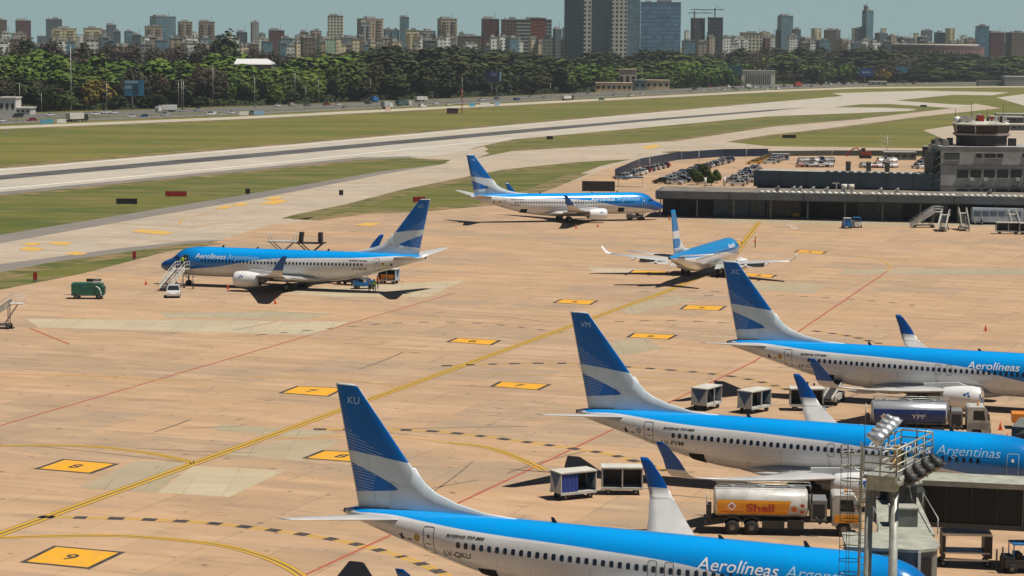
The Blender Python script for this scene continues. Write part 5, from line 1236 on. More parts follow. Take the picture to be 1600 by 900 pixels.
for k in range(26):
    a = T0 + u_ * (k * 1.6 + .1); q = MB(); q.bar(B_(a.x, a.y, 2.95), B_(a.x, a.y, 5.27), .07, .07); q.build('mullion', BRG if k % 4 == 0 else DARK, sd)
for k in (14, 26):
    a = T0 + u_ * k + n_ * 1.4; q = MB(); q.cyl(B_(a.x - .8, a.y, 0), B_(a.x - .8, a.y, 2.7), .16, n=12); q.cyl(B_(a.x + .8, a.y, 0), B_(a.x + .8, a.y, 2.7), .16, n=12); q.build('support_leg', GREYM, t)
# swivel room at the tunnel's end, corridor towards the jet, cab and folding hood
q = MB(); q.prism([B_(*p, 0)[:2] for p in ((23.6, 141.8), (25.9, 142.4), (26.3, 148.4), (23.4, 148.4))], 2.5, 5.35); q.build('rotunda', mat('bridge_side_dark', (.03, .034, .034), .6, var=.3), t)
q = MB(); q.cyl(B_(24.6, 145.5, 5.36), B_(24.6, 145.5, 5.75), 1.7, 1.5, 20); q.build('rotunda_roof', BRW, t)
co = MB(); co.prism([B_(*p, 0)[:2] for p in ((21.3, 131.0), (24.2, 131.0), (25.1, 142.0), (22.9, 142.0))], 2.7, 4.95); co.build('corridor_side', BRG, t)
co = MB(); co.prism([B_(*p, 0)[:2] for p in ((21.1, 131.0), (24.4, 131.0), (25.3, 141.9), (22.7, 141.9))], 4.96, 5.12); cr = co.build('corridor_roof', BRW, t)
q = MB(); q.cyl(B_(23.4, 137.2, 5.12), B_(23.4, 137.2, 5.20), .55, n=16); q.build('roof_hatch', DARK, cr)
q = MB(); q.box(B_(23.0, 133.6, 5.65), (1.5, 1.3, 1.05), m=0); q.box(B_(23.0, 133.6, 6.2), (1.6, 1.4, .08), m=1); q.build('roof_air_unit', [BRG, BRW], t)
q = MB(); q.box(B_(24.0, 140.2, 5.7), (1.6, 1.5, 1.2), m=0); q.box(B_(23.2, 141.3, 6.0), (.8, .6, 1.8), m=0); q.tube([B_(22.4, 141.5, 5.2), B_(22.3, 141, 6.6), B_(23.3, 140.5, 6.8), B_(24.3, 139.6, 6.3), B_(24.4, 138.3, 5.3)], .07, 6); q.build('roof_machinery', DARK, t)
q = MB()
for s in (0, 1): q.tube([B_(21.2, 131.5 + s * 4, 5.1), B_(21.2, 131.5 + s * 4, 6.0), B_(21.4, 134.5 + s * 4, 6.0), B_(21.4, 134.5 + s * 4, 5.1)], .035, 6)
q.tube([B_(24.6, 131.2, 5.1), B_(24.6, 131.2, 6.0), B_(25.1, 139, 6.0), B_(25.1, 139, 5.1)], .035, 6); q.build('roof_rail', GALV, t)
cab_ = [(18.9, 127.4), (22.6, 126.7), (23.6, 127.2), (24.05, 128.2), (24.0, 131.0), (19.2, 131.2)]
q = MB(); q.prism([B_(*p, 0)[:2] for p in cab_], 2.6, 4.98); q.build('cab', BRG, t)
q = MB(); q.prism([B_(p[0] + (.12 if p[0] > 22 else -.12), p[1] + (-.12 if p[1] < 129 else .1), 0)[:2] for p in cab_], 5.0, 5.17); q.build('cab_roof', BRW, t)
q = MB(); q.bar(B_(22.75, 126.6, 2.6), B_(22.75, 126.6, 5.05), .16); q.build('corner_post', OFFW, t)
q = MB(); q.box(B_(23.1, 126.85, 4.1), (.9, .06, 1.0), rz=.42); q.build('cab_window', GLASSD, t)
hood = MB(); rings = []
for k in range(15):
    f = k / 14; r = 1.0 if k % 2 == 0 else .90
    cx, cy = 20.9 - .45 * f, 127.2 - 1.05 * f
    ring = []
    for a in [radians(180 * i / 12) for i in range(13)]:
        ring.append(B_(cx + 1.75 * r * cos(a), cy - .1 * cos(a), 2.9 + 2.0 * r * sin(a) ** .75 * (1 - .06 * f)))
    rings.append(ring)
hood.loft(rings, 0, False, False, False)
m_, b_ = newmat('folding_hood', .8); v_, x_, y_, z_ = coords(); setc(b_, mixc(((x_ * .9 + y_ * 2.2) * 3.1).frac() < .22, (.025, .03, .028), (.12, .13, .11))); HOOD = m_
hood.build('folding_hood', HOOD, t)
q = MB(); q.cyl(B_(22.2, 130, 0), B_(22.2, 130, 2.6), .35, n=14); wheel_mb(B_(21.3, 130, .5), .5, .4, 'X').build('wheel', [TYRE, GREYM], t); wheel_mb(B_(23.1, 130, .5), .5, .4, 'X').build('wheel', [TYRE, GREYM], t); q.build('lift_column', GREYM, t)
# bridge of the second jet: only its hood shows
t = thing('jet_bridge', (39.5, 169, 0), 0, 'dark rounded bridge hood beyond the nose of the second jet at the right edge', 'jet bridge', 'passenger jet bridges')
O2 = Vector((39.5, 169, 0)); hood = MB(); rings = []
for k in range(13):
    f = k / 12; r = 1.0 if k % 2 == 0 else .91; cx, cy = 37.6 + 1.0 * f, 166.6 + 2.6 * f
    rings.append([B_(cx + 1.7 * r * cos(a) * .93, cy - 1.7 * r * cos(a) * .37, 2.9 + 2.15 * r * sin(a) ** .8) for a in [radians(180 * i / 12) for i in range(13)]])
hood.loft(rings, 0, False, False, False); hood.build('folding_hood', HOOD, t)
q = MB(); q.prism([B_(*p, 0)[:2] for p in ((37.0, 169.3), (40.2, 168.2), (42.2, 172.5), (38.6, 173.8))], 2.6, 5.1); q.build('cab', BRG, t)
q = MB(); q.prism([B_(*p, 0)[:2] for p in ((39.0, 173.2), (42.0, 172.0), (62, 178), (61, 181.0))], 2.7, 5.2); q.build('tunnel_side', BRS, t)
q = MB(); q.cyl(B_(39.6, 170.9, 0), B_(39.6, 170.9, 2.6), .35, n=14); q.build('lift_column', GREYM, t)
# ------------------------------------------------------------------ low terminal with canopy
P0 = at(1027, 338.5); P1 = at(1600, 350); U = (P1 - P0).normalized(); Vn = Vector((-U.y, U.x, 0))
LT = 110.0
ang = atan2(U.y, U.x)
def ub(px, py=None):
    """distance along the terminal front of picture column px"""
    # intersect sight line with the front line
    best = None
    a = at(px, 345); r = a.x / a.y
    # P0 + s U = k (r,1)
    s = (P0.x - r * P0.y) / (r * U.y - U.x); return s
t = thing('low_terminal', P0, ang, 'long low grey terminal wing with deep canopy behind the parked stairs', 'terminal building')
ZT, ZB = 5.15, 3.75
q = MB(); q.box((LT / 2 + .2, 5.0, ZT - .12), (LT, 14.6, .2)); q.build('roof', mat('roof_felt', (.20, .18, .15), .9, var=.35, scale=.3), t)
q = MB(); q.box((LT / 2, -2.4, (ZT + ZB) / 2), (LT + .3, .22, ZT - ZB))
q.box((-.06, 4.0, (ZT + ZB) / 2 + .01), (.22, 12.6, ZT - ZB - .05)); fz = q.build('fascia', TGREY, t)
for k in range(1, 8):
    q = MB(); q.box((k * 14.0, -2.53, (ZT + ZB) / 2), (.12, .04, ZT - ZB)); q.build('fascia_joint', DARK, fz)
q = MB(); q.box((LT / 2, -2.2, ZB - .12), (LT, .5, .16)); q.box((LT / 2, 1.2, 3.35), (LT, .12, .12)); q.build('canopy_beam', DARK, t)
# front wall in bays
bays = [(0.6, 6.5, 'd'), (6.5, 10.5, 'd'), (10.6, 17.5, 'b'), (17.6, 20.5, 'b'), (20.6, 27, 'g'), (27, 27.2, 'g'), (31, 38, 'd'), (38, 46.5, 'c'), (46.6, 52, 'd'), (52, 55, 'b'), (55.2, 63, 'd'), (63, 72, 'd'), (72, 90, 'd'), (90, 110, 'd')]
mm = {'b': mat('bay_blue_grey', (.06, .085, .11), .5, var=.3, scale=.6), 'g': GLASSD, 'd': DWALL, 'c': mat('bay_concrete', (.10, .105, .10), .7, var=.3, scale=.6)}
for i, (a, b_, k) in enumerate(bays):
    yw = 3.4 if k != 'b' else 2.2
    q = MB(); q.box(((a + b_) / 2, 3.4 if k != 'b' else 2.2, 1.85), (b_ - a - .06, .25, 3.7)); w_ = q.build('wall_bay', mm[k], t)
    if k in 'bc':
        q = MB(); q.box(((a + b_) / 2, (3.4 if k != 'b' else 2.2) - .135, 1.9), (min(1.6, (b_ - a) * .4), .03, 1.0)); q.build('window', GLASSD, w_)
for k in range(16):
    q = MB(); q.box((.8 + k * 7.0, -1.6, ZB / 2 - .05), (.22, .22, ZB - .1)); q.build('column', mat('canopy_column', (.16, .17, .17), .6), t)
q = MB(); q.box((LT / 2, 1.0, .08), (LT, 4.6, .16)); q.build('kerb_step', mat('kerb_concrete', (.26, .25, .22), .8), t)
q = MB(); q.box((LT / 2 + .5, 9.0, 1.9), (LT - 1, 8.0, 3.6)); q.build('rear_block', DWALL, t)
# domes along the roof edge
u0, u1 = ub(1188), ub(1600); n = 44
for k in range(n):
    px_ = 1190 + k * 9.6
    if 1345 < px_ < 1362 or 1490 < px_ < 1498: continue
    u_k = ub(px_); q = MB(); rings = []
    for a, r in ((0, .42), (.18, .40), (.33, .27), (.40, .08)): rings.append([(u_k + r * 1.1 * cos(2 * pi * i / 10), -1.7 + r * sin(2 * pi * i / 10), ZT - .02 + a) for i in range(10)])
    q.loft(rings, 0); q.build('roof_dome', [mat('dome_plastic', (.72, .72, .66), .4, var=.2, scale=.3)] if k % 7 else [OFFW], t)
for px_ in (1213, 1238, 1248, 1268, 1290, 1316, 1374, 1400, 1545):
    q = MB(); q.box((ub(px_), 1.2, ZT + .4), (.8, .8, .8)); q.cyl((ub(px_) + .2, 1.2, ZT + .8), (ub(px_) + .2, 1.2, ZT + 1.1), .25, n=10); q.build('roof_vent', GREYM if px_ % 2 else LGREY, t)
uu = ub(1326)
for d_ in (-1.0, .35):
    q = MB(); q.cyl((uu + d_ - .55, 1.0, ZT + 1.2), (uu + d_ + .55, 1.0, ZT + 1.2), .5, n=16); q.cyl((uu + d_, 1.0, ZT), (uu + d_, 1.0, ZT + .8), .12, n=8); q.build('water_tank', OFFW, t)
q = MB(); q.bar((uu - 2.4, -.6, ZT), (uu - 2.4, -.6, ZT + 1.9), .25); q.bar((uu - 3.2, -.6, ZT + 1.9), (uu - 1.9, -.6, ZT + 1.9), .2); q.build('roof_frame', LGREY, t)
# ------------------------------------------------------------------ middle block
pA = at(1178, 266, 8.4); pB = at(1470, 272.5, 8.4); U2 = (pB - pA).normalized(); L2 = (pB - pA).length
t = thing('departure_hall', (pA.x, pA.y, 0), atan2(U2.y, U2.x), 'dark blue-grey upper hall with a long blank fascia behind the low terminal', 'terminal building')
q = MB(); q.box((L2 / 2, 0, 6.95), (L2, .3, 2.9)); q.box((.15, 4.5, 6.95), (.3, 8.7, 2.88)); q.build('fascia', BRONZE, t)
q = MB(); q.box((L2 / 2, 0.02, 5.36), (L2, .5, .26)); q.build('fascia_sill', DARK, t)
q = MB(); q.box((L2 / 2 + .2, 4.6, 8.22), (L2 - .6, 8.6, .2)); q.build('roof', mat('pale_roof_sheet', (.40, .39, .33), .7, var=.35, scale=.4), t)
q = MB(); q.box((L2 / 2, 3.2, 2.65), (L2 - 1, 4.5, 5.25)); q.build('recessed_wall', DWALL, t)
for k in range(1, 7):
    q = MB(); q.box((k * L2 / 7, -.17, 6.95), (.14, .04, 2.9)); q.build('fascia_joint', DARK, t)
for k in range(14):
    q = MB(); q.box((L2 * .40 + k * L2 * .042, .6, 8.48), (.9, .7, .36)); q.build('roof_hatch', mat('hatch_pale', (.5, .5, .44), .6), t)
for k in (.49, .60, .70):
    q = MB(); q.box((L2 * k, 5.4, 9.1), (.9, .9, 1.5)); q.cyl((L2 * k, 5.4, 9.85), (L2 * k, 5.4, 10.3), .6, .5, 10); q.build('roof_stack', [mat('stack_dark', (.09, .09, .08), .8)], t)
# ------------------------------------------------------------------ four-storey block
D3 = pB.y - .5
def W3(px, py): return atD(px, py, D3)
a = W3(1471, 228); x0 = a.x; zt = 13.7
t = thing('office_block', (x0, D3, 0), 0, 'grey concrete office block with rows of dark windows under the control cab, right edge', 'office building'); OFFICE = t
Xl = lambda px: W3(px, 260).x - x0
Zl = lambda px, py: W3(px, py).z
q = MB(); q.box((11, 7, zt / 2), (22, 14, zt)); q.box((11, 7, zt + .06), (22.2, 14.2, .12)); body = q.build('walls', mat('weathered_concrete', (.36, .36, .35), .8, var=.3, scale=.35), t)
q = MB(); q.box((10.9, -.10, Zl(1530, 258)), (22.05, .2, .18)); q.box((10.9, -.12, Zl(1530, 291)), (22.05, .24, .2)); q.build('floor_band', mat('band_dark_concrete', (.12, .12, .12), .8), t)
def win(px0, px1, py0, py1, m=GLASSD, name='window'):
    q = MB(); xa, xb = Xl(px0), Xl(px1); za, zb = Zl(px0, py1), Zl(px0, py0); q.box(((xa + xb) / 2, -.02, (za + zb) / 2), (xb - xa, .1, zb - za)); o = q.build(name, m, t)
    f = MB(); f.box(((xa + xb) / 2, -.05, zb + .08), (xb - xa + .3, .12, .12)); f.box(((xa + xb) / 2, -.08, za - .08), (xb - xa + .3, .18, .12)); f.build('window_frame', CONC, o)
win(1475.5, 1499, 238.5, 249.5, mat('louvre_grey', (.06, .07, .075), .5), 'louvre')
for a_, b__ in ((1525, 1534), (1538, 1546.5), (1547.5, 1555), (1558, 1567), (1598, 1606)): win(a_, b__, 240, 246.5)
for a_ in (1496, 1516.5, 1537.5, 1558.5, 1579.5, 1601): win(a_, a_ + 17, 265, 278); win(a_ - .5, a_ + 16.5, 295, 302)
for px_ in (1518, 1540, 1590):
    q = MB(); q.box((Xl(px_), -.35, Zl(px_, 280)), (.8, .6, .6)); q.build('air_conditioner', LGREY, t)
q = MB(); q.box((-.65, 6, 6.4), (1.2, 10, 12.4)); q.build('stair_shaft', mat('dark_shaft', (.035, .04, .045), .7, var=.4), t)
for k in range(5):
    q = MB(); q.tube([(-1.6, .2, 6.0 + k * 1.5), (-1.4, -.4, 6.6 + k * 1.5), (-.9, -.5, 7.0 + k * 1.5), (-.3, -.3, 7.4 + k * 1.5)], .12, 6); q.build('duct', DARK, t)
# control cab
cx = Xl(1542); cy = 6.0
def octo(r, z, sq=1.0): return [(cx + r * cos(pi / 8 + i * pi / 4), cy + r * .9 * sin(pi / 8 + i * pi / 4), z) for i in range(8)]
q = MB(); q.loft([octo(5.0, zt - .3), octo(5.0, zt + 1.8), octo(5.6, zt + 2.2)], 0, True, False); q.build('cab_base', mat('cab_base_dark', (.03, .03, .033), .7, var=.3), t)
q = MB(); q.loft([octo(5.7, zt + 2.2), octo(5.7, zt + 2.55)], 0, True, False); q.build('cab_ledge', mat('ledge_pinkish', (.36, .30, .28), .7, var=.3, scale=.2), t)
q = MB(); q.loft([octo(5.2, zt + 2.56), octo(5.65, zt + 4.1)], 0, True, False); gl = q.build('cab_glass', mat('cab_glass_dark', (.022, .010, .010), .35, var=.5, scale=.8), t)
for i in range(8):
    a_ = octo(5.22, zt + 2.56)[i]; b__ = octo(5.67, zt + 4.1)[i]; q = MB(); q.bar(a_, b__, .16); q.build('mullion', OFFW if i % 2 else DARK, gl)
q = MB(); q.loft([octo(5.9, zt + 4.11), octo(6.0, zt + 4.35), octo(4.6, zt + 4.9)], 0, True, False); q.build('cab_roof', mat('cab_roof_pale', (.46, .46, .40), .7, var=.4, scale=.5), t)
Rr = random.Random(3)
for k in range(22):
    a_ = Rr.uniform(0, 6.28); r = Rr.uniform(1, 5.0); x, y = cx + r * cos(a_), cy + r * .8 * sin(a_); h = Rr.uniform(.4, 1.3)
    q = MB(); q.box((x, y, zt + 5.1 + h / 2 - .2), (Rr.uniform(.3, 1.2), .5, h)); q.build('roof_equipment', [LGREY, DARK, OFFW, REDP][k % 4], t)
q = MB(); q.lathe([(0, .7), (.5, .75), (.95, .5), (1.15, .05)], (cx - 5.0, cy - 1, zt + 4.7), 'Z', 14, 0, True); q.build('radome', mat('radome_white', (.7, .75, .78), .4, var=.1), t)
for k in range(4):
    q = MB(); q.cyl((cx - 5 + k * 3.1, cy + 1, zt + 5), (cx - 5 + k * 3.1, cy + 1, zt + 7.3 + k % 2), .05, n=5); q.build('aerial', DARK, t)
# ------------------------------------------------------------------ car park: fence, cars, buildings
FP = [(1465, 243.5), (1300, 243.3), (1200, 244.3), (1130, 245.0), (1060, 249.8), (1000, 261.0), (961, 278.5)]
fp = [at(*p_) for p_ in FP]
t = thing('blue_fence', fp[-1], 0, 'tall dark blue panel fence curving round the car park', 'fence')
O3 = fp[-1]
for i, (a_, b__) in enumerate(zip(fp, fp[1:])):
    d_ = (b__ - a_).length; n = max(1, int(d_ / 14)); n = min(n, 9)
    for k in range(n):
        p = a_.lerp(b__, k / n) - O3; s = a_.lerp(b__, (k + 1) / n) - O3
        q = MB(); q.bar((p.x, p.y, 1.15 if i > 1 else .8), (s.x, s.y, 1.15 if i > 1 else .8), .1, 2.3 if i > 1 else 1.6); q.build('fence_panel', FENCEB if i > 1 else mat('fence_dull_green', (.06, .065, .05), .7, var=.3, scale=.2), t)
p = at(935, 299); t = thing('dark_screen_wall', p, radians(-3), 'dark screen wall at the corner of the car park beyond the far jet', 'wall')
q = MB(); q.box((0, 0, 1.15), (7.4, .2, 2.3)); q.build('panel', DWALL, t)
for k in range(4):
    q = MB(); q.box((-3.5 + k * 2.33, .25, 1.1), (.14, .4, 2.2)); q.build('post', DARK, t)
p = at(985, 292); t = thing('blue_canopy_roof', p, radians(-5), 'thin blue and white shelter roof at the near corner of the car park', 'shelter')
q = MB(); q.box((0, 0, 2.3), (6.0, 1.8, .14)); q.box((0, -.92, 2.25), (6.0, .06, .3)); q.build('roof', mat('shelter_blue', (.05, .16, .3), .5), t)
for x in (-2.8, 2.8):
    q = MB(); q.box((x, 0, 1.12), (.1, 1.4, 2.24)); q.build('post', OFFW, t)
def hut(px, py, wd, dp, h, m, label, rm=None, rz=0.0, wins=0, name='site_cabin', cat='cabin'):
    p = at(px, py); t = thing(name, (p.x, p.y + dp / 2, 0), rz, label, cat)
    q = MB(); q.box((0, 0, h / 2), (wd, dp, h)); q.build('walls', m, t)
    q = MB(); q.box((0, 0, h + .08), (wd + .3, dp + .3, .16)); q.build('roof', rm or LGREY, t)
    for k in range(wins):
        q = MB(); q.box((-wd / 2 + (k + .5) * wd / wins, -dp / 2 - .02, h * .55), (wd / wins * .45, .08, h * .35)); q.build('window', GLASSD, t)
    return t
hut(1220, 250.5, 4.6 * 1.05, 2.4, 1.75, mat('pale_blue_cabin', (.34, .37, .42), .6, var=.2), 'pale grey-blue cabin at the far edge of the car park', wins=3)
hut(1407, 250, 9.2, 4, 2.2, mat('dull_grey_cabin', (.14, .16, .16), .6, var=.3), 'long dull grey cabin right of the excavator', wins=4)
hut(1450, 252, 2.4, 3, 4.2, DWALL, 'narrow dark shed left of the office block', wins=0)
# excavator
p = at(1352, 247.5); t = thing('excavator', p, radians(178), 'red excavator with its arm out in the far car park', 'excavator')
q = MB(); q.box((0, 0, 1.5), (2.6, 2.0, 1.1)); q.box((-1.4, 0, 1.4), (.7, 1.9, 1.0)); q.build('body', mat('excavator_red', (.3, .05, .025), .5, var=.3), t)
q = MB(); q.box((.7, .5, 2.5), (1.1, .9, 1.1)); q.build('cab', DARK, t)
q = MB(); q.tube([(.9, -.4, 1.9), (2.6, -.4, 3.1), (3.9, -.4, 2.6), (5.2, -.4, 1.2)], .2, 8); q.box((5.3, -.4, .9), (.6, .7, .7)); q.build('arm', mat('excavator_red'), t)
for s in (-1, 1):
    q = MB(); q.ext([(-1.7, .2), (-1.5, 0), (1.5, 0), (1.7, .2), (1.7, .6), (1.5, .8), (-1.5, .8), (-1.7, .6)], s * 1.0 - .25, s * 1.0 + .25); q.build('track', BLACK, t)
# white floodlight tree beyond the hall
p = at(1386, 244); t = thing('branched_light_pole', p, 0, 'white branching light pole beyond the upper hall', 'light pole')
q = MB(); q.cyl((0, 0, 0), (0, 0, 6.2), .12, .07, 8); q.build('pole', OFFW, t)
for (z, dx, dz) in ((5.9, -1.9, .9), (5.9, 1.6, .9), (4.6, -2.4, 1.0), (4.6, 1.3, .7), (3.2, -3.2, 1.2), (3.2, 1.1, .6)):
    q = MB(); q.cyl((0, 0, z - .6), (dx, 0, z + dz - .6), .07, .05, 6); q.box((dx, 0, z + dz - .55), (.7, .3, .15)); q.build('lamp_arm', OFFW, t)
# cars in rows
def lot_row(pts, n, cols, rz, group, where, kind=None, dz=0):
    a_, b__ = at(*pts[0]), at(*pts[1])
    for i in range(n):
        p = a_.lerp(b__, (i + .5) / n); c_ = cols[i % len(cols)]; k = kind or ['hatchback', 'saloon', 'hatchback', 'pickup'][(i * 7 + n) % 4 if i % 3 else 0]
        kn = {'hatchback': 'hatchback', 'saloon': 'saloon car', 'pickup': 'pickup truck', 'van': 'van'}[k]
        car(k, c_, (p.x, p.y, dz), rz + R.uniform(-.03, .03), '%s %s, %s from the left %s' % (c_, kn, ordn(i + 1), where), group)
mix = ['white', 'silver', 'grey', 'white', 'black', 'silver', 'white', 'blue', 'grey', 'silver', 'red', 'white', 'black']
gC = 'cars parked in the car park'
lot_row([(968, 281), (1003, 271)], 7, ['silver', 'white', 'grey', 'silver', 'white'], radians(150), gC, 'along the near blue fence')
lot_row([(1003, 270), (1040, 261)], 5, ['red', 'silver', 'white', 'silver', 'red'], radians(160), gC, 'in the red and silver row by the blue fence', 'hatchback')
lot_row([(1030, 288), (1078, 271)], 10, ['black', 'white', 'silver', 'white', 'grey', 'white', 'silver', 'blue'], radians(165), gC, 'in the front middle row')
lot_row([(1078, 270), (1140, 252)], 13, ['silver', 'blue', 'grey', 'black', 'silver', 'white', 'black', 'white', 'silver', 'white'], radians(165), gC, 'in the middle row behind the dark trees')
lot_row([(1052, 289), (1095, 275)], 9, ['white', 'silver', 'black', 'white', 'grey', 'silver'], radians(-15), gC, 'in the second middle row')
lot_row([(1140, 288), (1180, 264)], 8, ['silver', 'white', 'white', 'silver', 'blue', 'white', 'silver', 'white'], radians(170), gC, 'in the row left of the upper hall')
lot_row([(1150, 292), (1178, 279)], 5, ['white', 'silver', 'white', 'beige', 'silver'], radians(170), gC, 'closest to the upper hall corner')
lot_row([(1175, 258), (1198, 249)], 4, ['yellow'], radians(175), 'yellow taxis in the car park', 'in the line of yellow taxis', 'saloon')
lot_row([(1200, 257), (1218, 250)], 4, ['white', 'silver', 'white', 'white'], radians(175), gC, 'just right of the yellow taxis')
lot_row([(1246, 261), (1300, 261)], 7, ['red', 'black', 'silver', 'grey', 'white', 'black', 'silver'], radians(95), gC, 'in the row right behind the hall roof')
lot_row([(1248, 254), (1302, 254)], 7, ['silver', 'grey', 'black', 'white', 'blue', 'grey', 'black'], radians(95), gC, 'in the farther row behind the hall roof')
lot_row([(1345, 262), (1400, 262)], 7, ['grey', 'white', 'red', 'white', 'white', 'silver', 'white'], radians(95), gC, 'in the row below the excavator')
lot_row([(1372, 254), (1398, 254)], 4, ['white', 'silver', 'white', 'white'], radians(95), gC, 'in the short row below the grey cabin')
lot_row([(1431, 266), (1446, 252)], 3, ['white', 'grey', 'white'], radians(120), gC, 'left of the narrow dark shed')
for i, (px_, py_) in enumerate(((998, 262), (1015, 266), (1102, 292), (1132, 291), (1145, 284), (1065, 250), (1092, 254), (1166, 247), (1300, 246))):
    p = at(px_, py_); t = thing('white_post', p, 0, 'slim pale post, %s from the left around the car park' % ordn(i + 1), 'post', 'posts around the car park')
    h = 2.2 if i in (2, 3) else 3.6; q = MB(); q.cyl((0, 0, 0), (0, 0, h), .09 if h > 3 else .28, .07 if h > 3 else .28, 8); q.build('pole', OFFW, t)
    if h > 3: q = MB(); q.box((.3, 0, h), (.7, .2, .1)); q.build('lamp', OFFW, t)
# utility yard at the hall's left corner
p = at(1160, 300, 5.2)

for i in range(15):
    p = at(1030 + i * 9.5, 336.5 + i * .12); q = MB(); q.cyl((0, 0, 0), (0, 0, .9), .13, .11, 8); q.cyl((0, 0, .9), (0, 0, 1.0), .11, .03, 8)
    o = q.build('bollard', mat('bollard_rust', (.22, .10, .05), .7) if i % 2 else GREYM); o.location = (p.x, p.y, .01)
    tag(o, '%s bollard, %s from the left below the terminal canopy' % ('rusty' if i % 2 else 'grey', ordn(i + 1)), 'bollard', 'bollards below the terminal canopy')
p = at(1241, 341); t = tug((p.x, p.y + .6, 0), radians(100), 'yellow forklift parked below the terminal canopy', mat('forklift_yellow', (.5, .27, .02), .5, var=.2), DARK, 'yellow vehicles below the canopy'); t['category'] = 'forklift'; t.name = 'forklift'
q = MB(); q.bar((1.6, -.4, .2), (1.6, -.4, 2.6), .12); q.bar((1.6, .4, .2), (1.6, .4, 2.6), .12); q.build('mast', DARK, t)
p = at(1256, 339); t = thing('yellow_truck', (p.x, p.y + 2.2, 0), 0, 'dark yellow box truck inside an open bay of the terminal', 'truck')
q = MB(); q.box((0, 0, 1.7), (5.2, 2.0, 2.0)); q.build('body', mat('old_yellow', (.28, .17, .03), .6, var=.4), t); q = MB(); q.box((2.9, 0, 1.3), (1.0, 1.9, 1.5)); q.build('cab', mat('old_yellow'), t)
for x in (-1.8, 2.4):
    for s in (-1, 1): wheel_mb((x, s * .85, .42), .42, .28, 'Y', 12).build('wheel', [TYRE, GREYM], t)

for k in range(16):
    q = MB(); x = Rr.uniform(-8, 18); y = Rr.uniform(1.2, 12); h = Rr.uniform(.5, 1.6)
    if abs(x + 0 - 8) < 5.5 and y > 1: x = x - 9
    q.box((x if 0 < x < 20 else abs(x) % 2.2 + .6, y, 13.75 + h / 2), (Rr.uniform(.5, 1.6), Rr.uniform(.5, 1.4), h)); q.build('roof_plant', [GREYM, DARK, CONC][k % 3], OFFICE)
# ------------------------------------------------------------------ trees
def crown_mesh(seed, n=2300, w_=1.0, h_=1.0, lobes=9, leaf=.62, kind=0):
    r = random.Random(seed); L = []
    for i in range(lobes):
        a = r.uniform(0, 6.28); d = r.uniform(.15, .62); L.append((d * cos(a), d * sin(a), r.uniform(.30, .78), r.uniform(.24, .42)))
    L.append((0, 0, .72, .36)); L.append((r.uniform(-.2, .2), 0, .5, .45))
    vs = []; fs = []; mi = []; NR = []
    for i in range(n):
        cx, cy, cz, cr = r.choice(L)
        while True:
            x, y, z = r.uniform(-1, 1), r.uniform(-1, 1), r.uniform(-1, 1); q = x * x + y * y + z * z
            if .05 < q < 1: break
        k = cr * (r.uniform(.72, 1.06) if r.random() < .8 else r.uniform(.3, .8)) / sqrt(q)
        px, py, pz = (cx + x * k) * 5.2 * w_, (cy + y * k) * 5.2 * w_, (cz + z * k * .85) * 12 * h_
        if pz < 2.6: pz = 2.6 + r.uniform(0, 1.2)
        s = leaf * r.uniform(.55, 1.35); nrm = Vector((x, y, z + .35)).normalized() + Vector((r.uniform(-.6, .6), r.uniform(-.6, .6), r.uniform(-.4, .6)))
        nrm.normalize(); a = nrm.orthogonal().normalized(); b = nrm.cross(a); t0 = r.uniform(0, 6.28)
        o = len(vs); c = Vector((px, py, pz))
        for j in range(4):
            t = t0 + j * pi / 2 + r.uniform(-.3, .3); vs.append(tuple(c + (a * cos(t) + b * sin(t)) * s * r.uniform(.7, 1.1)))
        fs.append((o, o + 1, o + 2, o + 3))
        on = Vector((x, y, z * 1.1 + .15)).normalized() * 1.0 + Vector((px / 5.2, py / 5.2, (pz / 12 - .45) * 1.6)) * .5 + nrm * .24; on.normalize(); NR += [on] * 4
    me = bpy.data.meshes.new('crown'); me.from_pydata(vs, [], fs); me.update(); me.normals_split_custom_set_from_vertices(NR); return me
def trunk_mesh(seed, h=7.0):
    r = random.Random(seed); b = MB(); b.cyl((0, 0, -.3), (0, 0, h * .55), .38, .26, 8); 
    for i in range(5):
        a = r.uniform(0, 6.28); z0 = h * r.uniform(.35, .55); p = (cos(a) * 1.6, sin(a) * 1.6, z0 + 2.2); b.cyl((0, 0, z0), p, .18, .11, 6); b.cyl(p, (cos(a) * 3.1, sin(a) * 3.1, z0 + 4.6), .11, .05, 5)
    return b.mesh('trunk', mat('bark', (.10, .075, .05), .9, var=.3, scale=2))
def leafmat(name, lo, hi):
    m, b = newmat(name, .75); b.inputs['Specular IOR Level'].default_value = .2
    v, x, y, z = coords(); oi = X.nt.nodes.new('ShaderNodeObjectInfo'); rn = X(oi.outputs['Random'])
    n = noise(v, .30, 3); n2 = noise(v, 1.2, 2)
    c = mixc(ramp(n * .75 + n2 * .25, .36, .64), lo, hi); c = mixc(rn * .55, c, tuple(k * .55 for k in lo)); c = mixc((rn > .8) * .4, c, (hi[0] * 1.2, hi[1] * .95, hi[2]))
    setc(b, c); return m
LM = {'bright': leafmat('leaves_bright_green', (.055, .115, .012), (.115, .175, .022)), 'mid': leafmat('leaves_mid_green', (.040, .075, .014), (.095, .140, .024)),
      'dark': leafmat('leaves_dark_olive', (.026, .042, .014), (.070, .088, .024)), 'bare': leafmat('twigs_brown', (.042, .036, .024), (.082, .068, .042)), 'rust': leafmat('leaves_rusty', (.10, .09, .015), (.22, .16, .03))}
CR = {}; TR = [trunk_mesh(s) for s in (1, 2, 3)]
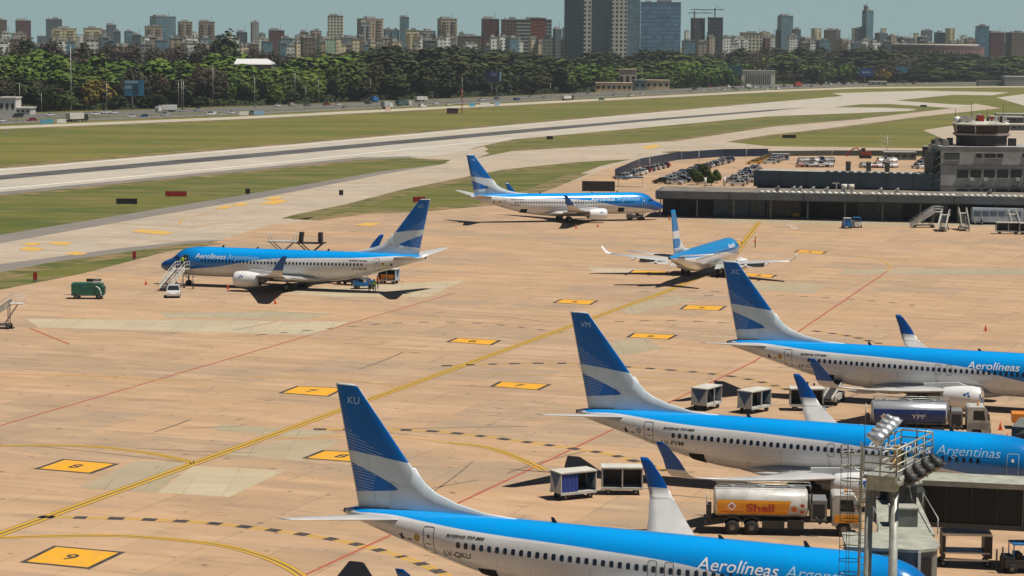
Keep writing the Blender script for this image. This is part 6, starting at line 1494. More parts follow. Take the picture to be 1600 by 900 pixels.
def crown(kind, i):
    key = (kind, i)
    if key not in CR:
        if kind == 'bare': me = crown_mesh(50 + i, 2300, 1.15, .95, 10, .40)
        elif kind == 'dark': me = crown_mesh(80 + i, 2600, .92, 1.25, 10, .62)
        else: me = crown_mesh(10 + i, 2500, 1.1, .95, 9, .74)
        me.materials.append(LM[kind]); CR[key] = me
    return CR[key]
NT = [0]
def tree(px, py_top, D, kind, wpx, label, group, zb=None):
    """a tree at distance D whose top reaches picture row py_top and whose crown is wpx wide"""
    top = atD(px, py_top, D); x = top.x; g0 = terrain(x, D) if zb is None else zb
    H = max(3.0, top.z - g0); i = NT[0] % 4; NT[0] += 1
    t = thing('tree', (x, D, g0), R.uniform(0, 6.28), label, 'tree', group)
    hh = 12 * .95 * 1.0 if kind not in ('dark',) else 12 * 1.25; me = crown(kind, i)
    if 'top' not in me: me['top'] = max(v.co.z for v in me.vertices); me['wid'] = max(v.co.x for v in me.vertices) - min(v.co.x for v in me.vertices)
    c = link('crown', me, t); sz = H / me['top']; sw = wpx / CAM_F * D / me['wid']
    c.scale = (sw, sw, sz)
    k = link('trunk', TR[i % 3], t); k.scale = (sw * .9, sw * .9, sz)
    return t
def prof(T, x):
    return interp(T, x)[0]
adj = {'bright': 'bright green rounded', 'mid': 'mid-green leafy', 'dark': 'tall dark olive', 'bare': 'brown leafless', 'rust': 'rusty tinted'}
def tree_row(x0, x1, step, topf, Df, kindf, wf, where, jit=.3, topj=4):
    x = x0; n = 0
    while x < x1:
        px = x + R.uniform(-jit, jit) * step; n += 1; k = kindf(px)
        tree(px, topf(px) + R.uniform(-topj * .4, topj), Df(px), k, wf(px) * R.uniform(.85, 1.25), '%s tree, %s from the left in the %s' % (adj[k], ordn(n), where), 'trees beyond the highway')
        x += step
LD = lambda px: line_y((at(px, 160).x) / at(px, 160).y)
BACK = [(-100, 66), (0, 62), (60, 58), (120, 68), (180, 64), (250, 68), (320, 62), (400, 72), (500, 78), (560, 72), (600, 68), (700, 72), (760, 72), (820, 76), (870, 88), (930, 80), (1000, 78), (1080, 78), (1150, 74), (1250, 68), (1340, 68), (1420, 76), (1500, 82), (1600, 84), (1700, 84)]
MIDR = [(-100, 76), (0, 76), (100, 84), (200, 90), (300, 84), (380, 88), (440, 96), (500, 86), (560, 82), (600, 74), (680, 74), (760, 78), (830, 78), (900, 96), (960, 104), (1020, 92), (1100, 84), (1200, 82), (1300, 78), (1400, 84), (1500, 92), (1600, 90), (1700, 90)]
FRT = [(-100, 118), (0, 118), (60, 122), (120, 140), (200, 108), (260, 104), (330, 106), (400, 112), (440, 118), (500, 110), (560, 94), (640, 82), (720, 86), (800, 92), (860, 96), (920, 108), (960, 112), (1030, 106), (1100, 102), (1160, 106), (1250, 98), (1350, 104), (1450, 100), (1550, 106), (1700, 106)]
def kb(px): return 'bare' if R.random() < (.7 if px < 520 else .3) else 'dark'
def km(px):
    if px < 560: return 'bright' if R.random() < .8 else 'mid'
    if px < 900: return 'dark' if R.random() < .85 else 'mid'
    if px < 1160: return 'mid' if R.random() < .6 else 'bright'
    return R.choice(['mid', 'dark', 'dark', 'bare'])
def kf(px):
    if px < 90: return R.choice(['bare', 'dark'])
    if px < 130: return 'mid'
    if px < 185: return R.choice(['rust', 'dark', 'mid'])
    if px < 350: return 'bare' if R.random() < .7 else 'dark'
    if px < 560: return 'bright' if R.random() < .65 else 'mid'
    if px < 880: return 'dark'
    if px < 960: return 'bright'
    if px < 1060: return 'mid'
    if px < 1150: return 'bright' if R.random() < .6 else 'mid'
    return R.choice(['mid', 'dark', 'mid', 'bare'])
tree_row(-30, 1640, 24, lambda x: prof(BACK, x), lambda x: LD(x) + 330, kb, lambda x: 50, 'farthest row', topj=7)
tree_row(-20, 1640, 22, lambda x: prof(MIDR, x), lambda x: LD(x) + 210 + R.uniform(-25, 25), km, lambda x: 84, 'third row', topj=12)
tree_row(-30, 1640, 24, lambda x: prof(MIDR, x) * .6 + prof(FRT, x) * .4, lambda x: LD(x) + 120 + R.uniform(-20, 20), km, lambda x: 80, 'second row', topj=14)
def front_skip(px): return 925 < px < 1025 or 1150 < px < 1225
x = -20; n = 0
while x < 1640:
    px = x + R.uniform(-6, 6)
    if not front_skip(px):
        n += 1; k = kf(px); tree(px, prof(FRT, px) + R.uniform(-6, 16), LD(px) + 35 + R.uniform(-10, 14), k, R.uniform(46, 64), '%s tree, %s from the left in the front row beyond the highway' % (adj[k], ordn(n)), 'trees beyond the highway')
    x += 21
for i, (px, top, w_, k) in enumerate(((100, 146, 34, 'mid'), (72, 134, 40, 'dark'), (140, 134, 30, 'rust'), (20, 150, 30, 'dark'), (182, 148, 40, 'dark'), (240, 146, 44, 'dark'), (310, 150, 36, 'dark'), (430, 130, 40, 'bright'), (455, 142, 34, 'dark'), (560, 128, 46, 'dark'), (620, 118, 46, 'dark'), (700, 122, 46, 'dark'), (770, 118, 44, 'dark'), (830, 118, 44, 'dark'), (890, 120, 40, 'dark'), (945, 104, 34, 'bright'), (1075, 107, 34, 'bright'), (1105, 105, 34, 'bright'), (1135, 106, 30, 'bright'), (1290, 112, 34, 'mid'), (1320, 105, 26, 'bright'), (1380, 108, 28, 'rust'), (1520, 116, 22, 'mid'))):
    tree(px, top, LD(px) + 14, k, w_, '%s tree in front of the others, %s from the left beside the highway' % (adj[k], ordn(i + 1)), 'trees beyond the highway')
tree(350, 44, 1420, 'dark', 50, 'very tall dark tree rising above the skyline at left', 'trees beyond the highway'); tree(33, 60, 1380, 'dark', 34, 'dark round tree top before the leftmost towers', 'trees beyond the highway')
for i, (px, py) in enumerate(((1090, 289), (1102, 286), (1112, 290), (1082, 281), (1120, 286))):
    p = at(px, py); tree(px, py - [24, 31, 20, 18, 22][i], p.y, 'dark' if i % 2 else 'mid', [22, 24, 20, 18, 18][i], 'dark tree in the car park island, %s from the left' % ['second', 'third', 'fourth', 'first', 'last'][i], 'trees in the car park', 0)
# dark undergrowth and leaf litter below the trees
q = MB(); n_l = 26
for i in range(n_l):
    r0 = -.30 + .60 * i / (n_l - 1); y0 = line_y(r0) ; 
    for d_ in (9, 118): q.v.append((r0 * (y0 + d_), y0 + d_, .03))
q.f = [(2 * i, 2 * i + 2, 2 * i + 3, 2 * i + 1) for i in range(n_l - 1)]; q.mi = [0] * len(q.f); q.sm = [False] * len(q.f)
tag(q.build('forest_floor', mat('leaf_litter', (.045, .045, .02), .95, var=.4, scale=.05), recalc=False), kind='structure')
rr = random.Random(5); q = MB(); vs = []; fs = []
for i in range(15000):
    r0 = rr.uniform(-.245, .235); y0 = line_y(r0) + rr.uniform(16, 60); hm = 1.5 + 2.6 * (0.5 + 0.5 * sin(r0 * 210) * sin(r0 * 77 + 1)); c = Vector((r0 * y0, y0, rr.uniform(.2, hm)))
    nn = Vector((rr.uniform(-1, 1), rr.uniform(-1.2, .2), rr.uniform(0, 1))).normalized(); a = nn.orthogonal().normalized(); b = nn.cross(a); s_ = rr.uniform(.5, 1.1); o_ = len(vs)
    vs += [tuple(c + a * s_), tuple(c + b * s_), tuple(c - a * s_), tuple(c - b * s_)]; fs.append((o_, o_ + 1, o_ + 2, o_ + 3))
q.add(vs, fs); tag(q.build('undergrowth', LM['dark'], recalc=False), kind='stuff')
# ------------------------------------------------------------------ buildings
FC = {}
def facade(name, wall, glass, px=3.2, pz=3.1, fx=.5, fz=.5, rough=.7, grough=.2, bandonly=False, metal=0.0):
    if name in FC: return FC[name]
    m, b = newmat('facade_' + name, rough)
    v, x, y, z = coords(); u = x + y * .97
    cell = ((u / px).frac() < fx) if not bandonly else (X.m('ADD', u, 0) > -1e6)
    w_ = cell * ((z / pz).frac() > (1 - fz))
    tc = X.nt.nodes.new('ShaderNodeNewGeometry'); s = X.nt.nodes.new('ShaderNodeSeparateXYZ'); X.nt.links.new(tc.outputs['Normal'], s.inputs[0])
    w_ = w_ * (X(s.outputs[2]) < .5)
    n = noise(v, .06, 3); cmb = X.nt.nodes.new('ShaderNodeCombineXYZ'); X.nt.links.new((u / px).floor().v, cmb.inputs[0]); X.nt.links.new((z / pz).floor().v, cmb.inputs[1])
    wn = X.nt.nodes.new('ShaderNodeTexWhiteNoise'); X.nt.links.new(cmb.outputs[0], wn.inputs[0]); rn = X(wn.outputs[0])
    gl = mixc(rn * .6, glass, tuple(min(1, k * 2.2 + .03) for k in glass))
    wl = mixc(ramp(n, .3, .7) * .5, wall, tuple(k * .72 for k in wall))
    setc(b, mixc(w_, wl, gl)); X.nt.links.new((w_ * (grough - rough) + rough).v, b.inputs['Roughness']); b.inputs['Metallic'].default_value = metal
    FC[name] = m; return m
facade('cream', (.66, .58, .40), (.10, .10, .09), 2.6, 3.0, .42, .45); facade('white', (.72, .73, .70), (.09, .11, .13), 3.4, 3.0, .5, .42); facade('grey', (.30, .31, .31), (.06, .075, .09), 3.0, 3.0, .5, .5)
facade('brown', (.16, .12, .10), (.035, .04, .045), 3.2, 3.0, .5, .5); facade('maroon', (.11, .035, .035), (.05, .05, .06), 3.2, 3.0, .45, .5); facade('tan', (.40, .33, .25), (.07, .07, .07), 4.2, 3.0, .4, .6)
facade('glass', (.13, .20, .24), (.07, .14, .19), 3.0, 3.4, .86, .72, .4, .15); facade('darkglass', (.04, .06, .075), (.018, .035, .05), 3.0, 3.4, .8, .75, .4, .12); facade('blueglass', (.16, .24, .32), (.10, .19, .30), 4.0, 3.8, .9, .72, .35, .12, metal=.3)
facade('grid', (.78, .75, .64), (.03, .04, .05), 3.9, 3.7, .52, .58); facade('bands', (.50, .52, .50), (.05, .07, .08), 3.2, 3.2, .5, .55, bandonly=True); facade('redbands', (.42, .09, .05), (.10, .05, .05), 3, 3.3, .5, .5, bandonly=True)
facade('green', (.30, .42, .34), (.10, .16, .14), 3.2, 3.2, .5, .5); facade('slate', (.10, .13, .155), (.04, .06, .08), 3.2, 3.2, .6, .5); facade('shell', (.055, .062, .07), (.02, .025, .03), 4.2, 3.6, .62, .6)
NB = [0]
def building(px0, px1, py, D, fac, label, depth=None, rz=None, tops=True, cat='building', name='apartment_building', group=None, steps=None, roofm=None):
    D = max(D, LD((px0 + px1) / 2) + 450)
    top = atD((px0 + px1) / 2, py, D); W_ = (px1 - px0) / CAM_F * D; z0 = terrain(top.x, D); H = top.z - z0
    rz = R.uniform(.12, .62) if rz is None else rz
    dp = depth or max(10, W_ * .7); w_ = W_ / (abs(cos(rz)) + .7 * abs(sin(rz))) if depth is None else W_; dp = w_ * .7 if depth is None else depth
    t = thing(name, (top.x, D + dp / 2, z0), rz, label, cat, group)
    m = FC[fac]; q = MB(); Hm = H - (2.5 if tops else 0)
    q.box((0, 0, Hm / 2 - .5), (w_, dp, Hm + 1))
    # balcony slabs and a parapet give the outline relief
    q.build('walls', m, t)
    q = MB(); q.box((0, 0, Hm + .35), (w_ + .5, dp + .5, .7)); q.build('parapet', CONC if fac not in ('glass', 'darkglass', 'blueglass') else GREYM, t)
    if tops:
        NB[0] += 1; k = NB[0] % 3
        q = MB(); q.box((w_ * (.1 - .12 * k), 0, Hm + 1.5), (w_ * (.35 + .1 * k), dp * .5, 2.2)); q.build('roof_house', roofm or (CONC if k else GREYM), t)
        if k != 1: q = MB(); q.box((-w_ * .3, 0, Hm + 1.3), (w_ * .14, dp * .2, 1.8)); q.build('water_tank', LGREY, t)
        if k == 2: q = MB(); q.cyl((w_ * .3, 0, Hm), (w_ * .3, 0, Hm + 8), .22, .1, 5); q.build('antenna', DARK, t)
    if fac in ('cream', 'white', 'tan', 'grey') and W_ > 12 and H > 25:
        for s in (-1, 1):
            q = MB()
            zz = 3
            while zz < Hm - 1: q.box((s * w_ * .28, -dp / 2 - .55, zz), (w_ * .26, 1.1, .9)); zz += 3.0
            q.box((s * w_ * .28, -dp / 2 - .3, Hm / 2 + .5), (.5, .55, Hm - 4))
            q.build('balcony_stack', m, t)
    return t
gS = 'city buildings on the skyline'
BL_ = [  # px0, px1, top, D, facade, label
 (-14, 10, 28, 2600, 'brown', 'brown tower cut by the left edge of the skyline'), (22, 47, 29, 2700, 'maroon', 'dark maroon tower near the left edge'), (69, 96, 27, 2700, 'slate', 'grey glass tower above the cream block at left'),
 (75, 118, 41, 2300, 'cream', 'cream apartment block with small windows at far left'), (0, 16, 48, 2300, 'white', 'white block at the left edge below the brown tower'), (16, 40, 49, 2350, 'tan', 'tan block below the dark maroon tower'),
 (128, 157, 41, 2500, 'cream', 'yellowish block with stepped roof left of the glass pair'), (165, 181, 36, 2900, 'slate', 'slim blue-grey twin tower, left one'), (176, 188, 46, 2700, 'slate', 'short blue-grey tower beside the slim twin'),
 (193, 208, 46, 2600, 'glass', 'small blue glass block left of centre-left towers'), (205, 220, 51, 2400, 'slate', 'dark blue office block low in the left skyline'), (152, 172, 50, 2350, 'grey', 'plain grey slab in the left skyline'),
 (219, 250, 54, 2350, 'white', 'long low white block below the large glass office'), (232, 273, 23, 2700, 'glass', 'large pale green glass office slab'), (224, 252, 38, 2500, 'tan', 'brown pair of blocks in front of the glass office'),
 (276, 300, 31, 2600, 'tan', 'tan striped tower right of the glass office'), (308, 335, 31, 2600, 'tan', 'tan and dark striped tower left of the very tall tree'), (284, 308, 55, 2200, 'white', 'bright white low block between two striped towers'),
 (308, 332, 56, 2250, 'glass', 'blue low block under the striped tower'), (368, 386, 47, 2500, 'slate', 'blue-grey block right of the very tall tree'), (391, 404, 32, 2500, 'grey', 'slim grey tower with rounded roof at left of centre'),
 (402, 416, 56, 2200, 'white', 'white block left of the red framed building'), (418, 444, 44, 2500, 'maroon', 'red framed building with antennas'), (434, 456, 56, 2200, 'glass', 'blue glass low block before the red framed building'), (456, 472, 57, 2200, 'white', 'white low block right of the blue glass block'),
 (468, 482, 47, 2400, 'tan', 'narrow tan tower with antenna'), (484, 502, 45, 2500, 'tan', 'brownish tower with antennas right of the narrow tan one'), (492, 524, 57, 2200, 'green', 'green tinted long office block'),
 (512, 536, 22, 2800, 'grid', 'tall pale grid tower standing alone'), (525, 556, 55, 2500, 'slate', 'blue-grey low block right of the pale grid tower'), (557, 598, 26, 2300, 'tan', 'big brown stepped apartment tower'), (558, 578, 31, 2250, 'grey', 'grey wing in front of the brown stepped tower'),
 (599, 612, 43, 2900, 'slate', 'slim blue tower right of the brown stepped tower'), (612, 624, 44, 2900, 'glass', 'second slim blue tower before the mirror tower'), (624, 639, 24, 2900, 'glass', 'slender mirrored tower standing among low blocks'), (632, 655, 44, 2400, 'cream', 'cream pair of blocks right of the slender mirrored tower'),
 (655, 680, 45, 2400, 'grey', 'grey block with dark roof left of the crowned tower'), (683, 714, 26, 2400, 'tan', 'brown tower with a crowned roof'), (680, 712, 56, 2100, 'green', 'pale green low block beneath the crowned tower'), (714, 752, 53, 2300, 'brown', 'brown low block right of the crowned tower'),
 (752, 780, 26, 2200, 'maroon', 'dark red tower left of the red banded block'), (783, 812, 27, 2200, 'brown', 'dark tower left half of the red banded block'), (808, 862, 27, 2150, 'bands', 'wide block with white balcony bands and red centre'), (829, 853, 29, 2120, 'redbands', 'red centre bay of the banded block'),
 (864, 878, 42, 2300, 'slate', 'slate tower squeezed left of the twin glass towers'), (879, 896, 40, 2050, 'darkglass', 'lower dark glass shoulder of the left twin tower'),
 (883, 913, -45, 2000, 'darkglass', 'left dark glass twin tower rising out of the picture'), (912, 925, -50, 1990, 'grid', 'left pale grid edge of the twin towers'), (922, 957, -48, 2010, 'darkglass', 'right dark glass twin tower rising out of the picture'), (956, 981, -52, 1990, 'grid', 'tall pale grid facade in the middle of the skyline'),
 (980, 1001, -46, 2030, 'glass', 'grey-green glass tower right of the tall grid facade'), (1002, 1064, 0, 1950, 'blueglass', 'wide blue mirrored office tower with dark base'),
 (1066, 1086, 60, 1900, 'glass', 'rounded blue glass low block right of the mirrored office'), (1080, 1102, 29, 2300, 'shell', 'dark unfinished tower with a crane, left one'), (1107, 1130, 28, 2300, 'shell', 'dark unfinished tower with a crane, right one'),
 (1090, 1106, 62, 2000, 'tan', 'brown low block under the left unfinished tower'), (1104, 1118, 54, 2000, 'tan', 'tan block between the unfinished towers'), (1140, 1165, 56, 2400, 'white', 'white stepped block right of the unfinished towers'), (1166, 1192, 49, 2500, 'grid', 'square tower with pale window grid'),
 (1192, 1204, 56, 2500, 'maroon', 'dark low block right of the pale window grid tower'), (1212, 1218, 45, 2900, 'slate', 'thin dark slab left of the pale glass twin'), (1216, 1240, 22, 2900, 'glass', 'pale glass twin-slab tower'), (1238, 1252, 43, 2700, 'slate', 'dark domed block beside the pale glass twin'),
 (1231, 1246, 52, 2500, 'white', 'white block in front of the pale glass twin'), (1250, 1278, 58, 2600, 'grey', 'grey low block right of the pale glass twin'), (1276, 1298, 60, 2400, 'glass', 'pale blue low block in the right skyline'), (1289, 1308, 44, 2700, 'brown', 'brown domed tower in the right skyline'),
 (1308, 1336, 60, 2600, 'tan', 'beige low block left of the stepped glass tower'), (1337, 1350, 42, 3000, 'slate', 'lower shoulder of the tallest stepped glass tower'), (1348, 1366, 14, 3000, 'glass', 'tallest stepped glass tower on the right'), (1350, 1357, 7, 3010, 'slate', 'narrow crown of the tallest right tower'),
 (1368, 1388, 49, 2900, 'slate', 'grey block right of the tallest right tower'), (1388, 1402, 53, 2900, 'tan', 'tan block above the stadium'), (1404, 1432, 57, 2900, 'slate', 'dark low block above the stadium'), (1434, 1456, 55, 2900, 'slate', 'blue flat block above the stadium'),
 (1461, 1478, 48, 2700, 'darkglass', 'dark square tower above the stadium'), (1494, 1502, 61, 2900, 'tan', 'small tan block above the stadium'), (1507, 1526, 58, 2800, 'tan', 'tan block near the blue tower at right'), (1527, 1546, 38, 2500, 'blueglass', 'blue glass tower near the right edge'),
 (1545, 1570, 48, 2500, 'maroon', 'brown office block right of the blue glass tower'), (1575, 1606, 48, 2400, 'brown', 'brown ribbed tower at the right edge')]
for a, b_, c_, d_, f_, l_ in BL_: building(a, b_, c_, d_, f_, l_, group=gS, rz=0.0 if f_ in ('grid', 'redbands', 'bands', 'blueglass') or c_ < 5 else None, depth=None if c_ >= 5 else 26, cat='tower' if c_ < 38 else 'building', tops=f_ not in ('shell', 'redbands'))
fl = [('white', 'white'), ('white', 'bright'), ('cream', 'sandy'), ('cream', 'cream'), ('grey', 'grey'), ('tan', 'tan'), ('glass', 'blue-grey'), ('brown', 'brown'), ('slate', 'slate'), ('white', 'pale')]
x = -20; n = 0
while x < 1630:
    w_ = R.uniform(8, 24); f_, ad = R.choice(fl); n += 1
    if not (878 < x < 1060) and R.random() < .72: building(x, x + w_, R.uniform(52, 68) if x < 1250 else R.uniform(59, 67), LD(x) + R.uniform(460, 620), f_, '%s low block, %s from the left just above the trees' % (ad, ordn(n)), group='low blocks behind the trees')
    x += w_ * .75
x = -10; n = 0
while x < 1620:
    w_ = R.uniform(8, 18); f_, ad = R.choice(fl); n += 1
    building(x, x + w_, R.uniform(44, 58), R.uniform(3300, 4200), f_, 'distant %s block, %s from the left on the hazy skyline' % (ad, ordn(n)), group='distant blocks on the skyline', tops=n % 2 == 0)
    x += w_ * R.uniform(1.4, 2.4)
# construction cranes
for i, (px, D, jl, jr) in enumerate(((1085, 2300, -6, 18), (1117, 2305, -24, 9))):
    b0 = atD(px, 30, D); top = atD(px, [17, 12][i], D); t = thing('tower_crane', (b0.x, D, terrain(b0.x, D)), 0, 'thin tower crane on the %s unfinished tower' % ['left', 'right'][i], 'crane', 'cranes on the unfinished towers')
    h = top.z - terrain(b0.x, D); q = MB(); q.bar((0, 0, 0), (0, 0, h), 1.3); q.build('mast', GREYM, t)
    q = MB(); q.bar((jl, 0, h - 2.0), (jr, 0, h - 2.0), .8); q.bar((0, 0, h + 3), (jr * .7, 0, h - 1.6), .3); q.build('jib', GREYM, t)
# stadium above the trees
a_ = atD(1372, 72, 2560); b__ = atD(1548, 72, 2560); t = thing('stadium', ((a_.x + b__.x) / 2, 2600, terrain(a_.x, 2560)), 0, 'long low reddish stadium with a pale rim behind the trees at right', 'stadium')
W_ = b__.x - a_.x; h = a_.z - terrain(a_.x, 2560)
def oval(rx, ry, z, n=40): return [(rx * cos(2 * pi * i / n), ry * sin(2 * pi * i / n), z) for i in range(n)]
q = MB(); q.loft([oval(W_ / 2, 40, -1), oval(W_ / 2 * 1.02, 41, h)], 0, False); q.build('stands', facade('stadium', (.18, .11, .11), (.40, .25, .22), 5.5, 7, .28, .5), t)
q = MB(); q.loft([oval(W_ / 2 * .90, 38, h), oval(W_ / 2 * .92, 39, h + 2.6), oval(W_ / 2 * .80, 30, h + 2.8)], 0, False); q.build('roof_rim', mat('stadium_pale', (.5, .45, .38), .7), t)
# buildings among the trees, near side
def near(px0, px1, pt, pb, fac_m, label, roof=OFFW, wins=0, dD=0, name='low_building', cat='building', dp=12):
    p = at((px0 + px1) / 2, pb); D = p.y + dD; c_ = atD((px0 + px1) / 2, pt, D); W_ = (px1 - px0) / CAM_F * D; g0 = terrain(c_.x, D); h = max(2.5, c_.z - g0)
    t = thing(name, (c_.x, D + dp / 2, g0), 0, label, cat); q = MB(); q.box((0, 0, h / 2 - .3), (W_, dp, h + .0)); q.build('walls', fac_m, t); q = MB(); q.box((0, 0, h + .1 - .3), (W_ + .8, dp + .8, .5)); q.build('roof', roof, t)
    for k in range(wins): q = MB(); q.box((-W_ / 2 + (k + .5) * W_ / wins, -dp / 2 - .03, h * .5), (W_ / wins * .5, .12, h * .3)); q.build('window', GLASSD, t)
    return t
SAND = mat('sand_render', (.72, .56, .36), .8, var=.15, scale=.2); PINK = mat('pinkish_render', (.66, .50, .38), .8, var=.15, scale=.2)
near(931, 988, 129, 144, SAND, 'long sand coloured low building beside the highway', PINK, 7)
near(967, 995, 108, 140, PINK, 'square pinkish building with a taller block, centre', SAND, 3, 9)
near(1009, 1046, 125, 140, SAND, 'yellowish low building right of the pinkish block', SAND, 4); near(990, 1010, 125, 141, mat('roof_blue', (.22, .28, .32), .6), 'small building with a pale blue roof beside the highway', mat('roof_blue'), 2)
t = near(1159, 1211, 110, 134, mat('striped_white', (.75, .72, .58), .7), 'white building with vertical pillars beside the highway', OFFW, 0, 10)
for k in range(12):
    q = MB(); w_ = 52 / CAM_F * 1500; q.box((-w_ * .45 + k * w_ * .082, -6.15, 5), (.9, .2, 8)); q.build('window', mat('pillar_gap', (.12, .12, .10), .8), t)
near(-2, 24, 152, 182, OFFW, 'white house with a tower among trees at the far left', OFFW, 3, 25); near(24, 47, 168, 182, OFFW, 'white low annex right of the white house', OFFW, 3, 25)
t = near(369, 427, 92, 108, OFFW, 'white flat-roofed hall rising out of the treetops at left', WHITE, 0, 0, dp=30)
hp = at(398, 160); t.location = (atD(398, 97, (LD(398) + 185)).x, (LD(398) + 185), 0); 
for ch in list(t.children): bpy.data.objects.remove(ch)
zt_ = atD(398, 92, (LD(398) + 185)).z; w_ = 58 / CAM_F * (LD(398) + 185)
q = MB(); q.box((0, 0, zt_ / 2 - .6), (w_ * .96, 16, zt_ - 3.4)); q.build('walls', mat('hall_wall', (.22, .2, .17), .8), t)
q = MB(); q.loft([[(-w_ / 2, -10, zt_ - 3.2), (w_ / 2, -10, zt_ - 3.2), (w_ / 2, 12, zt_ - 3.2), (-w_ / 2, 12, zt_ - 3.2)], [(-w_ / 2, -9.6, zt_ - 2.6), (w_ / 2, -9.6, zt_ - 2.6), (w_ / 2, 12, zt_ - 2.6), (-w_ / 2, 12, zt_ - 2.6)], [(-w_ / 2 + .5, -1, zt_), (w_ / 2 - 4.5, -1, zt_), (w_ / 2 - 4.5, 12, zt_), (-w_ / 2 + .5, 12, zt_)]], 0, True, False); q.build('roof', WHITE, t)
near(1570, 1606, 119, 134, GREYM, 'white-roofed hangar at the right edge beyond the runway', WHITE, 0, -20); near(1360, 1386, 127, 134, OFFW, 'small white buildings at the end of the runway', OFFW, 3)
near(1530, 1575, 126, 134, LGREY, 'long low pale shed left of the white-roofed hangar', GREYM, 0)
for i, (a, b_, pt, pb) in enumerate(((1528, 1575, 188, 200), (1550, 1600, 182, 192), (1580, 1625, 194, 204), (1560, 1620, 178, 186))):
    near(a, b_, pt, pb, mat('coach_grey', (.13, .14, .15), .5), 'pale-roofed long shed beyond the control cab, %s' % ['lowest one', 'second lowest', 'rightmost', 'farthest one'][i], OFFW, 5, 0, 'long_shed', 'shed', 8)
# ------------------------------------------------------------------ highway: vehicles, lamps, hoardings
gV = 'vehicles driving on the highway'
H0 = (at(400, 172) - at(0, 184)); hz = atan2(H0.y, H0.x)
HW = [(78, 181.5), (28, 184), (149, 180), (165, 178), (178, 178), (225, 184), (258, 182), (286, 175), (310, 174), (362, 178), (434, 167), (457, 166), (480, 166), (510, 165), (528, 165), (575, 163), (660, 168), (680, 163), (752, 158), (776, 156), (830, 152), (895, 155), (940, 157), (985, 151), (1003, 147), (1080, 145), (1092, 138), (1110, 137), (1130, 142), (1146, 139), (1160, 137), (1180, 138), (1197, 141), (1225, 136), (1262, 133), (1275, 131), (1290, 131), (1310, 131), (1325, 131), (1400, 132), (1412, 131), (1428, 132), (1446, 131), (1085, 141), (1098, 143), (1120, 139), (1138, 137), (1152, 142), (1172, 141), (1190, 138), (1205, 138), (1215, 140), (1235, 138), (1250, 133.5), (1268, 136), (1283, 133.5), (1298, 133.5), (1318, 133), (1336, 131), (700, 165), (718, 163), (808, 158), (850, 154), (920, 148), (960, 150), (205, 184), (330, 181), (540, 170), (395, 179), (50, 190), (2, 191)]
cs = ['white', 'white', 'silver', 'white', 'grey', 'black', 'white', 'silver', 'white', 'red', 'white', 'blue', 'silver', 'beige']
for i, (px, py) in enumerate(HW):
    p = at(px, py); k = ['hatchback', 'saloon', 'hatchback', 'van', 'pickup'][i * 3 % 5]; c_ = cs[i * 5 % len(cs)] if i != 22 else 'green'
    kn = {'hatchback': 'hatchback', 'saloon': 'saloon car', 'pickup': 'pickup truck', 'van': 'van'}[k]
    car(k, c_, (p.x, p.y, .05), hz + (pi if py / 1 > 170 else 0), '%s %s, %s from the left on the highway' % (c_, kn, ordn(i + 1)), gV)
def lorry(px, py, boxm, cabm, L, H, label, tail=True):
    p = at(px, py); t = thing('lorry', (p.x, p.y, 0.02), hz, label, 'lorry', 'lorries on the highway')
    q = MB(); q.box((-1.0, 0, 1.1 + H / 2), (L, 2.4, H)); q.build('cargo_box', boxm, t)
    q = MB(); q.ext([(L / 2 - .8, .6), (L / 2 + 1.5, .6), (L / 2 + 1.5, 1.9), (L / 2 + 1.2, 2.9), (L / 2 - .8, 2.9)], -1.15, 1.15); q.build('cab', cabm, t)
    q = MB(); q.box((0, 0, .8), (L + 1, 1.0, .3)); q.build('chassis', DARK, t)
    for x in (-L / 2 + .6, -L / 2 + 2.0, L / 2 + .4):
        for s in (-1, 1): wheel_mb((x, s * 1.0, .5), .5, .3, 'Y', 10).build('wheel', [TYRE, GREYM], t)
    if not tail: t.rotation_euler = (0, 0, hz + pi)
    return t
lorry(120, 190, OFFW, DARK, 8.0, 2.4, 'white box lorry with a dark cab near the left end of the highway'); lorry(260, 175.5, LGREY, OFFW, 10, 2.3, 'grey-white lorry with cab at left, on the far lane', tail=False)
lorry(604, 170, mat('lorry_grey_blue', (.4, .43, .46), .5), OFFW, 4.6, 2.6, 'pale square box lorry in the middle of the highway'); lorry(585, 160, BLUEP, BLUEP, 2.4, 2.2, 'small blue lorry behind the pale square lorry')
lorry(630, 166.5, mat('bus_dark_green', (.05, .11, .11), .5), OFFW, 8.6, 2.0, 'dark green long coach on the near lane'); lorry(657, 159, OFFW, OFFW, 7.5, 1.9, 'white long coach on the far lane behind the green one')
lorry(886, 157, OFFW, DARK, 8.0, 1.7, 'white trailer with dark end right of centre'); lorry(1246, 136, REDP, REDP, 8, 3.0, 'red lorry before the right-hand trees'); lorry(1168, 138, OFFW, OFFW, 5, 2.2, 'white lorry below the white pillared building')
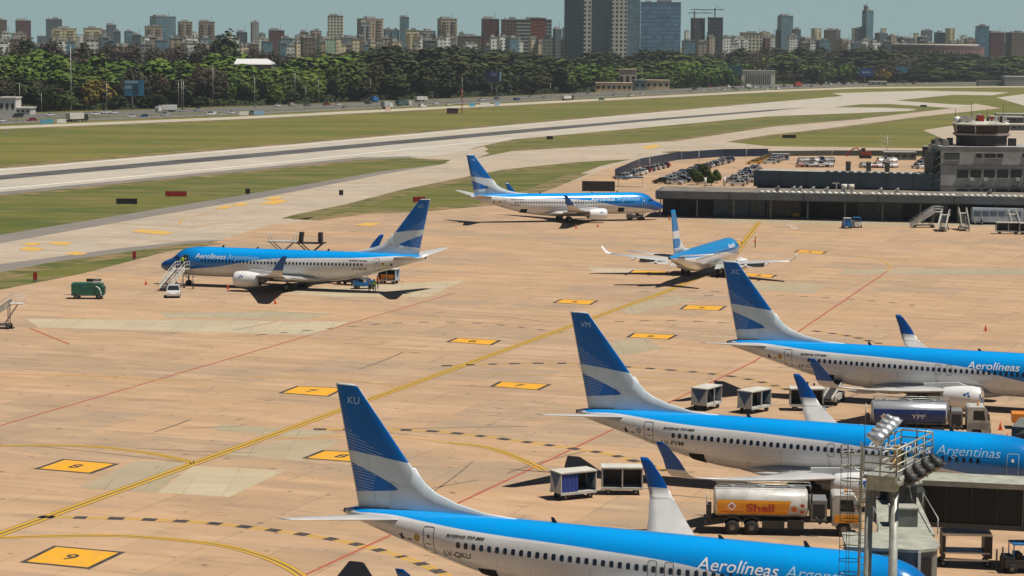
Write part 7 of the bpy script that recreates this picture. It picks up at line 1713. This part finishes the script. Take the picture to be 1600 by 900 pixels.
# blue and white barrier boards along the path
for i, (a, b_, py, m) in enumerate(((60, 86, 189.5, mat('board_cyan', (.08, .30, .42), .5)), (86, 106, 189, OFFW), (370, 392, 176.5, OFFW), (392, 417, 175.5, mat('board_pale_blue', (.22, .38, .55), .5)), (600, 612, 169, mat('board_peach', (.6, .42, .3), .6)), (730, 745, 162.5, mat('board_cyan')), (745, 770, 162, OFFW), (770, 783, 161, mat('board_pale_blue')))):
    p = at((a + b_) / 2, py + 4); w_ = (b_ - a) / CAM_F * p.y; q = MB(); q.box((0, 0, .95), (w_, .15, 1.7)); q.box((-w_ * .4, .1, .3), (.15, .4, .6)); q.box((w_ * .4, .1, .3), (.15, .4, .6))
    o = q.build('advertising_board', m); o.location = p; o.rotation_euler = (0, 0, hz); tag(o, '%s long advertising board, %s from the left along the perimeter path' % (['cyan', 'white', 'white', 'pale blue', 'peach', 'cyan', 'white', 'pale blue'][i], ordn(i + 1)), 'advertising board', 'boards along the perimeter path')
# perimeter fence
A0 = [at(-60, 196), at(0, 194.2), at(400, 178.8), at(800, 159.4), at(1200, 139.8), at(1400, 133.5)]
t = thing('perimeter_fence', A0[1], 0, 'thin wire perimeter fence between the path and the highway', 'fence')
q = MB(); rb_ = MB(); O4 = A0[1]
for a, b_ in zip(A0, A0[1:]):
    n = int((b_ - a).length / 9)
    rb_.bar((a.x - O4.x, a.y - O4.y, 2.2), (b_.x - O4.x, b_.y - O4.y, 2.2), .06); rb_.bar((a.x - O4.x, a.y - O4.y, .5), (b_.x - O4.x, b_.y - O4.y, .5), .25, .5)
    for k in range(n):
        p = a.lerp(b_, k / n) - O4
        if NT[0] < 10100 and a.x > -400:
            if NT[0] < 10000: NT[0] = 10000
            NT[0] += 1; q1 = MB(); q1.bar((p.x, p.y, 0), (p.x, p.y, 2.3), .14); q1.build('post', GREYM, t)
        else: q.bar((p.x, p.y, 0), (p.x, p.y, 2.3), .14)
o = q.build('farther_post', GREYM, t); o['kind'] = 'stuff'; rb_.build('rail', CONC, t)
# street lamps
for i, (px, top, base_, dD) in enumerate(((111, 70, 140, 100), (31, 130, 170, 10), (65, 145, 175, 20), (167, 128, 174, 10), (279, 126, 168, 15), (284, 126, 172, 5), (287, 125, 172, 0), (333, 104, 167, 5), (398, 120, 170, 5), (461, 112, 163, 2), (478, 134, 162, 8), (498, 122, 163, 2), (579, 122, 158, 10), (676, 152, 158, 5), (722, 120, 162, 0), (860, 130, 152, 5), (880, 150, 156, 0), (908, 145, 152, 0), (1003, 104, 136, 20), (1295, 96, 130, 30), (776, 138, 152, 6), (784, 150, 154, 6), (630, 148, 157, 6))):
    p = at(px, base_ if dD < 50 else 172); D = min(p.y + dD, LD(px) + 10); h = max(3, atD(px, top, D).z); x = atD(px, base_, D).x
    t = thing('street_lamp', (x, D, 0), 0, 'slender pale lamp post, %s from the left before the trees' % ordn(i + 1), 'lamp post', 'lamp posts along the highway')
    q = MB(); q.cyl((0, 0, 0), (0, 0, h), .26 if i == 0 else .17, .1, 6); q.build('pole', OFFW if i == 0 else GALV, t); q = MB(); q.box((-.8, 0, h), (2.2, .3, .18)); q.build('lamp_head', LGREY, t)
def hoarding(px0, px1, pt, pb, pole_b, dD, m, label, marks=None):
    D = LD((px0 + px1) / 2) + 3; a = atD(px0, pt, D); b_ = atD(px1, pb, D); w_ = b_.x - a.x; zc = (a.z + b_.z) / 2; hh = a.z - b_.z
    t = thing('billboard', ((a.x + b_.x) / 2, D, 0), 0, label, 'billboard', 'billboards along the highway')
    q = MB(); q.box((0, 0, zc), (w_, .5, hh)); q.build('panel', m, t); q = MB(); q.cyl((-w_ * .1, .3, 0), (-w_ * .1, .3, zc - hh / 2), .35, n=8); q.build('pole', GREYM, t)
    if marks:
        for (u0, u1, v0, v1, mm_) in marks: q = MB(); q.box((w_ * ((u0 + u1) / 2 - .5), -.28, zc + hh * ((v0 + v1) / 2 - .5)), (w_ * (u1 - u0), .06, hh * (v1 - v0))); q.build('panel_picture', mm_, t)
BB = mat('billboard_blue', (.03, .20, .33), .5, var=.3, scale=.3); BBL = mat('billboard_light', (.30, .42, .48), .5, var=.2)
hoarding(194, 225, 125, 150, 165, -5, BB, 'blue billboard with pale lettering blocks at left', [(.05, .7, .8, .95, BBL), (.06, .38, .45, .62, BBL), (.45, .72, .1, .72, mat('billboard_dark', (.02, .05, .08), .5))])
hoarding(758, 784, 111, 128, 150, -5, mat('billboard_navy', (.015, .03, .07), .5), 'dark navy billboard with a white side strip, centre', [(.35, .7, .55, .85, mat('billboard_violet', (.12, .13, .3), .5)), (.86, .98, .05, .95, BBL)])
hoarding(1343, 1364, 107, 119, 128, 10, mat('billboard_royal', (.015, .05, .28), .5), 'royal blue billboard before the right-hand trees', [(.2, .8, .4, .6, BBL)])
hoarding(1400, 1418, 105, 114, 128, 25, BB, 'small dull blue billboard right of the royal blue one'); hoarding(1138, 1160, 103, 117, 130, 30, mat('billboard_teal', (.01, .09, .11), .6), 'dark teal billboard beside the bright green trees')
q = MB(); q.box((0, 2900, 100 - 1.5), (5200, 6400, 203)); o = q.build('haze', None)
m = bpy.data.materials.new('haze_air'); m.use_nodes = True; n_ = m.node_tree; n_.nodes.remove(n_.nodes['Principled BSDF'])
pv = n_.nodes.new('ShaderNodeVolumePrincipled'); pv.inputs['Color'].default_value = (.78, .88, .95, 1); pv.inputs['Density'].default_value = 0.000062; pv.inputs['Anisotropy'].default_value = 0.2
n_.links.new(pv.outputs[0], n_.nodes['Material Output'].inputs['Volume']); o.data.materials.clear(); o.data.materials.append(m); tag(o, kind='stuff')
paint_cars()
